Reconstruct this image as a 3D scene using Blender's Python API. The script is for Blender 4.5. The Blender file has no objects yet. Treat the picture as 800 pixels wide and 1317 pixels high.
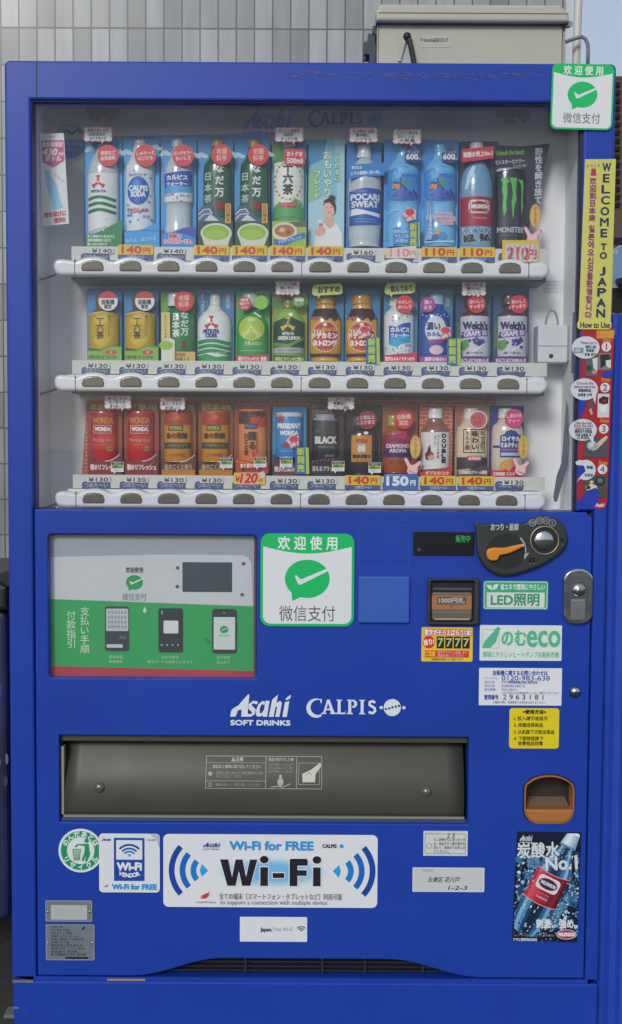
import bpy, math, random
from mathutils import Vector, Matrix
from mathutils.geometry import tessellate_polygon
random.seed(11)
rad = math.radians
scn = bpy.context.scene
COL = scn.collection

# ------------------------------------------------------------------ camera
F, D, CZ = 1517.0, 2.2, 1.1245          # focal length in photo pixels, distance, height
PITCH, ROLL = rad(3.2), rad(0.33)
R = Matrix.Rotation(rad(90) - PITCH, 3, 'X') @ Matrix.Rotation(ROLL, 3, 'Z')
CAM = Vector((0, -D, CZ))
cd = bpy.data.cameras.new('camera'); cam = bpy.data.objects.new('camera', cd); COL.objects.link(cam)
cd.sensor_fit = 'VERTICAL'; cd.sensor_height = 24; cd.lens = F / 1317 * 24
cd.clip_start = .05; cd.clip_end = 2000
cam.matrix_world = Matrix.Translation(CAM) @ R.to_4x4()
scn.camera = cam

# ------------------------------------------------------------------ sky, sun, exposure
SUN_EL, SUN_AZ = rad(26), rad(200)      # azimuth the light comes from, clockwise from +Y
w = bpy.data.worlds.new('World'); scn.world = w; w.use_nodes = True
wn, wl = w.node_tree.nodes, w.node_tree.links
bg = wn['Background']
sky = wn.new('ShaderNodeTexSky'); sky.sky_type = 'NISHITA'; sky.sun_disc = False
sky.sun_elevation = SUN_EL; sky.sun_rotation = SUN_AZ; sky.air_density = 1.0; sky.dust_density = 0.8
tc = wn.new('ShaderNodeTexCoord'); cn = wn.new('ShaderNodeTexNoise'); cn.inputs['Scale'].default_value = 1.6
cn.inputs['Detail'].default_value = 4; cn.inputs['Roughness'].default_value = .55
cr = wn.new('ShaderNodeValToRGB'); cr.color_ramp.elements[0].position = .25; cr.color_ramp.elements[1].position = .75
mx = wn.new('ShaderNodeMix'); mx.data_type = 'RGBA'
wl.new(tc.outputs['Generated'], cn.inputs['Vector']); wl.new(cn.outputs['Fac'], cr.inputs['Fac'])
mul = wn.new('ShaderNodeMath'); mul.operation = 'MULTIPLY_ADD'; mul.inputs[1].default_value = .3; mul.inputs[2].default_value = .45
wl.new(cr.outputs['Color'], mul.inputs[0]); wl.new(mul.outputs[0], mx.inputs['Factor'])
wl.new(sky.outputs['Color'], mx.inputs['A']); mx.inputs['B'].default_value = (4.6, 5.1, 5.8, 1)
wl.new(mx.outputs['Result'], bg.inputs['Color'])
bg.inputs['Strength'].default_value = 0.105
ld = bpy.data.lights.new('sun', 'SUN'); ld.energy = 1.5; ld.angle = rad(14); ld.color = (1, .975, .94)
sun = bpy.data.objects.new('sun', ld); COL.objects.link(sun)
sdir = Vector((math.sin(SUN_AZ) * math.cos(SUN_EL), math.cos(SUN_AZ) * math.cos(SUN_EL), math.sin(SUN_EL)))
sun.rotation_euler = sdir.to_track_quat('Z', 'Y').to_euler(); sun.location = (0, -3, 6)
vs = scn.view_settings
vs.view_transform = 'Standard'; vs.look = 'None'; vs.exposure = 0.14; vs.gamma = 1; vs.use_curve_mapping = False
scn.cycles.max_bounces = 10; scn.cycles.transparent_max_bounces = 12
scn.cycles.use_denoising = True

# ------------------------------------------------------------------ pixel <-> plane helpers
def P(u, v, Y=0.0):
    d = R @ Vector(((u - 400) / F, -(v - 658.5) / F, -1))
    return CAM + d * ((Y + D) / d.y)
class Frame:
    """a straight frame on the plane y = Y, measured in photo pixels at its own centre"""
    def __init__(s, uc, vc, Y, rot=0):
        s.u, s.v, s.Y = uc, vc, Y
        s.o = P(uc, vc, Y); s.s = (P(uc + 1, vc, Y) - P(uc - 1, vc, Y)).x / 2
        s.c, s.n = math.cos(rad(rot)), math.sin(rad(rot))
    def xz(s, u, v):
        a, b = (u - s.u) * s.s, -(v - s.v) * s.s
        return (s.o.x + a * s.c - b * s.n, s.o.z + a * s.n + b * s.c)
    def w(s, u, v, dy=0.0):
        x, z = s.xz(u, v)
        return (x, s.Y + dy, z)

# ------------------------------------------------------------------ materials
def lin(h):
    h = h.lstrip('#'); c = [int(h[i:i + 2], 16) / 255 for i in (0, 2, 4)]
    return tuple(x / 12.92 if x <= .04045 else ((x + .055) / 1.055) ** 2.4 for x in c) + (1,)
MATS = {}
def bsdf(m): return m.node_tree.nodes['Principled BSDF']
def mat(name, col, rough=.5, metal=0.0, spec=.5, coat=0.0, alpha=1.0, bump=0.0, bscale=200, vary=0.0, vscale=6, trans=0.0):
    if name in MATS: return MATS[name]
    m = bpy.data.materials.new(name); m.use_nodes = True; b = bsdf(m); nt = m.node_tree
    c = lin(col) if isinstance(col, str) else tuple(col) + (1,)
    b.inputs['Base Color'].default_value = c; b.inputs['Roughness'].default_value = rough
    b.inputs['Metallic'].default_value = metal; b.inputs['Specular IOR Level'].default_value = spec
    b.inputs['Coat Weight'].default_value = coat; b.inputs['Coat Roughness'].default_value = .12
    b.inputs['Alpha'].default_value = alpha
    b.inputs['Transmission Weight'].default_value = trans
    if vary or bump:
        g = nt.nodes.new('ShaderNodeNewGeometry'); n = nt.nodes.new('ShaderNodeTexNoise')
        n.inputs['Scale'].default_value = vscale; n.inputs['Detail'].default_value = 5
        nt.links.new(g.outputs['Position'], n.inputs['Vector'])
        if vary:
            h = nt.nodes.new('ShaderNodeMix'); h.data_type = 'RGBA'
            h.inputs['A'].default_value = tuple(x * (1 - vary) for x in c[:3]) + (1,)
            h.inputs['B'].default_value = tuple(min(1, x * (1 + vary)) for x in c[:3]) + (1,)
            nt.links.new(n.outputs['Fac'], h.inputs['Factor']); nt.links.new(h.outputs['Result'], b.inputs['Base Color'])
            r = nt.nodes.new('ShaderNodeMapRange'); r.inputs['To Min'].default_value = max(.02, rough - .08); r.inputs['To Max'].default_value = rough + .1
            nt.links.new(n.outputs['Fac'], r.inputs['Value']); nt.links.new(r.outputs['Result'], b.inputs['Roughness'])
        if bump:
            n2 = nt.nodes.new('ShaderNodeTexNoise'); n2.inputs['Scale'].default_value = bscale; n2.inputs['Detail'].default_value = 3
            nt.links.new(g.outputs['Position'], n2.inputs['Vector'])
            bp = nt.nodes.new('ShaderNodeBump'); bp.inputs['Strength'].default_value = bump; bp.inputs['Distance'].default_value = .002
            nt.links.new(n2.outputs['Fac'], bp.inputs['Height']); nt.links.new(bp.outputs['Normal'], b.inputs['Normal'])
    MATS[name] = m
    return m
def ink(h):
    return mat('ink_' + h.lstrip('#'), h, rough=.42, spec=.4)

# ------------------------------------------------------------------ objects
def thing(name, label, cat, loc, group=None):
    o = bpy.data.objects.new(name, None); COL.objects.link(o); o.location = loc; o.empty_display_size = .05
    o['label'] = label; o['category'] = cat
    if group: o['group'] = group
    return o
def tag(o, label=None, cat=None, group=None, kind=None):
    for k, v in (('label', label), ('category', cat), ('group', group), ('kind', kind)):
        if v: o[k] = v
    return o
ORG = {}
def origin(o):
    if o is None: return Vector((0, 0, 0))
    return ORG.get(o.name) or (origin(o.parent) + o.location if o.parent else Vector(o.location))
def link(name, me, parent=None, label=None, smooth=False):
    """mesh data in world coordinates -> object whose origin is at its parent's"""
    o = bpy.data.objects.new(name, me); COL.objects.link(o)
    if parent is not None:
        me.transform(Matrix.Translation(-origin(parent))); o.parent = parent
    if label: o['label'] = label
    if smooth:
        for p in me.polygons: p.use_smooth = True
    return o
def mesh(verts, faces, mats, mi=None):
    me = bpy.data.meshes.new('m'); me.from_pydata([tuple(v) for v in verts], [], faces)
    for m in mats: me.materials.append(m)
    if mi: me.polygons.foreach_set('material_index', mi)
    me.update(); return me
def copy_tree(o, d, parent=None):
    c = o.copy(); COL.objects.link(c)
    if parent is None: c.location = o.location + d
    else: c.parent = parent
    for ch in list(o.children): copy_tree(ch, d, c)
    return c

class MB:
    """collects boxes, tubes and loose polygons into one mesh"""
    def __init__(s): s.v, s.f, s.m, s.mats = [], [], [], []
    def mi(s, m):
        if m not in s.mats: s.mats.append(m)
        return s.mats.index(m)
    def add(s, vs, fs, m):
        k = len(s.v); i = s.mi(m); s.v += [tuple(x) for x in vs]
        s.f += [tuple(k + j for j in f) for f in fs]; s.m += [i] * len(fs); return s
    def box(s, x0, x1, y0, y1, z0, z1, m):
        vs = [(x, y, z) for x in (x0, x1) for y in (y0, y1) for z in (z0, z1)]
        return s.add(vs, [(0, 1, 3, 2), (4, 6, 7, 5), (0, 4, 5, 1), (2, 3, 7, 6), (0, 2, 6, 4), (1, 5, 7, 3)], m)
    def tube(s, pts, r, m, n=10, r1=None):
        pts = [Vector(p) for p in pts]; vs = []; fs = []
        for i, p in enumerate(pts):
            d = (pts[min(i + 1, len(pts) - 1)] - pts[max(i - 1, 0)]).normalized()
            a = d.cross(Vector((0, 1, 0)) if abs(d.y) < .9 else Vector((1, 0, 0))).normalized(); b = d.cross(a)
            rr = r if r1 is None else r + (r1 - r) * i / (len(pts) - 1)
            vs += [p + rr * (math.cos(t) * a + math.sin(t) * b) for t in (2 * math.pi * k / n for k in range(n))]
        for i in range(len(pts) - 1):
            fs += [(i * n + k, i * n + (k + 1) % n, (i + 1) * n + (k + 1) % n, (i + 1) * n + k) for k in range(n)]
        fs += [tuple(range(n)), tuple((len(pts) - 1) * n + k for k in range(n))]
        return s.add(vs, fs, m)
    def dome(s, c, rx, ry, rz, m, ax='y', n=16, k=6, sgn=-1):
        """half ellipsoid bulging along -y (ax='y') or up (ax='z')"""
        vs = []; fs = []
        for i in range(k):
            t = math.pi / 2 * i / k
            for j in range(n):
                a = 2 * math.pi * j / n
                p, q, h = math.cos(a) * math.cos(t), math.sin(a) * math.cos(t), math.sin(t)
                vs.append((c[0] + rx * p, c[1] + sgn * ry * h, c[2] + rz * q) if ax == 'y' else (c[0] + rx * p, c[1] + ry * q, c[2] + rz * h))
        vs.append((c[0], c[1] + sgn * ry, c[2]) if ax == 'y' else (c[0], c[1], c[2] + rz))
        for i in range(k - 1):
            fs += [(i * n + j, i * n + (j + 1) % n, (i + 1) * n + (j + 1) % n, (i + 1) * n + j) for j in range(n)]
        fs += [((k - 1) * n + j, (k - 1) * n + (j + 1) % n, k * n) for j in range(n)]
        fs.append(tuple(range(n)))
        return s.add(vs, fs, m)
    def done(s, name, parent=None, label=None, smooth=False):
        return link(name, mesh(s.v, s.f, s.mats, s.m), parent, label, smooth)

def rr(x0, z0, x1, z1, r, n=5):
    """rounded rectangle outline"""
    r = min(r, abs(x1 - x0) / 2, abs(z1 - z0) / 2); x0, x1 = sorted((x0, x1)); z0, z1 = sorted((z0, z1))
    if r <= 0: return [(x0, z0), (x1, z0), (x1, z1), (x0, z1)]
    out = []
    for cx, cz, a0 in ((x1 - r, z0 + r, -90), (x1 - r, z1 - r, 0), (x0 + r, z1 - r, 90), (x0 + r, z0 + r, 180)):
        out += [(cx + r * math.cos(rad(a0 + 90 * k / n)), cz + r * math.sin(rad(a0 + 90 * k / n))) for k in range(n + 1)]
    return out
def ell(cx, cz, a, b, n=28, a0=0, a1=360):
    full = abs(a1 - a0) >= 360
    return [(cx + a * math.cos(rad(a0 + (a1 - a0) * k / n)), cz + b * math.sin(rad(a0 + (a1 - a0) * k / n))) for k in range(n if full else n + 1)]
def plate(name, outlines, y0, thick, bev, m, parent=None, label=None, res=2, smooth=False):
    """flat plate with holes and rounded edges in the XZ plane; its front is at y0"""
    c = bpy.data.curves.new('c', 'CURVE'); c.dimensions = '2D'; c.fill_mode = 'BOTH'
    bev = min(bev, thick / 2 * .98)
    c.extrude = thick / 2 - bev; c.bevel_depth = bev; c.offset = -bev; c.bevel_resolution = res
    for q in outlines:
        sp = c.splines.new('POLY'); sp.points.add(len(q) - 1); sp.use_cyclic_u = True
        for p, (a, b) in zip(sp.points, q): p.co = (a, b, 0, 1)
    t = bpy.data.objects.new('t', c); src = t.to_mesh()
    vs = [(v.co.x, y0 + thick / 2 - v.co.z, v.co.y) for v in src.vertices]
    fs = [tuple(p.vertices) for p in src.polygons]
    t.to_mesh_clear(); bpy.data.objects.remove(t); bpy.data.curves.remove(c)
    return link(name, mesh(vs, fs, [m]), parent, label, smooth)
def smooth(pts, n=4):
    """closed outline through pts, rounded"""
    out = []; L = len(pts)
    for i in range(L):
        a, b, c, d = (pts[(i + q) % L] for q in (-1, 0, 1, 2))
        for k in range(n):
            t = k / n; out.append(tuple(.5 * (2 * b[j] + (c[j] - a[j]) * t + (2 * a[j] - 5 * b[j] + 4 * c[j] - d[j]) * t * t + (3 * b[j] - a[j] - 3 * c[j] + d[j]) * t ** 3) for j in (0, 1)))
    return out
def fpts(fr, pts): return [fr.xz(*p) for p in pts]

# ------------------------------------------------------------------ printing: flat or wrapped graphics in photo pixels
TXT = {}
def glyphs(t):
    if t not in TXT:
        c = bpy.data.curves.new('t', 'FONT'); c.body = t; c.size = 1; c.resolution_u = 3
        o = bpy.data.objects.new('t', c); me = o.to_mesh()
        vs = [(v.co.x, v.co.y) for v in me.vertices]; fs = [tuple(p.vertices) for p in me.polygons]
        o.to_mesh_clear(); bpy.data.objects.remove(o); bpy.data.curves.remove(c)
        if not vs: vs = [(0, 0)]
        xs = [a for a, _ in vs]; ys = [b for _, b in vs]
        TXT[t] = (vs, fs, min(xs), max(xs), min(ys), max(ys))
    return TXT[t]
def cjk(t): return any(ord(ch) > 0x2e80 for ch in t)
EPS = .00004
class Ink:
    def __init__(s, fr, surf=None, step=4.0, eps=None):
        s.eps = eps or EPS
        s.fr, s.surf, s.step = fr, surf, step
        s.v, s.f, s.m, s.mats, s.layer = [], [], [], [], 0
    def mi(s, col):
        m = ink(col) if isinstance(col, str) else col
        if m not in s.mats: s.mats.append(m)
        return s.mats.index(m)
    def put(s, pts, faces, col, bump=True, sub=0.0):
        if bump: s.layer += 1
        i = s.mi(col)
        if s.surf:
            pts = list(pts); out = []; stack = list(faces)
            while stack:
                f = stack.pop()
                if len(f) > 3:
                    stack += [(f[0], f[k], f[k + 1]) for k in range(1, len(f) - 1)]; continue
                e = max(range(3), key=lambda k: abs(pts[f[k]][0] - pts[f[(k + 1) % 3]][0]) + .25 * abs(pts[f[k]][1] - pts[f[(k + 1) % 3]][1]))
                a, b, c = f[e], f[(e + 1) % 3], f[(e + 2) % 3]
                if abs(pts[a][0] - pts[b][0]) + .25 * abs(pts[a][1] - pts[b][1]) > s.step:
                    pts.append(((pts[a][0] + pts[b][0]) / 2, (pts[a][1] + pts[b][1]) / 2)); k = len(pts) - 1
                    stack += [(a, k, c), (k, b, c)]
                else: out.append(f)
            faces = out
        k = len(s.v); dy = -s.layer * s.eps - sub
        for (u, v) in pts: s.v.append(s.fr.w(u, v, dy + (s.surf(u, v) - .0007 if s.surf else 0)))
        s.f += [tuple(k + j for j in f) for f in faces]; s.m += [i] * len(faces)
        return s
    def poly(s, pts, col, bump=True):
        tri = tessellate_polygon([[Vector((a, b, 0)) for a, b in pts]])
        return s.put(pts, [tuple(t) for t in tri], col, bump)
    def slab(s, pts, t, col):
        """the card or board itself: front face and side walls of thickness t"""
        s.layer = 0; s.poly(pts, col); k = len(s.v); n = len(pts); i = s.mi(col)
        s.v += [s.fr.w(u, v, -EPS) for u, v in pts] + [s.fr.w(u, v, t) for u, v in pts]
        s.f += [(k + j, k + (j + 1) % n, k + n + (j + 1) % n, k + n + j) for j in range(n)] + [tuple(k + n + j for j in range(n))]
        s.m += [i] * (n + 1); return s
    def rect(s, u0, v0, u1, v1, col, r=0): return s.poly(rr(u0, v0, u1, v1, r, 4), col)
    def oval(s, u, v, a, b, col, n=28): return s.poly(ell(u, v, a, b, n), col)
    def ring(s, u, v, a, b, t, col, a0=0, a1=360, n=32):
        o, q = [(ell(u, v, x, y, n, a0, a1)) for x, y in ((a, b), (a - t, b - t))]
        k = len(o); full = abs(a1 - a0) >= 360
        return s.put(o + q, [(j, (j + 1) % k, k + (j + 1) % k, k + j) for j in range(k if full else k - 1)], col)
    def line(s, pts, wd, col):
        s.layer += 1
        for i_, ((a, b), (c, d)) in enumerate(zip(pts, pts[1:])):
            L = math.hypot(c - a, d - b) or 1; nx, ny = -(d - b) / L * wd / 2, (c - a) / L * wd / 2
            s.put([(a + nx, b + ny), (c + nx, d + ny), (c - nx, d - ny), (a - nx, b - ny)], [(0, 1, 2, 3)], col, False, sub=s.eps * .04 * (i_ % 10))
        for i_, (a, b) in enumerate(pts[1:-1]): s.put(ell(a, b, wd / 2, wd / 2, 8), [tuple(range(8))], col, False, sub=s.eps * (.5 + .04 * (i_ % 10)))
        return s
    def frame(s, u0, v0, u1, v1, t, col, r=0):
        o, q = rr(u0, v0, u1, v1, r, 4), rr(u0 + t, v0 + t, u1 - t, v1 - t, max(0, r - t), 4)
        if len(o) != len(q): q = rr(u0 + t, v0 + t, u1 - t, v1 - t, .01, 4)
        k = len(o); return s.put(o + q, [(j, (j + 1) % k, k + (j + 1) % k, k + j) for j in range(k)], col)
    def text(s, t, u, v, h, col, w=None, b=0.0, rot=0.0, sh=0.0, out=None, ow=.8, al='c', arc=None):
        """one line centred on (u, v): h = letter height, w = width to fit, b = extra boldness, all in photo pixels"""
        vs, fs, x0, x1, y0, y1 = glyphs(t)
        if not fs: return s
        if cjk(t): k = h / .88; yc = .36
        elif any(ch.isalpha() and ch in 'gjpqy' for ch in t) and t != t.upper(): k = h / .7; yc = .33
        else: k = h / max(.2, y1 - y0); yc = (y0 + y1) / 2
        if max(y1 - y0, .01) < .2: k = h / .7; yc = .36 if cjk(t) else yc
        kx = k if w is None else w / max(.05, x1 - x0)
        xc = (x0 + x1) / 2 if al == 'c' else x0 if al == 'l' else x1
        ca, sa = math.cos(rad(rot)), math.sin(rad(rot)); base = []
        for (x, y) in vs:
            a, q = (x - xc) * kx + sh * (y - yc) * k, -(y - yc) * k
            base.append((u + a * ca + q * sa, v - a * sa + q * ca))
        def copies(d, col, n):
            n = n if d < 1.5 else 16
            for j in range(n):
                du, dv = d * math.cos(2 * math.pi * j / n + .4), d * math.sin(2 * math.pi * j / n + .4)
                s.put([(a + du, q + dv) for a, q in base], fs, col, False, sub=j / n * EPS * .85)
        s.layer += 1
        if out: copies(ow + b, out, 8); s.layer += 1
        if b > 0: copies(b, col, 6); s.layer += 1
        s.put(base, fs, col, False); return s
    def column(s, t, u, v0, h, col, pitch=None, b=0.0, out=None, ow=.8, w=None):
        """letters one under another, the first centred on v0"""
        for k, ch in enumerate(t):
            if ch == ' ': continue
            s.text(ch, u, v0 + k * (pitch or h), h, col, b=b, out=out, ow=ow, rot=90 if ch in 'ー〜' else 0, w=w if ch not in 'ーI1' else None)
        return s
    def done(s, name, parent=None, label=None):
        return link(name, mesh(s.v, s.f, s.mats, s.m), parent, label)

def maker_mark(k, u0, v0, u1, v1, col, sub=True):
    """slanted brewery lettering with the small line below it"""
    def q(x, y): return (u0 + (x - 52) / 246 * (u1 - u0), v0 + (y - 42) / 93 * (v1 - v0))
    g = (u1 - u0) / 246
    for pts in ([(52, 135), (57, 108), (74, 94), (84, 90), (124, 42), (130, 42), (122, 135), (97, 135), (99, 106), (84, 108), (74, 135)],
                [(166, 75), (158, 84), (144, 78), (138, 86), (156, 104), (152, 124), (136, 135), (114, 135), (120, 122), (136, 125), (142, 117), (126, 101), (128, 82), (144, 69), (158, 69)],
                [(212, 68), (202, 135), (184, 135), (186, 128), (172, 135), (158, 131), (156, 112), (166, 84), (184, 68), (196, 74), (194, 86), (180, 82), (172, 100), (172, 120), (180, 120), (190, 104), (195, 68)],
                [(246, 42), (240, 78), (254, 68), (262, 76), (252, 135), (235, 135), (243, 92), (236, 94), (228, 135), (209, 135), (222, 64)],
                [(292, 68), (282, 135), (264, 135), (274, 74)], [(298, 42), (296, 58), (277, 66), (279, 56)]):
        k.poly([q(*p) for p in pts], col)
    if sub: k.text('SOFT DRINKS', (u0 + u1) / 2, v1 + 20 * g + (v1 - v0) * .05, 20 * g, col, w=(u1 - u0) * .98, b=1.6 * g)
def drink_mark(k, u0, v0, u1, v1, col, dot=None):
    """serif capitals with a large first letter and the dotted ball"""
    def q(x, y): return (u0 + (x - 368) / 400 * (u1 - u0), v0 + (y - 62) / 76 * (v1 - v0))
    g = (u1 - u0) / 400
    o = ell(408, 100, 40, 38, 24, -52, -305); i = ell(415, 97, 30, 30, 24, -305, -60)
    k.poly([q(*p) for p in o + [(428, 130)] + i], col); k.poly([q(*p) for p in ((424, 64), (430, 64), (430, 82), (424, 76))], col)
    def bar(*p): k.poly([q(*x) for x in p], col)
    bar((452, 66), (462, 66), (484, 122), (469, 122)); bar((452, 66), (457, 78), (443, 122), (435, 122)); bar((447, 102), (470, 102), (472, 108), (445, 108))
    bar((429, 118), (449, 118), (449, 123), (429, 123)); bar((465, 118), (488, 118), (488, 123), (465, 123))
    bar((495, 68), (507, 68), (507, 122), (495, 122)); bar((490, 66), (513, 66), (513, 70), (490, 70)); bar((490, 117), (524, 117), (528, 104), (525, 123), (490, 123))
    bar((538, 68), (550, 68), (550, 122), (538, 122)); bar((532, 66), (556, 66), (556, 70), (532, 70)); bar((532, 118), (556, 118), (556, 123), (532, 123))
    k.poly([q(*p) for p in ell(555, 82, 19, 16, 16, -90, 90) + ell(553, 82, 9, 10, 12, 90, -90)], col)
    bar((588, 68), (600, 68), (600, 122), (588, 122)); bar((582, 66), (606, 66), (606, 70), (582, 70)); bar((582, 118), (606, 118), (606, 123), (582, 123))
    k.line([q(*p) for p in ((646, 78), (638, 71), (625, 74), (624, 86), (644, 98), (647, 110), (637, 119), (620, 114))], 10 * g, col)
    c = dot or col
    k.oval(*q(716, 96), 35 * g, 35 * g * (1.0 if (v1 - v0) > 0 else 1), c); k.oval(*q(671, 96), 7 * g, 7 * g, c, 10); k.oval(*q(763, 96), 7 * g, 7 * g, c, 10)
    for x, y in ((690, 102), (703, 99), (716, 95), (730, 92), (743, 89)): k.oval(*q(x, y), 5 * g, 5 * g, '#10206a', 8)
def tick(k, u, v, a, green='#10bd66', white='#e4e8ea'):
    """green speech bubble with a white tick"""
    k.oval(u, v, a, a * .86, green, 36)
    k.poly([(u - a * .72, v + a * .5), (u - a * .2, v + a * .78), (u - a * .66, v + a * 1.0)], green)
    k.poly([(u - a * .56, v - a * .12), (u - a * .5, v - a * .17), (u - a * .28, v + a * .03), (u + a * .84, v - a * .45), (u + a * .93, v - a * .36), (u - a * .34, v + a * .28), (u - a * .42, v + a * .2)], white)
def waves(k, u0, v0, side, cols, r0, dr, t, half=42):
    for n, c in enumerate(cols):
        k.ring(u0, v0, r0 + n * dr, r0 + n * dr, t, c, side - half, side + half, 20)


# ================================================================== the setting
def grime(m, dark, scale=3.0, lo=.45, hi=.75, amount=.6):
    """irregular dirt over a material's base colour"""
    nt = m.node_tree; b = bsdf(m); g = nt.nodes.new('ShaderNodeNewGeometry'); n = nt.nodes.new('ShaderNodeTexNoise')
    n.inputs['Scale'].default_value = scale; n.inputs['Detail'].default_value = 8; n.inputs['Roughness'].default_value = .65
    r = nt.nodes.new('ShaderNodeMapRange'); r.inputs['From Min'].default_value = lo; r.inputs['From Max'].default_value = hi; r.inputs['To Max'].default_value = amount
    x = nt.nodes.new('ShaderNodeMix'); x.data_type = 'RGBA'; x.inputs['B'].default_value = lin(dark)
    old = b.inputs['Base Color'].links[0].from_socket if b.inputs['Base Color'].links else None
    if old: nt.links.new(old, x.inputs['A'])
    else: x.inputs['A'].default_value = b.inputs['Base Color'].default_value
    nt.links.new(g.outputs['Position'], n.inputs['Vector']); nt.links.new(n.outputs['Fac'], r.inputs['Value'])
    nt.links.new(r.outputs['Result'], x.inputs['Factor']); nt.links.new(x.outputs['Result'], b.inputs['Base Color'])
    return m
asphalt = mat('asphalt', (.055, .052, .048), .9, bump=.8, bscale=160, vary=.6, vscale=90)
b = MB(); b.add([(-300, -300, 0), (300, -300, 0), (300, 600, 0), (-300, 600, 0)], [(0, 1, 2, 3)], asphalt)
tag(b.done('ground'), 'dark rough asphalt under and around the blue vending machine', None, None, 'structure')

# tiled wall behind
WY = 1.05
tile = mat('wall_tile', '#a3a8a6', .3); nt = tile.node_tree
g = nt.nodes.new('ShaderNodeNewGeometry'); sp = nt.nodes.new('ShaderNodeSeparateXYZ'); cb = nt.nodes.new('ShaderNodeCombineXYZ')
bk = nt.nodes.new('ShaderNodeTexBrick'); bk.offset = 0; bk.squash = 1
zr = P(100, 36, WY).z; xr = P(71, 50, WY).x; TW = (P(94.3, 50, WY).x - xr) ; TH = P(20, 222, WY).z - P(20, 269, WY).z
ax = nt.nodes.new('ShaderNodeMath'); ax.operation = 'SUBTRACT'; ax.inputs[1].default_value = xr - 60 * TW
az = nt.nodes.new('ShaderNodeMath'); az.operation = 'SUBTRACT'; az.inputs[1].default_value = zr - 60 * TH
for k, v in (('Scale', 1.0), ('Mortar Size', .0019), ('Mortar Smooth', .2), ('Bias', 0.0), ('Brick Width', TW), ('Row Height', TH)): bk.inputs[k].default_value = v
bk.inputs['Color1'].default_value = lin('#7d8182'); bk.inputs['Color2'].default_value = lin('#a3a6a8'); bk.inputs['Mortar'].default_value = lin('#625c5c')
nt.links.new(g.outputs['Position'], sp.inputs[0]); nt.links.new(sp.outputs['X'], ax.inputs[0]); nt.links.new(sp.outputs['Z'], az.inputs[0])
nt.links.new(ax.outputs[0], cb.inputs[0]); nt.links.new(az.outputs[0], cb.inputs[1]); nt.links.new(cb.outputs[0], bk.inputs['Vector'])
wn_ = nt.nodes.new('ShaderNodeTexNoise'); wn_.inputs['Scale'].default_value = 9; wn_.inputs['Detail'].default_value = 6
mpp = nt.nodes.new('ShaderNodeMapping'); mpp.inputs['Scale'].default_value = (3, 3, .5)
nt.links.new(g.outputs['Position'], mpp.inputs[0]); nt.links.new(mpp.outputs[0], wn_.inputs['Vector'])
hm = nt.nodes.new('ShaderNodeMix'); hm.data_type = 'RGBA'; hm.blend_type = 'OVERLAY'; hm.inputs['Factor'].default_value = .35
nt.links.new(bk.outputs['Color'], hm.inputs['A']); nt.links.new(wn_.outputs['Fac'], hm.inputs['B']); nt.links.new(hm.outputs['Result'], bsdf(tile).inputs['Base Color'])
bp = nt.nodes.new('ShaderNodeBump'); bp.inputs['Strength'].default_value = .9; bp.inputs['Distance'].default_value = .004; bp.invert = True
nt.links.new(bk.outputs['Fac'], bp.inputs['Height']); nt.links.new(bp.outputs['Normal'], bsdf(tile).inputs['Normal'])
wx1 = P(733, 40, WY).x
root = thing('tiled_wall', 'grey building wall of tall stacked tiles behind the blue vending machine', 'wall', (0, WY, 0)); root['kind'] = 'thing'
b = MB(); b.box(-5, wx1 - .012, WY, WY + .3, 0, 6, tile); b.done('tile_cladding', root)
b = MB(); b.box(wx1 - .012, wx1, WY - .003, WY + .3, 0, 6, mat('trim_grey', '#c3c7ca', .5, vary=.1)); b.done('corner_trim', root)

# brown louvred building far right
LY = 5.0
brown = mat('brown_siding', '#7d6152', .7, vary=.2, vscale=3); dark = mat('dark_gap', (.012, .011, .012), .7)
lx0, lx1 = P(789, 180, LY).x, P(1100, 180, LY).x
root = thing('louvred_building', 'brown building with a column of dark louvre slots beside the yellow welcome strip', 'building', (lx0, LY, 0))
b = MB(); b.box(lx0, lx1, LY, LY + 3, 0, P(795, 98, LY).z, brown); b.done('wall', root)
for k in range(16):
    a, c = P(790, 107 + k * 10.3, LY), P(796.4, 112.5 + k * 10.3, LY)
    b = MB(); b.box(lx0 + .005, c.x, LY - .02, LY - .002, c.z, a.z, dark); b.done('louvre', root)

# parked van on the right, only a sliver of it shows past the machine
VY = 3.0
white = mat('car_white', '#d9dde2', .25, coat=.6); glassblue = mat('car_window', '#86b4e2', .12, spec=.8); rub = mat('black_rubber', (.015, .015, .017), .6)
x0, x1 = P(781, 340, VY).x, P(781, 340, VY).x + 1.7
zt, zb = P(790, 281, VY).z, .3
def prof(s): return [(x0 + s, zb), (x1 - s, zb), (x1 - s, .95), (x1 - s - .12, zt - .08), (x1 - s - .25, zt), (x0 + s + .22, zt), (x0 + s + .02, zt - .14), (x0 + s, .95)]
root = thing('parked_van', 'white van with a pale blue window parked to the right beyond the blue panel', 'van', ((x0 + x1) / 2, VY + 1.5, 0))
plate('body', [prof(0)], VY, 3.2, .05, white, root)
gz0, gz1 = P(790, 371, VY - .01).z, P(790, 315, VY - .01).z
plate('windscreen', [rr(x0 + .03, gz0, x1 - .1, gz1, .05)], VY - .012, .02, .004, glassblue, root)
b = MB(); b.box(x0 + .02, x1 - .08, VY - .022, VY - .002, gz1, gz1 + .03, rub); b.done('window_seal', root)
b = MB(); b.box(x0 + .02, x1 - .02, VY - .03, VY - .002, P(790, 402, VY).z, gz0, rub); b.tube([(x0 + .02, VY - .1, gz0 + .01), (x0 + .2, VY - .1, gz0 + .05)], .02, rub); b.done('wiper_cowl', root)
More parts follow.
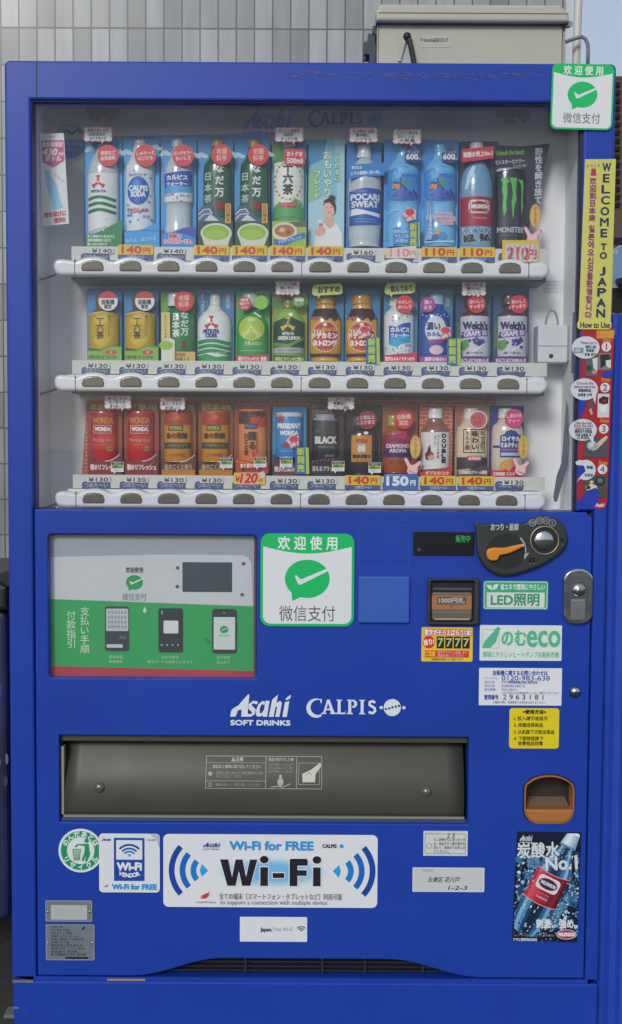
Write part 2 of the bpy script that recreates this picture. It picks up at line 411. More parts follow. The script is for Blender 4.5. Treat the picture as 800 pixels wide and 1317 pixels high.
for sx in (x0 + .12, x1 - .12):
    for sy in (VY + .6, VY + 2.6):
        b = MB(); b.tube([(sx - .09, sy, .3), (sx + .09, sy, .3)], .3, rub, 24)
        wh = b.done('wheel', root)

# blue ribbed panel standing right of the machine
FY = .02
ribblue = grime(mat('ribbed_blue', '#2148b4', .45, vary=.15, vscale=14), '#23304f', 5, .5, .9, .45)
zt = P(790, 404, FY).z; fx = P(781.8, 650).x + .004; vsx = []; n = 60
for k in range(n * 2 + 1):
    vsx.append((fx + k * .011, FY + (0 if (k // 1) % 2 else .006)))
vv = [(x, y, .004) for x, y in vsx] + [(x, y, zt) for x, y in vsx] + [(x, .1, .004) for x, y in vsx] + [(x, .1, zt) for x, y in vsx]
N = len(vsx); ff = [(k, k + 1, N + k + 1, N + k) for k in range(N - 1)] + [(2 * N + k, 3 * N + k, 3 * N + k + 1, 2 * N + k + 1) for k in range(N - 1)] + [(N + k, N + k + 1, 3 * N + k + 1, 3 * N + k) for k in range(N - 1)] + [(0, N, 3 * N, 2 * N), (N - 1, 3 * N - 1, 4 * N - 1, 2 * N - 1)]
tag(link('ribbed_panel', mesh(vv, ff, [ribblue])), 'blue upright ribbed metal panel close to the right side of the vending machine', 'panel')

# recycling bin on the left: dark lid, blue body with pale torn stickers
BY = .18
binblue = grime(mat('bin_blue', '#141f4a', .5, vary=.2, vscale=10), '#0c1124', 6, .45, .7, .8); black = mat('black_plastic', (.012, .012, .014), .45)
bx1 = P(11, 900, BY).x; bx0 = bx1 - .42
root = thing('recycling_bin', 'dark blue recycling bin with black lid and torn pale stickers', 'bin', ((bx0 + bx1) / 2, BY + .2, 0))
z1, z2, z3 = P(6, 1185, BY).z, P(6, 785, BY).z, P(6, 742, BY).z
plate('body', [rr(bx0, z1, bx1, z2, .02)], BY, .4, .012, binblue, root)
plate('lid', [[(bx0 - .005, z2), (bx1 + .003, z2), (bx1 + .003, z2 + .05), (bx1 - .03, z3), (bx0 + .03, z3), (bx0 - .005, z2 + .05)]], BY - .012, .42, .01, black, root)
for q in range(16):
    u, v = random.uniform(-30, 11), random.uniform(868, 1025); a = random.uniform(2, 7); b = Ink(Frame(u, v, BY - .0006 - q * .00006))
    b.poly([(min(11, u + a * random.uniform(.4, .9) * math.cos(t)), v + 2.2 * a * random.uniform(.5, 1.1) * math.sin(t)) for t in (0, 1, 2.1, 3, 4.2, 5.3)], random.choice(['#5f6a86', '#46506e', '#7c879c', '#2c3a70'])); b.done('torn_sticker', root)
# small concrete block by the foot
b = plate('concrete_block', [rr(P(4, 1300, .05).x, 0, P(22, 1300, .05).x, P(10, 1306, .05).z, .003)], .05, .04, .004, mat('concrete', '#6d7476', .9, bump=.5, vary=.3, vscale=60))
tag(b, 'small grey concrete block on the asphalt by the left foot of the machine', 'block')

# ================================================================== the vending machine
blue = grime(mat('blue_paint', (.0125, .053, .385), .38, spec=.28, coat=.06, vary=.2, vscale=2.6, bump=.03, bscale=9), '#1a2c66', 2.2, .5, .9, .45)
blue_soft = mat('blue_panel', '#2f5cb4', .4)
seam = mat('seam_black', (.006, .008, .02), .6)
steel = mat('steel', '#b9bcc0', .3, metal=1.0, vary=.15, vscale=30)
chrome = mat('chrome', '#c2c5c8', .16, metal=1.0, vary=.1, vscale=40)
offwhite = mat('liner_white', '#e8eaed', .55, vary=.04)
railwhite = mat('rail_white', '#dfe3e6', .3, coat=.2)
grey = mat('plate_grey', '#7f8890', .5, metal=.4, vary=.15, vscale=60)

def pane(name, dust_haze, tint='#e9eef2', dcol='#aeb6c0'):
    m = bpy.data.materials.new(name); m.use_nodes = True; nt = m.node_tree; nt.nodes.remove(bsdf(m)); out = nt.nodes['Material Output']
    t = nt.nodes.new('ShaderNodeBsdfTransparent'); t.inputs[0].default_value = lin(tint)
    d = nt.nodes.new('ShaderNodeBsdfDiffuse'); d.inputs[0].default_value = lin(dcol)
    gl = nt.nodes.new('ShaderNodeBsdfGlossy'); gl.inputs['Roughness'].default_value = .02
    m1 = nt.nodes.new('ShaderNodeMixShader'); m2 = nt.nodes.new('ShaderNodeMixShader')
    def mth(op, *v):
        x = nt.nodes.new('ShaderNodeMath'); x.operation = op
        for i_, q in enumerate(v):
            if isinstance(q, (int, float)): x.inputs[i_].default_value = q
            else: nt.links.new(q, x.inputs[i_])
        return x.outputs[0]
    gi = nt.nodes.new('ShaderNodeNewGeometry'); dt = nt.nodes.new('ShaderNodeVectorMath'); dt.operation = 'DOT_PRODUCT'
    nt.links.new(gi.outputs['Incoming'], dt.inputs[0]); nt.links.new(gi.outputs['Normal'], dt.inputs[1])
    refl = mth('MULTIPLY_ADD', mth('POWER', mth('SUBTRACT', 1.0, mth('ABSOLUTE', dt.outputs['Value'])), 5.0), .9, .013)
    g = nt.nodes.new('ShaderNodeNewGeometry'); n = nt.nodes.new('ShaderNodeTexNoise'); n.inputs['Scale'].default_value = 4.5; n.inputs['Detail'].default_value = 9; n.inputs['Roughness'].default_value = .7
    r = nt.nodes.new('ShaderNodeMapRange'); r.inputs['From Min'].default_value = .3; r.inputs['From Max'].default_value = .75; r.inputs['To Min'].default_value = dust_haze * .5; r.inputs['To Max'].default_value = dust_haze * 1.8  # diffuse film: dust, raised to put a pale veil of reflections into the pane
    L = nt.links.new
    L(g.outputs['Position'], n.inputs['Vector']); L(n.outputs['Fac'], r.inputs['Value']); L(r.outputs['Result'], m1.inputs[0])
    L(t.outputs[0], m1.inputs[1]); L(d.outputs[0], m1.inputs[2]); L(refl, m2.inputs[0]); L(m1.outputs[0], m2.inputs[1]); L(gl.outputs[0], m2.inputs[2]); L(m2.outputs[0], out.inputs[0])
    return m
glass = pane('display_glass', .03, '#ffffff')
acrylic = pane('clear_acrylic', .03, '#ffffff')

XL, XR = P(10.0, 650).x, P(781.8, 650).x
ZT, ZK = P(400, 79.5).z, P(400, 1261).z
vm = thing('vending_machine', 'tall blue drinks vending machine with a lit-free glass display and three button rails', 'vending machine', ((XL + XR) / 2, .3, 0))
vm['label'] = 'tall bright blue drinks vending machine with glass display, stickers and three button rails'
b = MB(); b.box(XL + .004, XR - .004, .215, .74, .03, ZT - .002, blue); b.done('cabinet', vm)
b = MB()
for x0, x1, y0, y1, z0, z1 in ((XL + .004, XL + .03, .051, .215, .03, ZT - .003), (XR - .03, XR - .004, .051, .215, .03, ZT - .003), (XL + .03, XR - .03, .051, .215, ZT - .04, ZT - .003)): b.box(x0, x1, y0, y1, z0, z1, blue)
b.done('cabinet_rim', vm)
xo0, xo1 = P(41.5, 390).x, P(746.3, 390).x
zo1, zo0 = P(400, 130.3).z, P(400, 655.3).z
xp0, xp1 = P(44.5, 950).x, P(758.5, 950).x
hole = [(xo0, zo1), (xo1, zo1), (xo1, zo0), (xp1, zo0), (xp1, ZK + .001), (xp0, ZK + .001), (xp0, zo0), (xo0, zo0)]
plate('door_frame', [[(XL, ZK), (XR, ZK), (XR, ZT - .009), (XR - .0027, ZT - .0027), (XR - .009, ZT), (XL + .009, ZT), (XL + .0027, ZT - .0027), (XL, ZT - .009)], hole], 0, .05, .005, blue, vm, res=3)
# rust and scuff marks on the header
rust = mat('rust_stain', '#3f3a5e', .8)
k = Ink(Frame(530, 97, -.0003), eps=.000004)
for q in range(150):
    u = random.uniform(362, 700); v = 96 + (u - 362) * .004 + random.gauss(0, 2.2) - (3 if u > 640 else 0); a = random.uniform(1.0, 5.5)
    if random.random() < .35 and 430 < u < 480: continue
    k.poly([(u - a, v), (u - a * .3, v - random.uniform(.3, 1)), (u + a, v - .2), (u + a * .4, v + random.uniform(.3, 1.0))], random.choice(['#454c94', '#55508a', '#3a4ca4', '#5c5480']))
k.done('rust_stain', vm)
b = MB()
f = Frame(47, 100, 0); x, z = f.xz(47, 100); b.box(x - .0008, x + .0008, -.0006, .002, zo1 + .002, ZT - .003, seam); b.done('panel_seam', vm)

# lower front panel
f = Frame(400, 1245, 0)
def LP(u, v): return Frame(u, v, 0).xz(u, v)
zl = LP(400, 1257)[1]; zn = LP(400, 1234)[1]
xa, xb, xc, xd = LP(172, 1250)[0], LP(285, 1240)[0], LP(500, 1240)[0], LP(618, 1250)[0]
def ease(x0, z0, x1, z1, n=8): return [(x0 + (x1 - x0) * k / n, z0 + (z1 - z0) * (3 * (k / n) ** 2 - 2 * (k / n) ** 3)) for k in range(n + 1)]
outl = [(xp0 + .0022, zl)] + ease(xa, zl, xb, zn) + ease(xc, zn, xd, zl) + [(xp1 - .0022, zl), (xp1 - .0022, zo0 - .014), (xp1 - .014, zo0 - .002), (xp0 + .0022, zo0 - .002)]
def HR(u0, v0, u1, v1, r): fr = Frame((u0 + u1) / 2, (v0 + v1) / 2, 0); a, c = fr.xz(u0, v1); d, e = fr.xz(u1, v0); return rr(a, c, d, e, r)
h_pay, h_del = HR(62, 687.5, 330, 873.5, .007), HR(76, 946.5, 602.5, 1060, .002)
fc = Frame(706, 1028, 0)
arch = [(673.6, 1014), (675.5, 1007.5)] + ell(706.5, 1018, 34, 22, 14, -146, -34) + [(737.5, 1007.5), (739.4, 1014)] + ell(721.5, 1042, 18, 18, 8, 0, 90) + ell(691.5, 1042, 18, 18, 8, 90, 180)
h_coin = fpts(fc, arch)[::-1]
plate('lower_panel', [outl, h_pay, h_del, h_coin], .0015, .04, .0025, blue, vm, res=3)
# lower seams beside the panel show the dark gap
b = MB(); b.box(xp0 - .004, xp0 + .006, .012, .04, ZK, zo0, seam); b.box(xp1 - .006, xp1 + .004, .012, .04, ZK, zo0, seam)
b.box(xp0, xp1, .041, .05, ZK, LP(400, 1225)[1], seam); b.done('panel_gap', vm)
b = MB(); metal = mat('grille_metal', '#3d4046', .5, metal=.6)
for v in (1238, 1243.5, 1249.5, 1255):
    z = LP(400, v)[1]; b.box(xa - .03, xd + .03, .022, .03, z - .0012, z + .0012, metal)
for u in (200, 315, 415, 470, 545): x = LP(u, 1245)[0]; b.box(x - .002, x + .002, .018, .022, LP(400, 1257)[1], LP(400, 1232)[1], metal)
b.done('vent_grille', vm)
plate('kick_plate', [rr(XL + .003, .012, XR - .002, ZK - .0035, .003)], -.003, .06, .003, blue, vm, res=2)
worn = mat('worn_metal', '#8d8f96', .45, metal=.5, vary=.3, vscale=80); tan = mat('tan_strip', '#a58a6c', .8)
zk = ZK - .003
b = MB(); b.box(XL + .002, XL + .042, -.0042, .002, zk - .0022, zk + .0016, worn); b.done('worn_edge', vm)
b = MB(); b.box(LP(138, 1259)[0], LP(187, 1259)[0], -.002, .004, zk + .001, zk + .0045, tan); b.done('tan_strip', vm)
x, z = LP(17, 1294); b = MB(); b.box(x, x + .012, -.0042, 0, z - .003, z, worn); b.done('worn_edge', vm)
for u, v in ((32, 1300), (48, 1297), (75, 1304), (300, 1306), (640, 1311), (700, 1309)):
    x, z = LP(u, v); b = MB(); b.add([(x, -.00315, z), (x + .002, -.00315, z + .0004), (x + .0016, -.00315, z + .0016), (x + .0003, -.00315, z + .0013)], [(0, 1, 2, 3)], worn); b.done('paint_chip', vm)
for x in (XL + .07, XR - .09):
    for y, h in ((.1, .02), (.6, .04)): b = MB(); b.tube([(x, y, 0), (x, y, h)], .03, rub, 16); b.done('foot', vm)
b = MB(); c = P(784, 84, .06); b.tube([(c.x + .011 * math.cos(t), .06, ZT - .002 + .012 * math.sin(t)) for t in (k * math.pi / 10 for k in range(11))], .002, steel, 8); b.done('lifting_eye', vm)

# display: liner, glass, rails
YB = .168
b = MB(); e = .004
b.box(xo0 - .02, xo1 + .02, YB, YB + .01, zo0 - .02, zo1 + .062, offwhite)
b.box(xo0 - .02, xo0 - e, .05, YB, zo0 - .02, zo1 + .062, offwhite); b.box(xo1 + e, xo1 + .02, .05, YB, zo0 - .02, zo1 + .062, offwhite)
b.box(xo0 - e, xo1 + e, .05, YB, zo0 - .02, zo0 - e, offwhite); b.box(xo0 - e, xo1 + e, .05, YB, zo1 + .056, zo1 + .062, offwhite)
b.done('display_liner', vm)
dgrey = mat('bracket_grey', '#3a434c', .6)
for u, v in ((132, 141), (660, 144)):
    b = MB(); c = P(u, v, .15); b.box(c.x - .03, c.x + .03, .125, .167, c.z - .005, c.z + .014, dgrey); b.tube([(c.x - .008, .14, c.z - .005), (c.x - .012, .13, c.z - .02)], .012, dgrey); b.tube([(c.x + .014, .14, c.z - .005), (c.x + .02, .13, c.z - .017)], .010, dgrey); b.done('lamp_socket', vm)
plate('display_glass', [rr(xo0 + .0005, zo0 + .0005, xo1 - .0005, zo1 - .0005, .002)], .014, .004, .0004, glass, vm)
b = MB()
for x0, x1, z0, z1 in ((xo0, xo0 + .0012, zo0, zo1), (xo1 - .0045, xo1, zo0, zo1), (xo0, xo1, zo1 - .0015, zo1), (xo0, xo1, zo0, zo0 + .001)): b.box(x0, x1, .006, .013, z0, z1, black)
b.done('glass_gasket', vm)

RY = .045                                        # front of the rails
amber = mat('button_lens', '#5f5a49', .25, coat=.5, vary=.12, vscale=40)
pill = ink('#46557e'); stripmat = mat('price_channel', '#c9cbc6', .4)
SLOT = [119 + k * 48.82 for k in range(12)]      # first rail, in photo pixels
def make_rail():
    f = Frame(388, 344, RY)
    top = []
    for i, s in enumerate(SLOT):
        top += [(s - 21, 336.5), (s - 14, 333.5), (s - 8, 331.8), (s, 331.2), (s + 8, 331.8), (s + 14, 333.5), (s + 21, 336.5)]
    out = [(68, 343), (69, 338.5), (72, 335.5), (78, 334.5)] + top + [(698, 334.5), (704, 337), (707.5, 342), (707.5, 347), (705, 352), (699, 355.5)] + [(78, 355.5), (72, 353.5), (69, 349)]
    rail = plate('button_rail', [fpts(f, out)], RY, .035, .007, railwhite, vm, res=4)
    for s in SLOT:
        sh = [(s - 14, 349), (s - 14.5, 345), (s - 12.5, 339.5), (s - 8, 337), (s, 336), (s + 8, 337), (s + 12.5, 339.5), (s + 14.5, 345), (s + 14, 349), (s + 12, 350.2), (s - 12, 350.2)]
        bt = plate('button', [fpts(f, sh)], RY - .003, .012, .0028, amber, rail, res=3)
    for s in (96, 388, 680):
        m = MB(); c = f.w(s, 345); h = 9.6 * f.s; m.box(c[0] - .0006, c[0] + .0006, RY - .0005, RY + .004, c[2] - h, c[2] + h, seam); m.done('rail_joint', rail)
    fs = Frame(388, 328, .090)
    m = MB(); a = fs.w(92, 336); c = fs.w(706, 318.6); m.box(a[0], c[0], .090, .094, a[2], c[2], stripmat); m.done('price_channel', rail)
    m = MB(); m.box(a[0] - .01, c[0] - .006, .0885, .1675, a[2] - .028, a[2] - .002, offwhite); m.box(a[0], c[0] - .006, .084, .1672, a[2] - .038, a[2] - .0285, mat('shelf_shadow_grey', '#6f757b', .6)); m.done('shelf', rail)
    fp = Frame(388, 328, .0892)
    for s in SLOT:
        q = Ink(Frame(s, 329, .0892)); c = s + 3.5
        q.poly(rr(c - 18.5, 325.6, c + 18.5, 338, 4, 4), pill); q.text('つめた〜い', c, 330.6, 6.6, '#9fa9c2', w=30, b=.2); q.done('cold_label', rail)
    m = MB(); q0 = Frame(60, 358, .075)
    m.tube([q0.w(40, 363.5), q0.w(52, 359.5), q0.w(60, 357.5), q0.w(72, 353)], .0022, mat('bracket_brown', '#6a5348', .6), 6); m.done('rail_bracket', rail)
    return rail
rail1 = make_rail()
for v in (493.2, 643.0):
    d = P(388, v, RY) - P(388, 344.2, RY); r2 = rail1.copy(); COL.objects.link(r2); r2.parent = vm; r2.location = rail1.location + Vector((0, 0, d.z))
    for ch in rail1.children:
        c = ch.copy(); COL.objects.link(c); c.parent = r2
rails = [0.0] + [(P(388, v, RY) - P(388, 344.2, RY)).z for v in (493.2, 643.0)]

# printed panels and fittings at the back of the display
k = Ink(Frame(400, 155, YB - .001)); maker_mark(k, 313, 139, 377, 166, '#4a78ff', True); k.done('brewery_lettering', vm); k = Ink(Frame(445, 155, YB - .001)); drink_mark(k, 396, 143, 495, 164, '#4a5c78', '#3cb4ff'); k.done('drink_lettering', vm)
k = Ink(Frame(90, 182, YB - .001)); k.oval(90, 182, 21, 21, '#2f8ce0', 40); k.oval(90, 182, 19.4, 19.4, '#d3dae4', 40); k.poly(ell(90, 182, 19.4, 19.4, 24, -8, 188), '#2f8ce0')
k.text('ストール', 92, 185, 7, '#cfd8e4', w=30, b=.2); k.line([(78, 172), (86, 168), (93, 172), (100, 166), (104, 172)], 3.4, '#1f6cb4'); k.line([(82, 193), (100, 193)], .8, '#cfd8e4'); k.done('round_sticker', vm)
f = Frame(400, 240, YB - .03)
b = MB(); f = Frame(63, 218, .1)
x0, z0 = f.xz(54, 247); x1, z1 = f.xz(72, 188); plate('wall_bracket', [rr(x0, z0, x1, z1, .003)], .1, .05, .003, offwhite, vm)
f = Frame(713, 442, .1); x0, z0 = f.xz(692, 466); x1, z1 = f.xz(730, 418)
cb_ = plate('control_box', [rr(x0, z0, x1, z1, .002)], .1, .05, .002, mat('box_white', '#d3d7dc', .4), vm)
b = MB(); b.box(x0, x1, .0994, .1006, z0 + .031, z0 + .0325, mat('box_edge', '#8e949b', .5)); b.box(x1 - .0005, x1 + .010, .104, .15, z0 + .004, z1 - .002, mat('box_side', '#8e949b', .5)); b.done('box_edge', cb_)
b = MB(); c = f.w(709, 458); b.dome((c[0], .1, c[2]), .0045, .001, .0045, dark); b.done('hole', cb_)
b = MB(); b.tube([f.w(712 + 8 * math.cos(t), 418 - 20 * math.sin(t), .02) for t in (q * math.pi / 10 for q in range(11))], .0022, mat('handle_grey', '#878d94', .5), 8); b.done('handle', cb_)
cable = mat('dark_strap', '#515b68', .6)
f = Frame(722, 580, .085); plate('door_strap', [fpts(f, [(728, 515), (730, 525), (732, 570), (731, 600), (727, 612), (718, 645), (715, 646), (713, 640), (717, 612), (723, 595), (725, 560)][::-1])], .085, .006, .002, cable, vm)
f = Frame(738, 440, .055); b = MB(); b.tube([f.w(738, 402), f.w(737.4, 440), f.w(737, 480)], .003, cable, 8); b.done('cable', vm)
k = Ink(Frame(720, 370, YB - .001))
for n_ in range(4): k.text('ご利用ありがとうございます商品'[:14 - n_], 718 - n_, 363 + n_ * 4.2, 3.2, '#6f86b0', w=46 - n_ * 3)
k.done('small_print', vm)
# backdrops behind the samples
def backdrop(name, u0, v0, u1, v1, Y, col, skew=0, draw=None):
    k = Ink(Frame((u0 + u1) / 2, (v0 + v1) / 2, Y)); k.slab([(u0 - skew, v1), (u1, v1), (u1, v0), (u0, v0 + 6), ][::-1], .002, col)
    if draw: draw(k)
    return k.done(name, vm)
skyblue = mat('backdrop_blue', '#1f8ad2', .4, vary=.25, vscale=9)
tealblue = mat('backdrop_teal', '#1a76b8', .4, vary=.25, vscale=9)
backdrop('sky_backdrop', 108, 172, 345, 325, .15, skyblue)
backdrop('sky_backdrop', 345, 182, 640, 325, .152, mat('backdrop_deep', '#2277c4', .4, vary=.2, vscale=9))
backdrop('sky_backdrop', 112, 367, 680, 475, .15, tealblue)
brickm = mat('brick_print', '#94402e', .5); nt = brickm.node_tree; g = nt.nodes.new('ShaderNodeNewGeometry'); sx = nt.nodes.new('ShaderNodeSeparateXYZ'); cx = nt.nodes.new('ShaderNodeCombineXYZ'); bk = nt.nodes.new('ShaderNodeTexBrick')
nt.links.new(g.outputs['Position'], sx.inputs[0]); nt.links.new(sx.outputs['X'], cx.inputs[0]); nt.links.new(sx.outputs['Z'], cx.inputs[1]); nt.links.new(cx.outputs[0], bk.inputs['Vector'])
for q, v in (('Scale', 1.0), ('Mortar Size', .0007), ('Brick Width', .016), ('Row Height', .0075)): bk.inputs[q].default_value = v
bk.inputs['Color1'].default_value = lin('#a6452e'); bk.inputs['Color2'].default_value = lin('#bb5a3e'); bk.inputs['Mortar'].default_value = lin('#c99a86'); nt.links.new(bk.outputs['Color'], bsdf(brickm).inputs['Base Color'])
backdrop('brick_backdrop', 112, 510, 636, 624, .15, brickm, 8)

# ------------------------------------------------------------------ payment window
W = '#e2e5e8'
k = Ink(Frame(196, 780, .022)); GB, GR = '#a2abb3', '#2fa65c'
k.slab([(62.6, 688), (329.4, 688), (329.4, 873), (62.6, 873)][::-1], .004, GB)
k.poly([(62.6, 717), (200, 713), (312, 713), (319, 716), (323, 724), (326, 800), (326, 800), (62.6, 800)], '#ccd1d4')
k.poly([(62.6, 771), (328, 779), (328, 863), (62.6, 858)], GR); k.poly([(62.6, 858), (328, 863), (328, 873), (62.6, 873)], '#b23a48')
k.rect(62.6, 688, 65, 873, '#4c4f55'); k.rect(326.5, 688, 329.4, 873, '#5b3a44')
k.text('欢迎使用', 173, 733, 6.5, '#3c4248', w=22, b=.25); tick(k, 173, 749, 11, '#1f9d54', '#dfe5e4'); k.text('微信支付', 173, 768, 9, '#6a7076', w=31)
k.column('支払い手順', 109, 787, 11, '#d5ebd9', 12.2); k.column('付款指引', 91.5, 792, 11, '#d5ebd9', 12.2)
for u, v in ((228.5, 730), (228, 754), (313, 724), (311.5, 764)): k.oval(u, v, 2.4, 2.4, '#565c63', 12)
# three printed telephones
k.rect(135, 780, 166, 838, '#3a3f46', 3); k.rect(136.5, 783, 165, 812, '#c3cbd0', 2)
for r_ in range(4):
    for c_ in range(6): k.rect(139 + c_ * 4.2, 786 + r_ * 6.2, 141.6 + c_ * 4.2, 789.5 + r_ * 6.2, random.choice(['#8b959c', '#9aa3aa', '#d08a3c']) if (r_, c_) == (2, 3) else '#97a1a8')
k.rect(137, 829, 158, 833.5, '#c9d0d4', 1); k.text('GO', 158, 820, 4, '#9aa2a8')
k.rect(204, 782, 235, 839, '#2f3338', 3); k.rect(210.5, 798, 229.5, 814.5, '#dfe3e4', 1.5); k.line([(208.5, 785), (208.5, 790)], 1, '#d7dbdd')
for u in (208, 215, 222, 229): k.oval(u, 829.5, 1.2, 1.2, '#b7bdc2', 8)
k.rect(273, 782.5, 304.5, 840, '#34383d', 4); k.rect(275, 793, 302.5, 835, '#d3dcd9'); tick(k, 288.5, 809, 5.5, '#2a9c58', '#d3dcd9'); k.text('支付成功', 288.5, 817, 3, '#5d8f74'); k.oval(288.5, 787.5, 1.5, 1, '#8a9096', 10)
for u, a_, b_ in ((149, '选择商品', '商品選択'), (219, '出示付款码', '表示コードを読取りにかざす'), (287.5, '支付完成', '支払完了')):
    k.text(a_, u, 845.5, 4, '#bfe2c9'); k.text(b_, u, 851.5, 4, '#bfe2c9')
k.poly([(184, 785), (186.5, 780), (189, 785), (188, 788), (185, 788)], '#c6e4cf')
for u, v in ((265, 821), (267.5, 823), (270, 826)): k.oval(u, v, 1, 1, '#24402f', 8)
pb = k.done('payment_panel', vm, 'white and green panel with phone pictures and a red strip behind clear plastic')
f = Frame(267, 742, .0205); x0, z0 = f.xz(234.5, 761.5); x1, z1 = f.xz(298.5, 723)
plate('screen', [rr(x0, z0, x1, z1, .001)], .0205, .003, .001, mat('lcd_dark', '#46505b', .2, spec=.7), pb)
a = HR(62, 687.5, 330, 873.5, .007); xs = [p[0] for p in a]; zs = [p[1] for p in a]
b = MB(); X0, X1, Z0, Z1 = min(xs), max(xs), min(zs), max(zs); e = .0025
plate('payment_window', [rr(X0 + .0008, Z0 + .0008, X1 - .0008, Z1 - .0008, .006)], .007, .002, .0004, acrylic, vm)

# ------------------------------------------------------------------ delivery opening
f = Frame(339, 1003, 0); x0, z1 = f.xz(76, 946.5); x1, z0 = f.xz(602.5, 1060)
flapm = grime(mat('smoked_flap', '#46473f', .4, spec=.35, vary=.12, vscale=12), '#3c3d3a', 9, .5, .8, .5); inner = mat('chute_dark', '#25251f', .6)
root = vm
b = MB(); b.box(x0 - .01, x1 + .01, .14, .15, z0 - .02, z1 + .02, inner); b.box(x0 - .01, x1 + .01, .042, .14, z1 + .0005, z1 + .012, inner); b.box(x0 - .01, x1 + .01, .042, .14, z0 - .012, z0 - .0005, inner)
b.box(x0 - .01, x0 - .0005, .042, .14, z0, z1, inner); b.box(x1 + .0005, x1 + .01, .042, .14, z0, z1, inner); b.done('delivery_chute', vm)
b = MB(); b.box(x0 + .001, x1 - .001, .014, .05, z1 - .0135, z1 - .0005, mat('chute_header', '#45433c', .5)); b.box(x0 + .001, x1 - .001, .010, .04, z0 + .0005, z0 + .006, mat('sill_blue', '#3c4a72', .5))
b.done('delivery_frame', vm)
pr = []                                            # flap: curved section, extruded along x
for t in range(17):
    q = t / 16; v = 957 + q * 88; zz = Frame(339, v, .03).xz(339, v)[1]; pr.append((.046 - .034 * math.sin(q * math.pi * .62) , zz))
b = MB(); xs = [x0 + .006 + (x1 - x0 - .012) * n_ / 24 for n_ in range(25)]
vv = [(x, y, z) for x in xs for (y, z) in pr] + [(x, y + .004, z) for x in xs for (y, z) in pr]; m_ = len(pr); N = len(xs) * m_
ff = [(i * m_ + j, (i + 1) * m_ + j, (i + 1) * m_ + j + 1, i * m_ + j + 1) for i in range(24) for j in range(m_ - 1)]
ff += [(N + a_, N + d_, N + c_, N + b_) for a_, b_, c_, d_ in ff[:]] + [(24 * m_ + j, N + 24 * m_ + j, N + 24 * m_ + j + 1, 24 * m_ + j + 1) for j in range(m_ - 1)] + [(j, j + 1, N + j + 1, N + j) for j in range(m_ - 1)]
ff += [(i * m_ + m_ - 1, (i + 1) * m_ + m_ - 1, N + (i + 1) * m_ + m_ - 1, N + i * m_ + m_ - 1) for i in range(24)]
b.add(vv, ff, flapm); flap = b.done('delivery_flap', vm, 'smoked grey curved delivery flap with two bolts and printed instructions', smooth=True)
zb_ = pr[-1][1]; yb_ = pr[-1][0]
b = MB(); b.box(x0 + .006, x1 - .006, yb_ - .006, yb_ + .004, zb_ - .0042, zb_ - .0002, mat('flap_lip', '#8d8c7d', .35)); b.box(x0 + .006, x1 - .006, yb_ - .001, yb_ + .006, zb_ - .012, zb_ - .0045, mat('flap_under', '#33332d', .5)); b.done('flap_lip', flap)
def flap_y(u, v): q = max(0, min(1, (v - 957) / 88)); return (.046 - .034 * math.sin(q * math.pi * .62)) - .03
f3 = Frame(339, 1003, .03); boltm = mat('flap_bolt', '#6a6a62', .2, metal=.3, coat=.5)
for u, v in ((130, 1011), (547.5, 1014)):
    c = f3.w(u, v); b = MB(); b.dome((c[0], .03 + flap_y(u, v) + .001, c[2]), .0105, .009, .0105, boltm, n=24); b.done('bolt', flap, smooth=True)
b = MB(); side = mat('side_bracket', '#9b9580', .5); a_ = f.w(77, 963, .012); c = f.w(80.5, 1052, .012); b.box(a_[0], c[0], .011, .03, c[2], a_[2], side); b.done('flap_hinge', vm)
k = Ink(f3, flap_y, 6); Lc = '#a9a99b'
k.frame(265, 972.5, 414, 1011.5, .7, Lc); k.line([(342, 973), (342, 1011)], .7, Lc); k.line([(381.5, 973), (381.5, 1011)], .7, Lc); k.line([(265, 980.5), (342, 980.5)], .4, Lc); k.line([(265, 1002), (342, 1002)], .6, Lc)
k.text('注意', 308, 976.5, 4.5, Lc, b=.2); k.poly([(297, 979), (300, 973.5), (303, 979)], Lc); k.text('商品は１個毎に取り出してください', 305, 985, 4, Lc, w=62, b=.12)
k.text('取出口に手を入れないで 故障の原因になります', 309, 992.5, 3.4, Lc, w=60); k.text('ゆっくり出してください', 295, 996.5, 3.4, Lc, w=32); k.oval(271, 993.5, 2.6, 2.6, Lc, 14); k.text('!', 271, 993.5, 3.6, '#4a4a44')
k.ring(271, 1006.5, 2.8, 2.8, .6, Lc); k.line([(269, 1004.6), (273, 1008.4)], .6, Lc); k.text('商品はゆっくり取り出してください', 307, 1006.5, 3.6, Lc, w=58)
k.text('商品を取りだした後', 361.5, 976.5, 4, Lc, w=32, b=.15)
for n_ in range(3): k.text('とびらをゆっくりしめて', 361.5, 982.5 + n_ * 4, 3.2, Lc, w=32)
k.oval(361, 1003, 4, 5, Lc, 14); k.oval(361, 996, 2, 2.2, Lc, 10); k.line([(349, 1009), (358, 1008), (364, 1009), (374, 1005)], 1.1, Lc)
k.frame(384, 980, 411, 1006, .6, Lc); k.poly([(389, 993), (400, 988), (412, 979.5), (413, 984), (406, 993), (405, 1003), (389, 1003)], '#c4c6b6'); k.line([(394, 994), (398, 991), (401, 995)], .6, '#4a4a44')
k.done('instruction_print', flap)

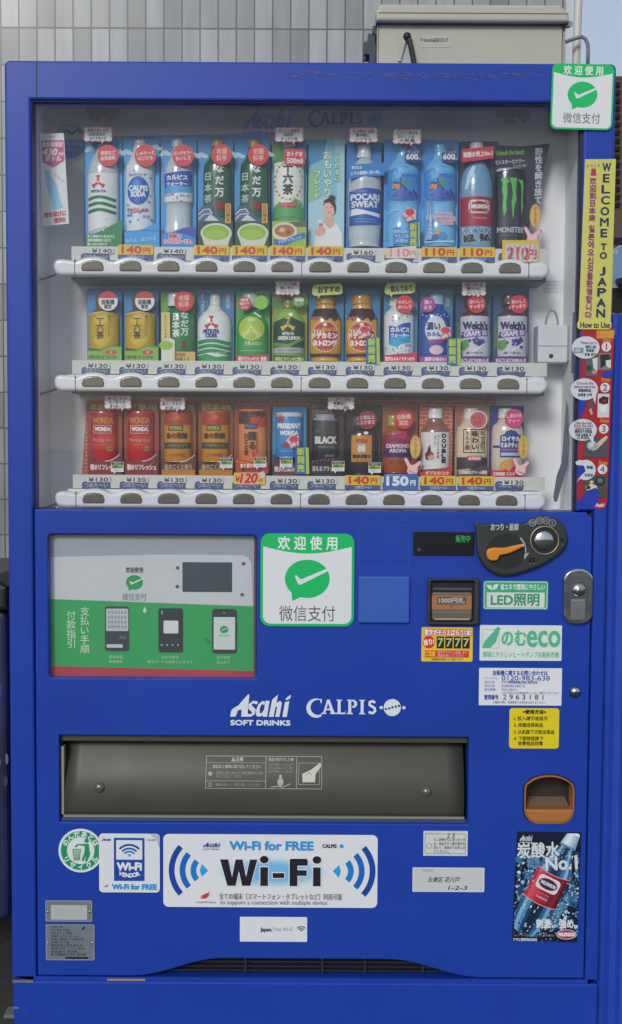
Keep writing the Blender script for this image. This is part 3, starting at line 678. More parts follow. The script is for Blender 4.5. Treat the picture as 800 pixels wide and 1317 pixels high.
# ------------------------------------------------------------------ coin return cup
orange = mat('orange_plastic', '#b0703a', .35, coat=.3, vary=.1, vscale=20); cupdark = mat('cup_smoked', '#3a322e', .35, vary=.15)
def shrink(pts, c, kx, kz=None): return [(c[0] + (a - c[0]) * kx, c[1] + (q - c[1]) * (kz or kx)) for a, q in pts]
cc = (706.5, 1028)
root = plate('change_tray', [fpts(fc, shrink(arch, cc, .975)), fpts(fc, shrink(arch, cc, .92, .935))[::-1]], -.002, .04, .0022, orange, vm, res=3)
lowlip = [(676, 1041), (737, 1041)] + ell(720.5, 1042, 16.2, 16, 8, 4, 90) + ell(692.5, 1042, 16.2, 16, 8, 90, 176)
plate('tray_lip', [fpts(fc, lowlip)], -.004, .03, .003, orange, root, res=3)
b = MB(); a_ = fc.w(672, 994); c = fc.w(741, 1061); b.box(a_[0], c[0], .06, .065, c[2], a_[2], cupdark); b.done('cup', root)
b = MB(); a_ = fc.w(678, 1036); c = fc.w(735, 1044); b.add([(a_[0], .004, c[2]), (c[0], .004, c[2]), (c[0], .058, a_[2]), (a_[0], .058, a_[2])], [(0, 1, 2, 3)], mat('cup_floor', '#8b7466', .4)); b.done('cup_floor', root)
b = MB(); b.box(fc.w(672, 0)[0], fc.w(741, 0)[0], .0425, .06, fc.w(0, 1062)[2], fc.w(0, 1060.5)[2], cupdark); b.done('cup_base', root)

# ------------------------------------------------------------------ coin mechanism
cm = grime(mat('coin_panel', '#303335', .4, vary=.1, vscale=30), '#3d4143', 20, .5, .8, .5)
fm = Frame(670, 702, 0)
o_ = [(611, 688), (611, 676), (613, 673), (668, 672.5), (676, 669), (684, 665.5), (694, 663.5), (705, 664), (716, 668), (724, 676), (728, 688), (728, 697), (724, 706), (715, 714), (695, 727), (668, 737), (652, 740), (642, 739.5), (630, 735), (618, 723), (612.5, 708)]
mech = plate('coin_mechanism', [fpts(fm, smooth(o_))[::-1]], -.012, .0138, .005, cm, vm, 'black coin panel with orange return lever and round chrome coin slot', res=4)
plate('lever_dish', [fpts(fm, ell(649, 708, 25, 23, 40))], -.0128, .002, .0008, mat('dish_dark', '#1b1d1e', .5), mech)
lev = [(624, 713), (624, 708), (627, 705), (633, 703.5), (646, 703.5), (655, 701.5), (670, 698.5), (671.5, 700), (670, 702.5), (657, 709), (648, 712), (641, 713.5), (639.5, 717), (636, 720), (630, 720), (626, 718)]
plate('return_lever', [fpts(fm, smooth(lev, 3))[::-1]], -.022, .010, .003, mat('orange_lever', '#d98a2c', .35, coat=.3), mech, res=3)
b = MB(); c = fm.w(670, 700.5); b.dome((c[0], -.021, c[2]), .0022, .0015, .0022, mat('lever_tip', '#d7cfc4', .4)); b.done('lever_tip', mech)
plate('slot_ring', [fpts(fm, ell(698.5, 694, 18.8, 18.8, 40)), fpts(fm, ell(698.5, 694, 17.0, 17.0, 40))[::-1]], -.0150, .004, .0012, mat('brass_ring', '#a59a7c', .35, metal=.6), mech)
plate('slot_well', [fpts(fm, ell(698.5, 694, 17, 17, 40))], -.0126, .002, .0004, mat('dish_dark', '', 0), mech)
b = MB(); c = fm.w(697.5, 694.5); b.dome((c[0], -.0126, c[2]), .0182, .005, .0182, chrome, n=32); b.box(c[0] - .015, c[0] + .015, -.0186, -.0172, c[2] - .0008, c[2] + .0008, dark); b.done('coin_slot', mech, smooth=False)
k = Ink(Frame(649, 678, -.0124)); k.text('おつり・返却', 649, 678, 8.5, '#b9bdbf', w=35, b=.3); k.done('return_lettering', mech); k = Ink(Frame(698, 670, -.0124))
for u, v, t in ((685, 672.5, '100'), (694, 669.5, '50'), (702.5, 669.5, '10'), (710.5, 672.5, '5')): k.ring(u, v, 4.6, 4.6, .7, '#a7abad'); k.text(t, u, v, 4, '#a7abad')
k.done('coin_lettering', mech); k = Ink(Frame(670, 702, -.0124))
k.ring(649, 708, 28, 25, 2.2, '#a7abad', -42, 6, 12); k.poly([(674, 711.5), (681, 711), (674.5, 719.5)], '#a7abad'); k.ring(649, 708, 24, 21, 1.4, '#565a5d', 70, 130, 12); k.done('turn_arrow', mech)
for u, v in ((721, 696), (684, 721)):
    k = Ink(Frame(u, v, -.0124))
    k.rect(u - 4, v - 4, u + 4, v, '#141516'); k.rect(u - 3.6, v - 2, u - 1.8, v + 3, '#141516'); k.rect(u + 1.8, v - 2, u + 3.6, v + 3, '#141516'); k.oval(u - 2.8, v + 4, 1, .6, '#85898b', 8); k.oval(u + 2.8, v + 4, 1, .6, '#85898b', 8); k.done('braille_mark', mech)

# status display
f = Frame(571, 699, 0); a_ = f.xz(531.5, 714); c = f.xz(609.5, 684)
sd = plate('status_display', [rr(a_[0], a_[1], c[0], c[1], .001)], -.0025, .004, .0008, mat('display_black', '#1d2024', .15, spec=.6), vm)
led = bpy.data.materials.new('lit_green'); led.use_nodes = True; bsdf(led).inputs['Base Color'].default_value = lin('#157a38'); bsdf(led).inputs['Emission Color'].default_value = lin('#2aa050'); bsdf(led).inputs['Emission Strength'].default_value = .35
k = Ink(Frame(571, 699, -.0026)); k.text('販売中', 595.5, 693, 8.5, led, w=18.5, b=.2); k.oval(539, 707, 2.4, 2.4, '#454a4f', 12); k.done('lit_text', sd)

# bill acceptor
f = Frame(582, 773, 0)
def pl(name, u0, v0, u1, v1, y, t, bev, m, par, r=.003, label=None):
    a_ = f.xz(u0, v1); c = f.xz(u1, v0); return plate(name, [rr(a_[0], a_[1], c[0], c[1], r)], y, t, bev, m, par, label, 3)
rim = mat('acceptor_rim', '#33343a', .4, vary=.1, vscale=40)
a_ = f.xz(549, 802.5); c = f.xz(615.5, 743.5); a2 = f.xz(553.5, 799); c2 = f.xz(609, 746.5)
ba = plate('bill_acceptor', [rr(a_[0], a_[1], c[0], c[1], .004), rr(a2[0], a2[1], c2[0], c2[1], .003)[::-1]], -.012, .0135, .003, rim, vm, 'black banknote slot with an orange band under smoked plastic', 3)
pl('slot_back', 551, 745, 612, 801, -.002, .003, .001, mat('slot_black', '#15171b', .5), ba)
pl('slot_mouth', 556, 755.5, 606.5, 759, -.006, .005, .001, mat('slot_grey', '#4c4b50', .5), ba, .001)
pl('smoked_shutter', 555, 761, 607, 797.5, -.008, .008, .004, mat('smoked_shutter', '#6f6256', .25, coat=.5, vary=.1, vscale=40), ba, .005)
k = Ink(Frame(582, 773, -.0082)); k.rect(555.5, 766, 606.5, 784, '#a9744e', 0); k.rect(562, 767.5, 600, 777.5, '#5d5550'); k.text('1000円札', 581, 772.3, 7, '#b9b0a6', w=33, b=.35); k.poly([(578, 778.5), (584, 778.5), (581, 782.5)], '#7c5a44'); k.line([(556, 787.5), (606, 787.5)], 1.2, '#8b7f73'); k.done('note_print', ba)
pl('shutter_edge', 558, 794.5, 604, 797, -.0095, .003, .001, mat('shutter_edge', '#a39a8e', .3), ba, .001)

# chrome lock and small key lock
f = Frame(743, 767, 0)
lk = plate('door_lock', [fpts(f, ell(742.8, 745, 19.2, 14.5, 18, 180, 360) + [(762, 770)] + ell(742.8, 790, 19.2, 13.5, 18, 0, 180) + [(723.6, 770)])[::-1]], -.008, .0095, .004, chrome, vm, 'chrome T-handle door lock with round key cylinder', 4)
plate('lock_handle', [fpts(f, [(733, 770), (752, 770), (752, 796), (749, 797.5), (736, 797.5), (733, 796)])[::-1], ], -.0105, .004, .0015, steel, lk, res=3)
plate('handle_well', [fpts(f, [(731, 757), (735, 748), (743, 745), (751, 748), (755, 757), (754.5, 772), (731.5, 772)])[::-1]], -.0086, .002, .0006, mat('well_grey', '#77797d', .3, metal=.8), lk)
b = MB(); c = f.w(743, 758); b.dome((c[0], -.0084, c[2]), .0125, .006, .0125, chrome, n=28); b.dome((c[0], -.0138, c[2]), .0075, .003, .0075, steel, n=24); b.box(c[0] - .0011, c[0] + .0011, -.0172, -.0162, c[2] - .0045, c[2] + .0045, dark); b.done('key_cylinder', lk, smooth=False)
b = MB(); c = Frame(740, 890, 0).w(740, 890); b.dome((c[0], .002, c[2]), .0118, .004, .0118, mat('lock_rim', '#23262c', .4), n=28); b.dome((c[0], .000, c[2]), .0095, .006, .0095, chrome, n=28); b.box(c[0] - .004, c[0] + .004, -.0064, -.0055, c[2] - .001, c[2] + .001, dark); b.done('key_lock', vm, smooth=False)

# blue blank plates
f = Frame(494, 738, 0)
pl('blank_panel', 460.8, 741, 527, 801.5, -.006, .0072, .0025, blue_soft, vm, .003, 'lighter blue raised square cover')
k = Ink(Frame(494, 702, .0011)); k.frame(461, 675, 526.5, 729.5, .8, '#3350b8', 3); k.done('blank_outline', vm)
# main brand lettering on the blue front
k = Ink(Frame(335, 910, .0010)); maker_mark(k, 296, 893, 374, 922, '#dfe5ea'); k.done('brewery_lettering', vm); k = Ink(Frame(457, 910, .0010)); drink_mark(k, 394, 898.5, 521, 923.5, '#dfe5ea'); k.done('drink_lettering', vm)

# ------------------------------------------------------------------ stickers (flat prints on the front)
def sticker(u0, v0, u1, v1, col=W, r=2.0, Y=.0008, rot=0, t=.0004, border=None):
    k = Ink(Frame((u0 + u1) / 2, (v0 + v1) / 2, Y, rot)); k.slab(rr(u0, v0, u1, v1, r, 5)[::-1], t, col); return k
def pay_sign(u0, v0, u1, v1, Y, t, rot=0):
    G = '#10bd66'; wd = u1 - u0; k = sticker(u0, v0, u1, v1, G, wd * .1, Y, rot, t); b_ = wd * .028
    z = v0 + wd * .14
    arc_ = [(u0 + b_ + (wd - 2 * b_) * q / 12, z + wd * .075 * math.sin(math.pi * q / 12)) for q in range(13)]
    bot = rr(u0 + b_, v0 + wd * .3, u1 - b_, v1 - b_, wd * .08, 5)
    bot = [p for p in bot if p[1] > v0 + wd * .5]
    bot = sorted([p for p in bot if p[0] > (u0 + u1) / 2], key=lambda p: p[1] - p[0] * .2) + sorted([p for p in bot if p[0] <= (u0 + u1) / 2], key=lambda p: -p[1] - p[0] * .2)
    k.poly(arc_ + bot, '#e0e3e6')
    k.text('欢 迎 使 用', (u0 + u1) / 2, v0 + wd * .105, wd * .135, '#e6efe9', w=wd * .63, b=wd * .003)
    tick(k, (u0 + u1) / 2, v0 + wd * .485, wd * .24, G, '#e0e3e6'); k.text('微信支付', (u0 + u1) / 2, v0 + wd * .86, wd * .16, '#5a5f64', w=wd * .6); return k
k = pay_sign(335, 686, 455.5, 806, -.0012, .002); k.done('payment_sticker', vm, 'large square white and green payment sticker with tick bubble, beside the payment window')
k = pay_sign(709, 83, 789, 166, -.004, .003, -1.2)
o = k.done('payment_sign'); tag(o, 'white and green square sign with tick bubble overhanging the machine'"'"'s top right corner', 'sign')

k = sticker(621.5, 747, 705, 784, '#3fae80', 3); k.frame(622.5, 748, 704, 783, .8, '#d9e6df', 2.5); k.rect(626, 762, 700.5, 781.5, '#d8dedb', 1)
k.text('省エネで環境にやさしい', 672, 755, 7.4, '#dbe9e2', w=57, b=.2); k.poly([(625, 752), (632, 753), (633, 759), (628, 757)], '#dbe9e2'); k.poly([(633, 759), (635, 752), (641, 751), (639, 757)], '#dbe9e2')
k.text('LED照明', 662.5, 771.5, 15, '#3a9470', w=62, b=.5); k.done('lighting_sticker', vm, 'green and white energy saving lamp sticker')
k = sticker(617, 804, 722.5, 850, '#dfe6e4', 1); E_ = '#5ab98f'
k.frame(620, 809, 642, 834, .7, '#8ccab0'); k.poly([(620, 834), (624, 824), (632, 815), (640, 809), (642, 812), (638, 826), (630, 834)], E_); k.poly([(634, 811), (640, 806), (644, 808), (640, 816)], E_); k.oval(626, 829, 4, 5, E_)
k.text('のむ', 661, 821, 20, E_, w=31, b=.6, out='#c3e2d4', ow=.8); k.text('eco', 699, 821.5, 20, E_, w=42, b=.8, out='#c3e2d4', ow=.8); k.text('環境にやさしいヒートポンプ自動販売機', 670, 842, 7.2, '#6bb896', w=98, b=.1); k.done('eco_sticker', vm, 'white sticker with green animal mark and green lettering')
k = sticker(542, 806.5, 608, 851, '#e8c83c', 2); k.text('数字がそろえばもう1本!', 576, 813.5, 8, '#f0e4e0', w=60, b=.35, out='#c0253a', ow=.9); k.oval(551.5, 826, 8, 8, '#d8322c'); k.text('当り!', 551.5, 826, 7, '#f0e6e0', w=13, b=.4, rot=8)
for n_ in range(4):
    u = 561.5 + n_ * 11; k.rect(u, 818.5, u + 9.6, 834, '#20241c'); k.text('7', u + 5, 826.2, 10.5, '#b7c49a', b=.3)
k.rect(546.5, 836.5, 603, 845.5, '#d3342e'); k.rect(546.5, 836.5, 561, 845.5, '#e0641f'); k.text('ご注意', 553.8, 841, 6, '#e8c83c', w=12, b=.2); k.text('数字がそろうと点滅します', 582, 839, 3.6, '#f0d6cc', w=38); k.text('商品を選んでください', 580, 843.2, 3.6, '#f0d6cc', w=34); k.text('当選確率は機械ごとに異なります', 575, 848, 2.8, '#4a3d1c', w=40); k.done('lucky_number_sticker', vm, 'yellow and red lucky number sticker with four black sevens')
k = sticker(616, 859, 722.5, 907.5, W, .6); B_ = '#2d4fa0'
k.text('自販機に関するお問い合わせは', 669, 865.5, 6, B_, w=70, b=.25); k.text('0120-983-638', 676, 872, 6.2, B_, w=62, b=.15)
for n_, (a_, c) in enumerate((('フリーダイヤル', ''), ('会社名', 'アサヒ飲料販売株式会社 東京支店'), ('所在地', '東京都台東区浅草四丁目'), ('受付時間', '平日九時から'), ('', '※土日祝日は自動音声によるご案内になります'))):
    if a_: k.text(a_, 623, 872.5 + n_ * 4.9, 3.6, B_, al='l', w=10 + len(a_))
    if c: k.text(c, 645, 872.5 + n_ * 4.9 - (.8 if not a_ else 0), 3.6 if a_ else 2.8, B_, al='l', w=[0, 46, 30, 20, 74][n_], b=.12 if n_ == 1 else 0)
k.text('管理番号', 632, 897, 6, B_, w=18, b=.2); k.text('2 9 6 3 1 8 1', 673, 896.5, 6.4, '#3a4866', w=52, b=.1); k.text('お電話の際は、管理番号とお名前をお知らせください', 668, 903.5, 3, B_, w=68); k.done('contact_sticker', vm, 'white enquiry sticker with blue text and telephone number')
k = sticker(655, 910.5, 719, 963, '#e3cf1d', 4); T_ = '#3f3a18'
k.text('<使用方法>', 687, 915.5, 5, '#201d10', w=30, b=.35)
for n_, t in enumerate(('1. 投入硬币或纸币', '2. 按键选择商品', '3. 从机器下方取出商品', '4. 下部按钮按下', '   收零钱后找零')): k.text(t, 661, (924, 932.5, 941.5, 950, 956.5)[n_], 5.2, T_, al='l', w=(43, 37, 52, 38, 36)[n_] if n_ < 4 else 31, b=.15) if n_ < 4 else k.text('收零钱后找零', 666.5, 956.5, 5.2, T_, al='l', w=32, b=.15)
k.done('usage_sticker', vm, 'yellow rounded sticker with four numbered usage steps')

# wide Wi-Fi banner
k = sticker(210, 1072.5, 485.5, 1168, '#e2e5e8', 7); WB = ['#2fa3e6', '#1f7fd0', '#1a66c0', '#1b45a2']
waves(k, 267, 1120, 180, WB[1:], 22, 14, 7.5); waves(k, 433, 1120, 0, WB[1:], 22, 14, 7.5)
k.poly([(268, 1120), (259.5, 1111.5), (257, 1120), (259.5, 1128.5)], WB[0]); k.poly([(428, 1120), (436, 1111.5), (438.5, 1120), (436, 1128.5)], WB[0])
for n_ in range(7): k.oval(350, 1122, 72 - n_ * 5, 20 - n_ * 1.6, ['#d6e1e9', '#c8dcea', '#b8d6ea', '#a8d0ea', '#98caea', '#88c4e9', '#78bde8'][n_])
maker_mark(k, 261, 1083, 283.5, 1089.5, '#26458f', False); k.text('SOFT DRINKS', 272, 1092, 2.2, '#26458f', w=21); k.text('Wi-Fi for FREE', 349, 1087, 11, '#2a97dc', w=107, b=.75); k.text('CALPIS', 423.5, 1087, 4.6, '#3a4656', w=18, b=.3); k.oval(439, 1087, 2.6, 2.6, '#2a97dc', 14)
wf = [[(283, 1105), (293.5, 1105), (298.5, 1128), (303, 1105), (312, 1105), (316.5, 1128), (321.5, 1105), (331, 1105), (322, 1139.5), (311.5, 1139.5), (307.3, 1120), (303, 1139.5), (292.5, 1139.5)],
      rr(334.8, 1114.8, 344.8, 1139.5, 0), ell(339.8, 1105, 5.6, 5.0, 20), rr(350.7, 1122.4, 365.6, 1129, 0), [(372.5, 1105), (395.7, 1105), (395.7, 1112.6), (382.6, 1112.6), (382.6, 1118.6), (394.4, 1118.6), (394.4, 1126), (382.6, 1126), (382.6, 1139.5), (372.5, 1139.5)], rr(402.6, 1114.8, 412.4, 1139.5, 0), ell(407.5, 1105, 5.6, 5.0, 20)]
for q in wf: k.line(q + q[:2], 2.4, '#dfe6ec')
for q in wf: k.poly(q, '#20222b')
k.layer += 1; k.text('全ての端末〔スマートフォン・タブレットなど〕利用可能', 361, 1153.5, 7.8, '#8a8480', w=158, b=.12); k.text('to support a connection with multiple device', 352, 1161, 6, '#8a8480', w=138)
for n_ in range(3): k.poly([(257, 1153.5 + n_ * 1.6), (270, 1147.5 + n_ * 2.2), (266 - n_, 1152.5 + n_ * 1.9)], '#c8344a')
k.text('CloverWireless', 264.5, 1161, 2.8, '#8a6a70', w=26); k.done('wifi_banner', vm, 'wide white sticker with large black Wi-Fi lettering between blue wave arcs')
# round recycling sticker and vendor sticker
k = Ink(Frame(104, 1094, .0008)); k.slab(ell(103.8, 1094, 28.6, 28.6, 48)[::-1], .0004, '#dde5e2'); GRN = '#1c9468'; k.ring(103.8, 1094, 25.6, 25.6, 8, GRN, n=48)
for t, a0, a1, top in (('のんだあとは', 152, 28, True), ('リサイクル', 212, 328, False)):
    for n_, ch in enumerate(t):
        a_ = a0 + (a1 - a0) * n_ / (len(t) - 1); u, v = 103.8 + 21.6 * math.cos(rad(a_)), 1094 - 21.6 * math.sin(rad(a_))
        k.text(ch, u, v, 7.4, '#e3ebe6', rot=(a_ - 90) if top else (a_ + 90), b=.3)
k.oval(111.5, 1080.8, 2.8, 2.8, GRN); k.poly([(106, 1085), (114, 1084.5), (115, 1094), (116, 1098), (112, 1108), (109.5, 1108), (110.5, 1098), (107.5, 1108), (105, 1106), (109, 1095), (109, 1088), (101, 1086.6), (101.5, 1085)], GRN); k.poly([(96.5, 1088), (100, 1084.5), (101, 1086.5), (97.5, 1090)], GRN)
k.line([(93.5, 1092), (103.5, 1092), (101.8, 1106), (95.5, 1106), (93.5, 1092)], .9, GRN); [k.line([(93.5 + q * 2.5, 1092), (95.6 + q * 1.55, 1106)], .6, GRN) for q in (1, 2, 3)]; [k.line([(94 + q * .5, 1092 + q * 3.6), (103 - q * .4, 1092 + q * 3.6)], .6, GRN) for q in (1, 2, 3)]
k.done('recycling_sticker', vm, 'round green and white recycling sticker with a figure dropping litter in a basket')
k = sticker(127.5, 1071.5, 205.5, 1148.5, '#dfe3e7', 5, .0004, 0); k.rect(146.5, 1077, 186, 1133.5, '#1d4aa6'); k.rect(149.5, 1080, 183, 1105.5, '#dfe3e7', 1)
for n_, (r0, c) in enumerate(((6, '#3aa0d8'), (10, '#2f86c8'), (14.2, '#2563b4'), (19, '#203f86'))):
    if n_ == 0: k.poly([(166.4 - 2.6, 1098.5), (166.4 + 2.6, 1098.5), (166.4, 1102.5)], c)
    else: k.ring(166.4, 1103.5, r0 * .98, r0 * .98, 2.6, c, 180 + 43, 360 - 43, 16)
k.text('Wi-Fi', 166.3, 1114.5, 9.5, '#e4e8ec', w=31, b=.8)
for n_, ch in enumerate('VENDOR'): a_ = 248 + n_ * 8.8; k.text(ch, 166.3 + 30 * math.cos(rad(a_)), 1096 - 30 * math.sin(rad(a_)) , 5, '#e4e8ec', rot=a_ + 90, b=.4)
k.text('Wi-Fi for FREE', 173, 1141, 6.8, '#2f8fd0', w=57, b=.5); maker_mark(k, 131, 1077.5, 143, 1080.8, '#26458f', False); k.text('CALPIS', 194.5, 1079.5, 2.6, '#5a6474', w=12); k.poly([(133, 1141), (140, 1137.5), (137, 1141.5)], '#c8505e'); k.poly([(193, 1071.5), (201, 1071.8), (204, 1074), (205.4, 1090), (201, 1078)], '#b9c0c8')
k.done('vendor_sticker', vm, 'small square white and blue Wi-Fi vendor sticker with a lifted corner')
k = sticker(308.5, 1179, 395, 1211.5, '#dfe3e7', 1, .0008, 0); k.text('Japan.', 342.5, 1195.5, 5.2, '#33383f', w=15, b=.35); k.text('Free Wi-Fi', 364, 1195, 5.2, '#7b8188', w=25)
for r0 in (3, 5.6, 8.2): k.ring(387.5, 1199, r0, r0, 1.3, '#33383f', 225, 315, 12)
k.done('free_wifi_sticker', vm, 'small plain white rectangular Wi-Fi sticker below the banner')
k = sticker(544.5, 1068.5, 601.5, 1101, '#d4d6d4', .8, .0008); k.frame(546.5, 1072, 599, 1098.5, .6, '#6d7274', 2); k.text('2 5', 580, 1074.5, 6, '#3f4447', w=10, b=.15, sh=.2); k.text('日付シール', 556, 1072, 3.4, '#8fa0b4'); k.ring(552, 1088, 3.6, 3.6, .6, '#6d7274')
for n_, t in enumerate(('もし故障かなと思ったとき', 'は、商品ボタン横の番号を', '控えて、係員までお申し出', 'てください。')): k.text(t, 558, 1079.8 + n_ * 5.2, 3.8, '#6d7274', al='l', w=40 if n_ < 3 else 20, b=.1)
k.done('service_sticker', vm, 'small worn silver-grey notice sticker with printed lines under the delivery flap')
k = sticker(530.5, 1115.5, 623, 1147.5, '#c9cccb', 1.5, .0006); k.frame(531, 1116, 622.5, 1147, .7, '#e1e3e2', 1.5); k.text('所在地', 550, 1119.5, 3.6, '#85898a', w=14); k.text('台東区 花川戸', 571, 1131.5, 6.5, '#46494b', w=40, b=.15, sh=.25); k.text('1-2-3', 589, 1142, 5.2, '#46494b', w=24, b=.15, sh=.3); k.line([(617, 1143), (619, 1144.5)], .6, '#6d7274'); k.done('address_plate', vm, 'plain silver-grey address plate with handwritten street number')
for (u0, v0, u1, v1, nm, lab) in ((58.5, 1158, 118.5, 1185.5, 'certificate_plate', 'grey riveted plate with a blank pale metal window'), (59, 1188.5, 121.5, 1235.5, 'rating_plate', 'dark grey riveted rating plate with fine black print')):
    k = sticker(u0, v0, u1, v1, grey, 1.5, -.0002, 0, .0012); k.frame(u0, v0, u1, v1, .8, '#9aa3ad', 1.5)
    if nm == 'certificate_plate': k.rect(65.5, 1164, 112, 1183, '#b4b8b9'); [k.line([(70, v_), (108, v_)], .6, '#a2a6a8') for v_ in (1169, 1173, 1177)]
    else:
        Z_ = '#2c3034'
        for n_, (t, w_) in enumerate((('自動販売機', 15), ('型式 電気冷蔵庫', 24), ('品名 缶ボトル飲料', 28), ('定格電圧 百ボルト 五十ヘルツ', 36), ('定格消費電力 加熱冷却', 42), ('冷媒 封入量', 24), ('電熱装置の定格 屋外用', 40), ('製造年月 二〇一四年', 44), ('製造番号 収容数', 34), ('富士電機株式会社 東京都', 45))): k.text(t, 65.5, 1192 + n_ * 4, 3.2, Z_, al='l', w=w_)
        k.rect(84, 1231, 113.5, 1233.5, '#191b1e'); k.poly([(105, 1195), (107, 1191.5), (109.5, 1191), (108, 1195.5)], '#191b1e')
    o = k.done(nm, vm, lab); m = MB()
    for u in (61.5, u1 - 3): c = Frame(u, (v0 + v1) / 2 , -.0005).w(u, (v0 + v1) / 2 + 1); m.dome(c, .0026, .0018, .0026, chrome, n=12)
    m.done('rivet', o)

# carbonated water poster
k = Ink(Frame(703, 1140, .0006), eps=.0000025); k.slab([(664, 1068.5), (746.5, 1069), (743.5, 1213.5), (659.5, 1211)], .0004, '#141a30')
for q in range(26):
    u, v = random.choice([(random.uniform(665, 690), random.uniform(1098, 1180)), (random.uniform(715, 742), random.uniform(1120, 1190))]); a_ = random.uniform(4, 9)
    k.poly([(max(662, min(744, u + a_ * random.uniform(.6, 1.2) * math.cos(x))), v + a_ * random.uniform(.8, 1.9) * math.sin(x)) for x in (0, .7, 1.4, 2.1, 2.8, 3.5, 4.2, 4.9, 5.6)], random.choice(['#2c5a86', '#3f739c', '#5b8fb4', '#24476e']))
cl = lambda u, v: (max(661.5, min(744, u)), max(1070, min(1211, v)))
for q in range(1000):
    u, v = random.uniform(664, 745), random.uniform(1080, 1205); d_ = abs((u - 703) * .35 + (v - 1142) * .02)
    if v < 1102 and random.random() < .8: continue
    a_ = abs(random.gauss(0, 1.0)) + .3; t = random.uniform(0, 6.3)
    c_ = random.choice(['#4f86ad', '#7fb0cc', '#a6cde0', '#2f5f8c', '#274a78', '#c6dfe9', '#3b78a6', '#182648'])
    k.poly([cl(u + a_ * random.uniform(.5, 1.6) * math.cos(t + x), v + a_ * random.uniform(.5, 1.6) * math.sin(t + x)) for x in (0, 1.1, 2.2, 3.1, 4.2, 5.2)], c_)
k.layer += 20
def tb(x, y): a_ = rad(26); return (703 + x * math.cos(a_) - y * math.sin(a_), 1140 + x * math.sin(a_) + y * math.cos(a_))   # bottle axes, tilted
def tp(pts, c): k.poly([cl(*tb(*p)) for p in pts], c)
BP = [(-60, 9), (-56, 9), (-50, 10.5), (-42, 14), (-34, 18.5), (-28, 21.5), (-20, 22.5), (24, 22.5), (40, 22.5), (52, 21), (60, 19), (66, 16)]
def br(y):
    for (a_, r0), (c_, r1) in zip(BP, BP[1:]):
        if a_ <= y <= c_: return r0 + (r1 - r0) * (y - a_) / (c_ - a_)
    return BP[-1][1]
def strips(y0, y1, cols, bow=3.0, n_=10):
    L_ = len(cols)
    for i_, c_ in enumerate(cols):
        s0, s1 = -1 + 2 * i_ / L_, -1 + 2 * (i_ + 1) / L_ + .02; ys = [y0 + (y1 - y0) * q / n_ for q in range(n_ + 1)]
        tp([(s0 * br(y), y + bow * (1 - s0 * s0)) for y in ys] + [(s1 * br(y), y + bow * (1 - s1 * s1)) for y in ys[::-1]], c_)
strips(-60, -20, ['#3f6f9c', '#8db8d2', '#5b93ba', '#2c5480', '#1c3558', '#1a2f50', '#274c78', '#3f74a4', '#86b3cf', '#3a648e'])
strips(22, 66, ['#2c5480', '#7fb0d0', '#4d8cba', '#1f4470', '#132648', '#101f3c', '#16304f', '#2f649a', '#6fa6ca', '#2c5076'])
strips(-20, 22, ['#b8323f', '#d4545e', '#cf4852', '#bb303e', '#ad2838', '#a32435', '#922033', '#7c1c2f', '#8e2234', '#5e1727'])
for y in (-20, 22): tp([(22.5 * s_ / 8, y + 3 * (1 - (s_ / 8) ** 2) - .5) for s_ in range(-8, 9)] + [(22.5 * s_ / 8, y + 3 * (1 - (s_ / 8) ** 2) + .5) for s_ in range(8, -9, -1)], '#d9a0a6')
for i_, c_ in enumerate(['#a9c6d4', '#d5e4ea', '#e3edf1', '#cfdfe7', '#b3cbd8', '#98b6c8', '#7f9fb4']): tp([(-10.5 + i_ * 3, -78), (-7.4 + i_ * 3, -78), (-7.4 + i_ * 3, -60), (-10.5 + i_ * 3, -60)], c_)
tp(ell(0, -78, 10.5, 2.2, 20), '#dfe9ee'); tp([(-11, -60), (11, -60), (11, -57.5), (-11, -57.5)], '#5f86a2')
for q in range(26): x, y = random.uniform(-17, 17), random.choice([random.uniform(26, 62), random.uniform(-44, -24)]); tp(ell(x, y, random.uniform(.4, 1.4), random.uniform(.6, 2.6), 8), random.choice(['#a8cde0', '#6fa3c6', '#d6e8ef', '#1c3c66']))
k.poly([tb(*p) for p in rr(-15, -13, 15, 6, 5, 5)], '#d9dde0'); k.poly([tb(*p) for p in ell(0, -3.5, 13, 7.2, 24)], '#a52334'); k.poly([tb(*p) for p in ell(0, -3.5, 11.8, 6.0, 24)], '#20304e'); c_ = tb(0, -3.5); k.text('WILKINSON', c_[0], c_[1], 4.6, '#d9dde0', w=21, b=.25, rot=-26)
c_ = tb(0, 11); k.text('SINCE 1904', c_[0], c_[1], 2.4, '#d08a90', w=16, rot=-26); c_ = tb(0, 16); k.text('TANSAN', c_[0], c_[1], 3, '#d9dde0', w=16, rot=-26)
for q in range(130):
    x, y = random.choice([(random.gauss(-24, 5), random.uniform(-20, 66)), (random.gauss(26, 5), random.uniform(-30, 60)), (random.gauss(0, 16), random.gauss(62, 5)), (random.gauss(0, 10), random.gauss(-48, 5))]); u, v = cl(*tb(x, y)); a_ = random.uniform(.5, 2.4); t = random.uniform(0, 6)
    k.poly([cl(u + a_ * math.cos(t), v + a_ * math.sin(t)), cl(u + .5 * math.cos(t + 1.6), v + .6 * math.sin(t + 1.6)), cl(u + a_ * math.cos(t + 3.1), v + a_ * math.sin(t + 3.1)), cl(u + .6 * math.cos(t + 4.7), v + .5 * math.sin(t + 4.7))], random.choice(['#b9d5e2', '#dce9ee', '#86b4d0', '#5b93b8']))
k.eps = .000004; k.layer = 950; maker_mark(k, 667, 1072, 683.5, 1080, '#c9d2da'); k.text('炭酸水', 691, 1092, 19, '#d7dde2', w=54, b=.5, rot=1.5); k.text('No.1', 721, 1108.5, 17, '#d7dde2', w=40, b=.8, rot=4)
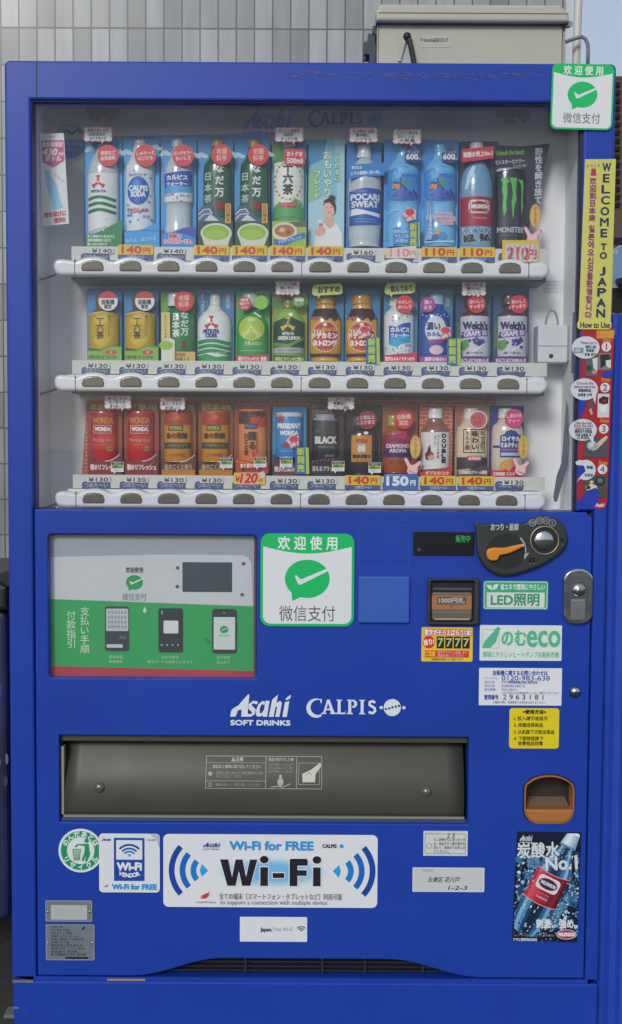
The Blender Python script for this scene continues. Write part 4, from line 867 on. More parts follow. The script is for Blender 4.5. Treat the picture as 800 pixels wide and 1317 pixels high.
k.text('刺激、強め。', 716, 1188, 11.5, '#dbe1e5', w=52, b=.5); k.oval(729, 1202, 13, 6.5, '#c9ccd2'); k.oval(729, 1202, 12, 5.7, '#b5283c'); k.text('WILKINSON', 729, 1202, 4.6, '#dfe3e6', w=21, b=.35)
k.text('アサヒ飲料株式会社', 676, 1209, 3.6, '#c9d2da', w=31, b=.2); k.text('つめたく冷やしてお飲みください 開栓注意', 685, 1203.5, 2.6, '#8d98a6', w=50); k.done('drink_poster', vm, 'dark upright poster of a tilted red-labelled water bottle in splashing water')

# ------------------------------------------------------------------ yellow and red strip on the right post
k = Ink(Frame(769, 312, -.0006)); YL = '#d2ca6c'
k.slab([(750.5, 206.5), (790, 206), (787.5, 420), (746, 422)], .0008, YL); k.poly([(768, 207), (790, 206.5), (787.5, 420), (766, 421)], '#ccc964')
for n_, ch in enumerate('WELCOME'): k.text(ch, 778.5 - n_ * .35, 216.5 + n_ * 13.9, 10, '#252c58', w=10.5 if ch not in 'E' else 8, b=.5)
k.text('T', 776.4, 317.5, 8, '#252c58', b=.5); k.text('O', 776.2, 328.5, 8, '#252c58', b=.5)
for n_, ch in enumerate('JAPAN'): k.text(ch, 775.6 - n_ * .35, 348.5 + n_ * 13.4, 10, '#252c58', w=10.5 if ch != 'J' else 6.5, b=.55)
PP = '#8e2f7c'
k.text('ようこそ', 761, 214.5, 4, PP); k.poly([(757, 226), (761.5, 217), (766, 226)], '#c2558a'); k.rect(758.5, 218.5, 764.5, 227, '#b0325e')
for n_, ch in enumerate('欢迎到日本来'): k.text(ch, 761.2 - n_ * .1, 234 + n_ * 9.4, 8, PP, b=.2)
for n_, ch in enumerate('일본에오신것을환영합니다'): k.text(ch, 760.4 - n_ * .2, 294.5 + n_ * 10, 8.4, PP, b=.2)
k.poly(rr(744, 411.5, 788, 423, 4, 4), '#d8cf60'); k.text('How to Use', 767, 417.5, 7.4, '#33405e', w=38, b=.4)
welcome = k.done('welcome_strip', vm, 'tall yellow strip with dark vertical welcome lettering, purple Korean and Chinese text beside it')
k = Ink(Frame(764, 540, -.0006)); RD = '#a91f2c'
k.slab([(746, 423.5), (788, 423), (785.5, 530), (783, 646), (780, 654), (765, 655.5), (766, 630), (758, 636), (745, 646), (743.5, 640)], .0008, RD)
k.poly([(765, 425), (788, 425), (787.6, 436), (765, 436)], '#d08a34'); k.text('使用方法', 778, 428.5, 4, '#c9b65a', w=16); k.text('사용 방법', 778, 433.5, 4, '#c9b65a', w=16)
def bubble(u0, v0, u1, v1, tail):
    c_ = ((u0 + u1) / 2, (v0 + v1) / 2); k.oval(c_[0], c_[1], (u1 - u0) / 2, (v1 - v0) / 2, '#ccd4dc', 32); k.poly(tail, '#ccd4dc')
for n_, (v, vn) in enumerate(((438, 446), (488, 498), (540.5, 551), (595, 603))):
    k.text('Step', 778.5 - n_ * .6, v, 5.2, '#d07a34', w=11, b=.35); k.oval(778 - n_ * .7, vn + .5, 6.2, 6.2, '#d9d6d8', 24); k.text(str(n_ + 1), 778 - n_ * .7, vn + .5, 8, '#a0435a' if n_ == 0 else '#6d6a78', b=.3)
# the four little pictures: machine and hand scenes as printed blocks of tone
k.rect(752, 459, 767, 484, '#5b6266'); k.rect(768, 454.5, 784, 476, '#767c80'); k.poly([(760, 462), (767, 460), (767, 478), (762, 474)], '#ccd2d4'); k.poly([(770, 457), (779, 456), (777, 470), (771, 474)], '#23262a'); k.oval(780, 460, 3.6, 4, '#2e2a30'); k.poly([(777, 464), (784, 463), (784, 474), (779, 472)], '#d6d2d0'); k.oval(756, 474, 3.5, 4, '#2c4538'); k.oval(763, 479, 3, 2.4, '#c48f80')
k.rect(768, 506.5, 783, 537, '#c9cdd6'); k.poly([(769.5, 513), (775, 509.5), (782, 511), (781.5, 519), (775, 520), (769.5, 518)], '#2a1c24'); k.poly([(773, 514.5), (780, 513), (779, 517), (774, 518)], '#8e2430'); k.poly([(770, 522), (781, 521), (780, 528), (775, 531), (771, 528)], '#dfe2e8'); k.poly([(769, 534), (781, 533), (782, 536.5), (769, 537)], '#d9c9b2'); k.poly([(757, 516), (764, 514), (763, 526), (758, 532)], '#4b5560'); k.poly([(757, 527), (760, 525), (762, 532), (760, 534)], '#c9a98e')
k.poly([(752, 566), (764, 562), (781, 563), (781, 588), (752, 588)], '#4a4f55'); k.poly([(763, 575), (772, 566), (780, 560), (782, 563), (775, 571), (768, 578), (762, 580)], '#cdbd98'); k.oval(762, 573, 7, 6, '#9ba3a6'); k.poly([(757, 570), (766, 568), (763, 575), (758, 576)], '#c6cdd0')
k.rect(752, 611, 782, 640, '#4c4a46'); k.oval(773, 619, 6.5, 6.5, '#2b2c2e'); k.oval(773, 618, 3.4, 3.2, '#6d7173'); k.poly([(754, 626), (762, 622), (769, 625), (771, 636), (766, 640), (758, 634)], '#d6cdb4'); k.oval(758, 627, 3, 2.6, '#3a3026')
k.oval(762, 620, 2.6, 2, '#d2b58a')
# torn spots where the blue post shows again
for pts in ([(775, 478), (787, 476), (786, 486), (772, 485)], [(744.5, 514), (753, 513), (753.5, 522), (746, 537), (744.5, 537)], [(743.5, 600), (752, 599), (755, 604), (748, 611), (743.5, 614)], [(746, 645), (757, 631), (768, 627), (773, 634), (771, 647), (767, 655), (748, 655)]): k.poly(pts, '#1d3aa8')
bubble(733.5, 433.5, 769, 462, [(742, 440), (746, 434), (756, 433.6), (750, 446)]); bubble(733, 487, 768, 515, [(760, 508), (766, 506), (765, 520)]); bubble(731.5, 539, 767.5, 567, [(756, 562), (763, 558), (764, 571)])
k.poly(ell(754, 604.5, 13, 13, 24, -110, 120) + [(742, 621), (748, 612), (754, 606), (752, 599), (742, 598), (740.5, 594), (746, 591.5)], '#ccd4dc')
k.rect(736, 448, 748.5, 455, '#858d94'); k.rect(738, 449.3, 744, 453.6, '#b3bac0'); 
for u, v, t, w_, c_ in ((755, 441.5, 'Please put in', 20, '#9a6a7c'), (757.5, 447, '請投入硬', 13, '#3e444c'), (757, 451.5, '幣或紙', 10, '#3e444c'), (757, 456.5, '돈을 넣어', 14, '#3e444c'), (751, 493, 'Choose the', 22, '#9a6a7c'), (751, 497.5, 'items you want to buy', 27, '#9a6a7c'), (751, 502.5, '請選擇商品', 16, '#3e444c'), (751, 508, '상품을 선택', 18, '#3e444c'), (750, 544, 'Take the item', 22, '#9a6a7c'), (750, 547.5, 'from the slot', 24, '#9a6a7c'), (750, 551, 'below here', 20, '#9a6a7c'), (750, 555, '請取出下方商品', 22, '#3e444c'), (750, 559.5, '아래 상품을 꺼', 20, '#3e444c'), (750, 563.2, '내 주세요', 16, '#3e444c'), (759, 601, '零錢', 8, '#3e444c'), (758, 611, '잔돈은', 11, '#3e444c')): k.text(t, u, v, 3.6, c_, w=w_, b=.12)
k.text('Asahi', 773, 649.5, 5, '#e0c9c4', w=11, b=.3, sh=.25)
k.done('steps_strip', vm, 'torn red strip showing four numbered steps with white speech bubbles')

# ================================================================== drink samples behind the glass
CY = .118
def plastic(h, rough=.2): return mat('plastic_' + h.lstrip('#') + str(int(rough * 100)), h, rough, coat=.35, vary=.06, vscale=30)
def sample(name, label, cat, u, v, row):
    return thing(name, label, cat, P(u, v, CY), 'drink samples on the %s shelf' % row)
def card(u0, v0, u1, v1, col, Y=CY):
    k = Ink(Frame((u0 + u1) / 2, (v0 + v1) / 2, Y)); k.slab([(u0, v1), (u1, v1), (u1, v0), (u0, v0)], .002, col); return k
def lathe(root, name, u, prof, m, depth=.75, n=16, Yb=CY - .0012):
    """half-round display bottle: prof = [(v, half width)] in photo pixels"""
    v0, v1 = prof[0][0], prof[-1][0]; fr = Frame(u, (v0 + v1) / 2, Yb); pp = []
    for (a, r), (c, q) in zip(prof, prof[1:]): pp += [(a + (c - a) * t / 3, r + (q - r) * t / 3) for t in range(3)]
    pp.append(prof[-1]); vv = []; ff = []
    for (v, r) in pp:
        for j in range(n + 1):
            t = math.pi * j / n - math.pi / 2; vv.append(fr.w(u + r * math.sin(t), v, -depth * r * fr.s * math.cos(t)))
    m_ = n + 1
    for i in range(len(pp) - 1): ff += [(i * m_ + j, (i + 1) * m_ + j, (i + 1) * m_ + j + 1, i * m_ + j + 1) for j in range(n)]
    ff += [tuple(range(m_)), tuple((len(pp) - 1) * m_ + j for j in range(m_))]
    ob = link(name, mesh(vv, ff, [m if not isinstance(m, str) else plastic(m)]), root, None, True)
    def surf(x, v):
        v = max(v0, min(v1, v)); r = prof[-1][1]
        for (a, ra), (c, rc) in zip(prof, prof[1:]):
            if a <= v <= c: r = ra + (rc - ra) * (v - a) / max(1e-6, c - a); break
        return -depth * r * fr.s * math.sqrt(max(0, 1 - min(.985, abs(x - u) / r) ** 2))
    return ob, Ink(fr, surf)
def front(u, v, Y=.0936): return Ink(Frame(u, v, Y))
def badge(root, u, v, r, col, lines, tc='#e8d2d2', Y=.0925, ring=None, h=5):
    k = front(u, v, Y); k.slab(ell(u, v, r, r, 32)[::-1], .0015, col)
    if ring: k.oval(u, v, r - 1.4, r - 1.4, ring)
    for n_, t in enumerate(lines): k.text(t, u, v + (n_ - (len(lines) - 1) / 2) * (h + 1.6), h, tc, w=min(r * 1.7, len(t) * h * .95), b=.2, rot=4)
    return k.done('badge', root)
def emblem(k, u, v, s, col):
    for a_ in (90, 215, 325):
        c, d = math.cos(rad(a_)), -math.sin(rad(a_)); k.line([(u + c * s * .1, v + d * s * .1), (u + c * s, v + d * s)], s * .42, col); k.line([(u + c * s - d * s * .35, v + d * s + c * s * .35), (u + c * s + d * s * .35, v + d * s - c * s * .35)], s * .3, col)
def ripple(k, u0, u1, v, amp, wd, col, ph=0):
    k.line([(u0 + (u1 - u0) * q / 12, v + amp * math.sin(ph + q / 12 * 5.0)) for q in range(13)], wd, col)
def clouds(k, u, v, c='#bfe0f2'):
    for a_, q, r in ((0, 0, 5), (5, 2, 4), (-4, 3, 3)): k.oval(u + a_, v + q, r, r * .6, c, 14)
RW = ('top', 'middle', 'bottom')

# ---- top shelf
G_ = 'clear soda bottle with red emblem and green waves'
t = sample('drink_sample', 'clear soda bottle sample with red emblem, three green waves and red badge', 'drink sample', 133, 318, RW[0])
k = card(110, 179, 157.5, 319, '#2496dc'); clouds(k, 116, 192); clouds(k, 152, 195); k.done('backing_card', t)
_, k = lathe(t, 'bottle', 133, [(186, 7.5), (196, 9), (205, 14), (214, 18.5), (222, 20), (240, 20), (296, 20), (317, 19)], '#bccbd2')
k.poly([(114, 226), (152, 226), (152, 290), (114, 300)], '#dfe5e8'); emblem(k, 129, 238, 8, '#c8323c'); k.text('MITSUYA', 129, 249, 3.2, '#34489a', w=20, b=.3)
for n_ in range(3): ripple(k, 115, 151, 258 + n_ * 8, 1.8, 4, '#1f7d48', 2.6)
for q in range(22): k.oval(random.uniform(118, 148), random.uniform(282, 300) if q > 8 else random.uniform(212, 223), 1, 1, '#eef4f6', 8)
k.done('printed_label', t); lathe(t, 'cap', 133, [(181, 7), (183, 7.6), (190, 7.6)], '#2f7a50')
k = front(134, 302); k.slab([(110.5, 303), (125, 299), (142, 291), (157, 282), (157, 318), (110.5, 318)][::-1], .001, '#1c8048')
for n_, s_ in enumerate(('水と果実から生まれた', '透明炭酸飲料 日本で', '親しまれた味です')): k.text(s_, 112.5, 304 + n_ * 5, 3.6, '#cfe6d8', al='l', w=35 - n_ * 5, b=.12)
k.done('caption_card', t); badge(t, 139, 200, 13.6, '#cf2f3d', ('果実など', '由来香料'))
t = sample('drink_sample', 'white bottle sample with blue oval, blue dots and red badge', 'drink sample', 181, 318, RW[0])
k = card(159, 180, 205, 319, '#2aa0e6'); clouds(k, 163, 196); clouds(k, 200, 190); k.done('backing_card', t)
_, k = lathe(t, 'bottle', 180, [(186, 7.5), (198, 9), (208, 14), (215, 18), (224, 19), (236, 18.6), (262, 19.4), (316, 19)], '#d6dfe6')
k.poly(ell(179.5, 248, 14, 18, 30), '#2060c0'); k.poly(ell(177, 244, 8, 10, 20), '#3a82d6'); k.text('CALPIS', 179.5, 245, 6.5, '#e4eaf0', w=24, b=.45); k.text('SODA', 179.5, 252.5, 6.5, '#e4eaf0', w=19, b=.45)
k.text('カルピスソーダ', 179, 228, 3.4, '#3f7fc8', w=22, b=.1); k.text('しゅわしゅわ', 179, 272, 5, '#c84a56', w=27, b=.2); k.text('刺激', 190, 281, 4, '#3f7fc8', w=9); k.line([(168, 276), (190, 274)], 1, '#c84a56')
for q in range(30):
    u, v = random.uniform(164, 197), random.uniform(222, 288)
    if ((u - 179) / 15) ** 2 + ((v - 250) / 20) ** 2 > 1.1: k.oval(u, v, random.uniform(.8, 2), random.uniform(.8, 2), '#4d9cd8', 10)
k.done('printed_label', t); lathe(t, 'cap', 180, [(181, 7), (183, 7.6), (190, 7.6)], '#d9e0e6')
k = front(182, 305); k.slab([(160, 297), (172, 298.5), (186, 294), (205, 284), (205, 318), (160, 318)][::-1], .001, '#2c9ae2'); ripple(k, 160, 205, 297, 1, 1, '#1e5fb4', 1.6); k.text('ゆれる、はじける', 181, 308, 5, '#bfe2f4', w=38, rot=6); k.done('caption_card', t); badge(t, 187, 200, 14, '#cf2f3d', ('しゅわっと', 'はじける'))
t = sample('drink_sample', 'clear bottle sample with blue band and white katakana lettering, red badge', 'drink sample', 229, 318, RW[0])
k = card(207, 178, 252.5, 319, '#2a9ade'); clouds(k, 212, 197); clouds(k, 250, 200); k.done('backing_card', t)
_, k = lathe(t, 'bottle', 230, [(186, 7), (200, 9), (210, 14), (217, 17.5), (224, 18.5), (262, 18.5), (264, 16.8), (289, 16.8), (296, 18.5), (316, 18)], '#c3ced4')
k.poly([(212, 226), (248, 222), (248, 242), (238, 243), (224, 241), (212, 244)], '#2251b8'); k.poly([(212, 244), (224, 241), (238, 243), (248, 241), (248, 250), (212, 252)], '#4aa8de'); k.poly([(212, 252), (248, 250), (248, 261), (212, 262)], '#e1e6ea')
k.text('カルピス', 229, 231.5, 6, '#e6ebf0', w=27, b=.4); k.text('ウォーター', 229, 239.5, 5, '#e6ebf0', w=27, b=.3); ripple(k, 213, 226, 253, .8, 1.4, '#c84a56'); k.text('乳酸菌と酵母', 239, 254.5, 3, '#3f6fb4', w=13)
for q in range(14): k.oval(random.uniform(215, 246), random.choice([random.uniform(216, 223), random.uniform(253, 261)]), 1, 1, '#5a8fc8', 8)
k.done('printed_label', t); lathe(t, 'cap', 228, [(180, 7), (182, 7.6), (190, 7.6)], '#d9e0e6')
k = front(230, 303); k.slab([(207.5, 300), (220, 299), (236, 293), (246, 291), (252, 293), (252, 318), (207.5, 318)][::-1], .001, '#2c86d2'); k.poly([(224, 298), (236, 293.5), (246, 291.5), (252, 293.5), (252, 306), (238, 301)], '#2450b0'); k.text('発酵で', 225, 304, 5, '#d23a48', w=16, b=.35, out='#e6ebf0', ow=.6); k.text('カラダにピースを。', 229, 310.5, 5, '#d23a48', w=36, b=.3, out='#e6ebf0', ow=.6); k.done('caption_card', t); badge(t, 235.5, 200, 14, '#cf2f3d', ('ロングセラー', 'おいしさ'))
def green_tea(du, label):
    t = sample('drink_sample', label, 'drink sample', 277 + du, 318, RW[0])
    k = card(254.5 + du, 180, 299.5 + du, 319, '#2a92da'); clouds(k, 259 + du, 200); clouds(k, 297 + du, 198); k.poly([(255 + du, 288), (299 + du, 288), (299 + du, 318), (255 + du, 318)], '#1f5a48'); k.done('backing_card', t)
    _, k = lathe(t, 'bottle', 280 + du, [(186, 7), (198, 9), (206, 13), (213, 17.5), (222, 18.6), (250, 18.6), (288, 18.6)], '#13583a')
    k.column('なだ万', 283.5 + du, 220, 10.5, '#dfe8e2', 15, b=.5); k.column('日本茶', 268.5 + du, 230, 9.5, '#b7cfc0', 14, b=.3); k.rect(279 + du, 262, 290 + du, 271, '#8e2530'); k.done('printed_label', t)
    lathe(t, 'cap', 280 + du, [(181, 7), (183, 7.6), (190, 7.6)], '#c9a44c')
    k = front(277 + du, 292); k.slab([(255 + du, 272), (260 + du, 266), (268 + du, 263), (274 + du, 266), (276 + du, 274), (283 + du, 280), (299.5 + du, 284), (299.5 + du, 318), (255 + du, 318)][::-1], .001, '#35527a')
    for n_ in range(4): k.line([(255.5 + du, 276 + n_ * 3), (262 + du, 270 + n_ * 3), (269 + du, 269 + n_ * 3), (273 + du, 275 + n_ * 2)], 1.2, '#d7dfe6' if n_ % 2 == 0 else '#6d88a6')
    k.poly([(262 + du, 284), (271 + du, 276), (282 + du, 284)], '#c7d2d8'); k.poly([(255 + du, 286), (299.5 + du, 285), (299.5 + du, 318), (255 + du, 318)], '#174d3a')
    k.poly(ell(278 + du, 300, 20, 13, 32), '#d5dccb'); k.poly([(258 + du, 300), (298 + du, 300), (292 + du, 318), (264 + du, 318)], '#cdd6c6'); k.oval(278 + du, 299, 17.5, 9.6, '#8fbb3a', 32); k.oval(277 + du, 301, 13, 6, '#9ec44a', 28)
    k.rect(289.5 + du, 262, 297 + du, 287, '#d0a23c', 1); k.column('石臼挽き', 293.3 + du, 266, 4.6, '#4a3a18', 5.6, b=.1); k.done('caption_card', t)
    badge(t, 285 + du, 199, 13.4, '#cf2f3d', ('老舗', '料亭'), '#e6b8a8', h=7)
green_tea(0, 'dark green tea bottle sample with white brush lettering, next to the blue-banded clear bottle')
green_tea(47.2, 'dark green tea bottle sample with white brush lettering, next to the oval-labelled blended tea')
t = sample('drink_sample', 'blended tea bottle sample with white oval label and a bowl at its foot', 'drink sample', 371, 318, RW[0])
k = card(349.5, 180, 394.5, 319, '#3a8fc8'); k.poly([(350, 186), (362, 184), (360, 205), (350, 210)], '#4f9a4a'); k.done('backing_card', t)
_, k = lathe(t, 'bottle', 371.5, [(187, 7.5), (200, 11), (208, 18), (216, 20.5), (282, 20.5), (300, 20)], '#4f9c58')
k.poly([(352, 212), (391, 212), (391, 272), (352, 272)], '#dfe6df'); k.poly(ell(371, 236, 16, 22, 30), '#e9ebe6'); k.poly([(352, 268), (360, 262), (368, 270), (380, 258), (391, 262), (391, 281), (352, 281)], '#58a85a')
for q in range(22): a_ = q / 22 * 6.28; k.oval(371 + 17.5 * math.cos(a_), 236 + 23.5 * math.sin(a_), 1.6, 1.6, random.choice(['#8fb060', '#b98a50', '#7aa06a', '#c9b878']), 8)
k.column('十六茶', 370.5, 219, 12, '#23241f', 14, b=.5); k.rect(361, 263.5, 381, 269, '#c23444', 1); k.text('カフェインゼロ', 371, 266.2, 3.2, '#efdcdc', w=18); k.done('printed_label', t); lathe(t, 'cap', 371.5, [(181, 8), (184, 8.6), (191, 8.6)], '#e2e6e8')
k = front(371, 303); k.slab([(350, 285), (360, 284), (384, 284), (394, 290), (394, 318), (350, 318)][::-1], .001, '#97b94e'); k.poly([(372, 286), (394, 284), (394, 292), (376, 292)], '#6a5a4a'); k.oval(366, 298, 16, 12, '#dcd6c8', 28); k.oval(366, 297, 13, 8, '#b5713a', 28); k.oval(363, 296, 4, 3, '#e0b890', 12); k.oval(371, 299, 3, 2.4, '#8a4a24', 12)
k.line([(352, 311), (366, 312), (380, 306), (393, 302)], 7, '#2b6fb4'); k.text('アジアンブレンド', 373, 308.5, 4.2, '#d2e2f0', w=30, rot=14, b=.15); k.done('caption_card', t)
k = front(379, 201, .0925); k.slab(rr(365.5, 191.5, 392, 212, 3, 4)[::-1], .0015, '#c42f40'); k.text('おトクな', 379, 198, 6, '#efd8d8', w=20, b=.3); k.text('500ml', 379, 206.5, 6.5, '#efd8d8', w=20, b=.35); k.done('badge', t)
t = sample('display_card', 'pale blue upright card showing a woman in white holding a small bottle', 'display card', 419, 318, RW[0])
k = card(396.5, 180, 443, 319, '#7fbfda'); k.poly([(397, 180.5), (420, 180.5), (416, 205), (397, 214)], '#3d8fc4'); k.poly([(397, 226), (408, 214), (412, 246), (397, 262)], '#8fc08a'); k.poly([(430, 181), (442.5, 181), (442.5, 300), (436, 300)], '#a5d0dc'); k.poly([(397, 262), (420, 250), (442, 268), (442, 318), (397, 318)], '#a9d2e2')
k.column('おもいやり', 421, 200, 10.5, '#dcefe6', 11.8, b=.35, out='#4fa878', ow=.7); k.column('ブレンド', 408.5, 224, 8, '#dcefe6', 9.4, b=.25, out='#4fa878', ow=.6); k.column('いたわる心', 433, 198, 6.6, '#dcefe6', 8, b=.15, out='#4fa878', ow=.6)
k.poly([(404, 318), (407, 298), (416, 288), (424, 284), (434, 289), (440, 300), (441, 318)], '#e4e8ea'); k.poly([(419, 276), (428, 276), (430, 290), (424, 294), (418, 289)], '#d9ad98'); k.poly(ell(423.5, 268, 8, 11, 24), '#e2b9a4'); k.poly([(415.5, 266), (417, 258), (423, 254.5), (430, 257), (432.5, 266), (431, 276), (429, 266), (424, 260.5), (418, 261.5)], '#33241f'); k.oval(427, 255, 4.4, 4, '#33241f', 14)
k.oval(420.5, 267, 1, .6, '#3a2822', 8); k.oval(426.5, 267, 1, .6, '#3a2822', 8); k.line([(421, 273.5), (425.5, 273.3)], .8, '#b05a56'); k.poly([(409, 283), (415, 282), (416, 304), (409, 305)], '#e3e0dc'); k.rect(410, 287, 415.5, 298, '#c9747e', 1); k.poly([(406, 296), (412, 290), (419, 293), (419, 300), (410, 304), (407, 302)], '#dcae98'); k.done('backing_card', t)
t = sample('drink_sample', 'sports drink bottle sample with broad blue label and white wave stripe', 'drink sample', 468, 318, RW[0])
k = card(445.5, 184, 490, 320, '#2f78c4'); k.done('backing_card', t)
_, k = lathe(t, 'bottle', 469, [(187, 8), (206, 8.5), (212, 13), (222, 19), (232, 21), (246, 21.5), (290, 21.5), (296, 20.5), (302, 20.5), (318, 19)], '#b4c2ca')
k.poly([(449, 249), (468, 245), (490, 246), (490, 291), (468, 292), (449, 292)], '#2458b0'); k.text('POCARI', 469, 256.5, 7.5, '#dfe5ea', w=36, b=.5); k.text('SWEAT', 469, 265.5, 7.5, '#dfe5ea', w=34, b=.5); k.poly([(449, 272), (458, 271), (476, 275), (490, 277), (490, 282), (470, 278), (449, 280)], '#dfe5ea'); k.line([(455, 284), (484, 285)], .7, '#88a8d8'); k.line([(455, 287.5), (484, 288)], .7, '#88a8d8'); k.text('イオンサプライ', 462, 249.5, 2.6, '#cfdaf0', w=20); k.done('printed_label', t)
lathe(t, 'cap', 468.5, [(186, 7.4), (188, 8.8), (199, 8.8), (200, 9.6), (204, 9.6)], '#cdd6dc')
k = front(472, 219); k.slab([(449, 212), (495, 209), (494, 225), (449, 230)][::-1], .001, '#1e7ecb'); k.text('あなたの', 459, 215.5, 4.4, '#dbe8f2', w=13, b=.15); k.text('とりの健康に良い水。', 470, 222, 4.4, '#dbe8f2', w=38, b=.15, rot=4); k.done('banner', t)
def water(du, label, tower):
    t = sample('drink_sample', label, 'drink sample', 518 + du, 320, RW[0])
    k = card(493.5 + du, 181, 541.5 + du, 321, '#2f86d2'); k.poly([(494 + du, 270), (541 + du, 262), (541 + du, 320), (494 + du, 320)], '#4aa4e2'); k.done('backing_card', t)
    _, k = lathe(t, 'bottle', 518 + du, [(188, 7.5), (204, 8.5), (210, 13), (216, 19), (226, 21), (258, 21.5), (262, 20), (288, 20), (294, 21), (318, 20)], '#6fb8e8')
    k.poly([(497.5 + du, 222), (518 + du, 217), (539 + du, 221), (539 + du, 259), (518 + du, 262), (497.5 + du, 259)], '#3a8ad6'); k.poly([(498 + du, 230), (510 + du, 219), (532 + du, 219), (538 + du, 226), (520 + du, 227), (504 + du, 236)], '#5ab4e6'); k.text('おいしい', 524 + du, 229, 4.8, '#22387c', w=18, b=.15); k.text('水', 514 + du, 242, 16, '#1c3a6e', b=.6)
    k.oval(508 + du, 243, 5, 3.4, '#d0864e', 14); k.poly([(515 + du, 240), (524 + du, 232), (522 + du, 244)], '#3a9a5c'); k.poly([(503 + du, 255), (514 + du, 246), (536 + du, 250), (538 + du, 257), (520 + du, 260)], '#3f58b8'); k.line([(530 + du, 246), (536 + du, 258)], 2, '#23348c'); k.line([(525 + du, 250), (530 + du, 260)], 2, '#23348c'); k.done('printed_label', t)
    lathe(t, 'cap', 518 + du, [(186, 7.4), (188, 8), (197, 8)], '#5fb0da')
    k = front(532 + du, 196, .0925); k.slab([(532 + du, 184), (536 + du, 190), (541 + du, 197), (541 + du, 205), (536 + du, 209.5), (528 + du, 209.5), (521 + du, 206), (520.5 + du, 198), (527 + du, 191)][::-1], .0015, '#1c3670'); k.text('たっぷり', 531.5 + du, 195.5, 3.8, '#c9d4e4', w=14); k.text('600', 530 + du, 201.5, 6.5, '#dfe6ee', w=15, b=.4); k.text('ml', 539 + du, 204, 3, '#dfe6ee'); k.done('badge', t)
    k = front(517 + du, 290)
    if tower:
        k.slab([(547, 308), (551, 283), (550, 278), (552, 262), (553.5, 252), (555, 262), (557, 278), (556, 283), (560, 308)][::-1], .001, '#9fc4e2'); k.frame(548.5, 277.5, 558.5, 282, 1, '#dfe8f0'); k.line([(549, 306), (553.5, 256), (558, 306)], .9, '#4a6aa8'); [k.line([(551 - n_ * .5, 286 + n_ * 5), (556 + n_ * .5, 288 + n_ * 5)], .7, '#5a78b0') for n_ in range(5)]
        for n_, (s_, w_) in enumerate((('TOKYO', 19), ('SKYTREE', 24), ('TOWN', 17))): k.text(s_, 572 + n_ * .8, 276 + n_ * 5.4, 4.2, '#c04a70', w=w_, b=.25, out='#dfe8f0', ow=.5)
        k.oval(563, 300, 4, 5, '#d9a83c', 14); k.oval(569, 303, 6, 5, '#4a90d0', 16); k.oval(560, 305, 5, 4, '#5a6ab0', 14); k.line([(546, 311), (584, 310)], 1.4, '#bfdcf0')
    else:
        k.slab([(506, 293), (528, 293), (528, 314), (506, 314)][::-1], .001, '#2f86d0')
        for n_, s_ in enumerate(('自然の恵み', 'やさしい味', '天然水')): k.text(s_, 517, 297.5 + n_ * 6, 4.6, '#bcd8ee', w=20 - n_ * 2, b=.12)
        k.ring(508, 276, 9, 6, .8, '#a8d4ee', 180, 330)
    k.done('caption_card', t)
water(0, 'blue water bottle sample with drop badge and a red flower tag on it', False)
water(47.5, 'blue water bottle sample with drop badge and a white tower printed below', True)
t = sample('drink_sample', 'carbonated water bottle sample with crimson label and slanting red banner', 'drink sample', 612, 320, RW[0])
k = card(590.5, 183, 635.5, 321, '#1c2c44'); k.done('backing_card', t)
_, k = lathe(t, 'bottle', 612.5, [(188, 8), (206, 8.5), (212, 12), (222, 17), (236, 20.5), (250, 21.5), (292, 21.5), (320, 20.5)], '#6f9cc0')
k.poly([(600, 226), (606, 216), (610, 218), (604, 232), (600, 246), (596, 246)], '#bcd6e6'); k.poly([(591.5, 256), (634, 256), (634, 293), (591.5, 293)], '#9c2138'); k.poly(rr(601, 260, 628, 277, 4, 4), '#d7d3d4'); k.poly(ell(614.5, 268.5, 12, 6.6, 26), '#8e1f34'); k.text('WILKINSON', 614.5, 268.5, 5, '#e2d8da', w=20, b=.3); k.text('TANSAN', 615, 283, 3.2, '#d8a8b0', w=18); k.text('刺激、強め。', 613, 308, 9.5, '#18222e', w=35, b=.7, out='#c4ced6', ow=.8, rot=4)
for q in range(60): k.poly([(u := random.uniform(593, 632), v := random.uniform(294, 302)), (u + random.uniform(1, 3), v - 1), (u + 1, v + 1.6)], random.choice(['#d5dfe6', '#9ab0c0', '#3c4c5c']))
k.done('printed_label', t); lathe(t, 'cap', 613, [(184, 8), (186, 8.8), (192, 8.8)], '#e0e4e6')
k = front(613, 198); k.slab([(594, 192), (635, 188), (635, 203), (594, 209)][::-1], .0012, '#c02c40'); k.text('炭酸水売上No.1', 614.5, 198, 6.5, '#ecd8dc', w=37, b=.3, rot=5); k.done('banner', t)
t = sample('display_card', 'black energy drink card with three green claw marks and slanted right side', 'display card', 656, 325, RW[0])
k = Ink(Frame(668, 255, CY)); k.slab([(635.5, 322), (636.5, 188), (672, 189), (706, 185.5), (704, 196), (682, 288), (674, 324)], .002, '#20293a'); k.column('野性を解き放て', 692, 196, 9, '#c7ccd2', 10.2, b=.3)
k.text('Unleash the beast!', 655, 197, 6, '#7cba4c', w=36, b=.2, rot=3); k.text('モンスターエナジー', 655, 209, 5.5, '#c2c8ce', w=38, b=.2, rot=4); k.text('KUSURI', 668, 214, 4, '#aab2ba', w=16, rot=4); k.done('backing_card', t)
_, k = lathe(t, 'can', 656, [(219, 17), (222, 18.5), (226, 19.5), (300, 19.5), (316, 19), (322, 17)], '#1c2230', .5)
CL = '#56b848'
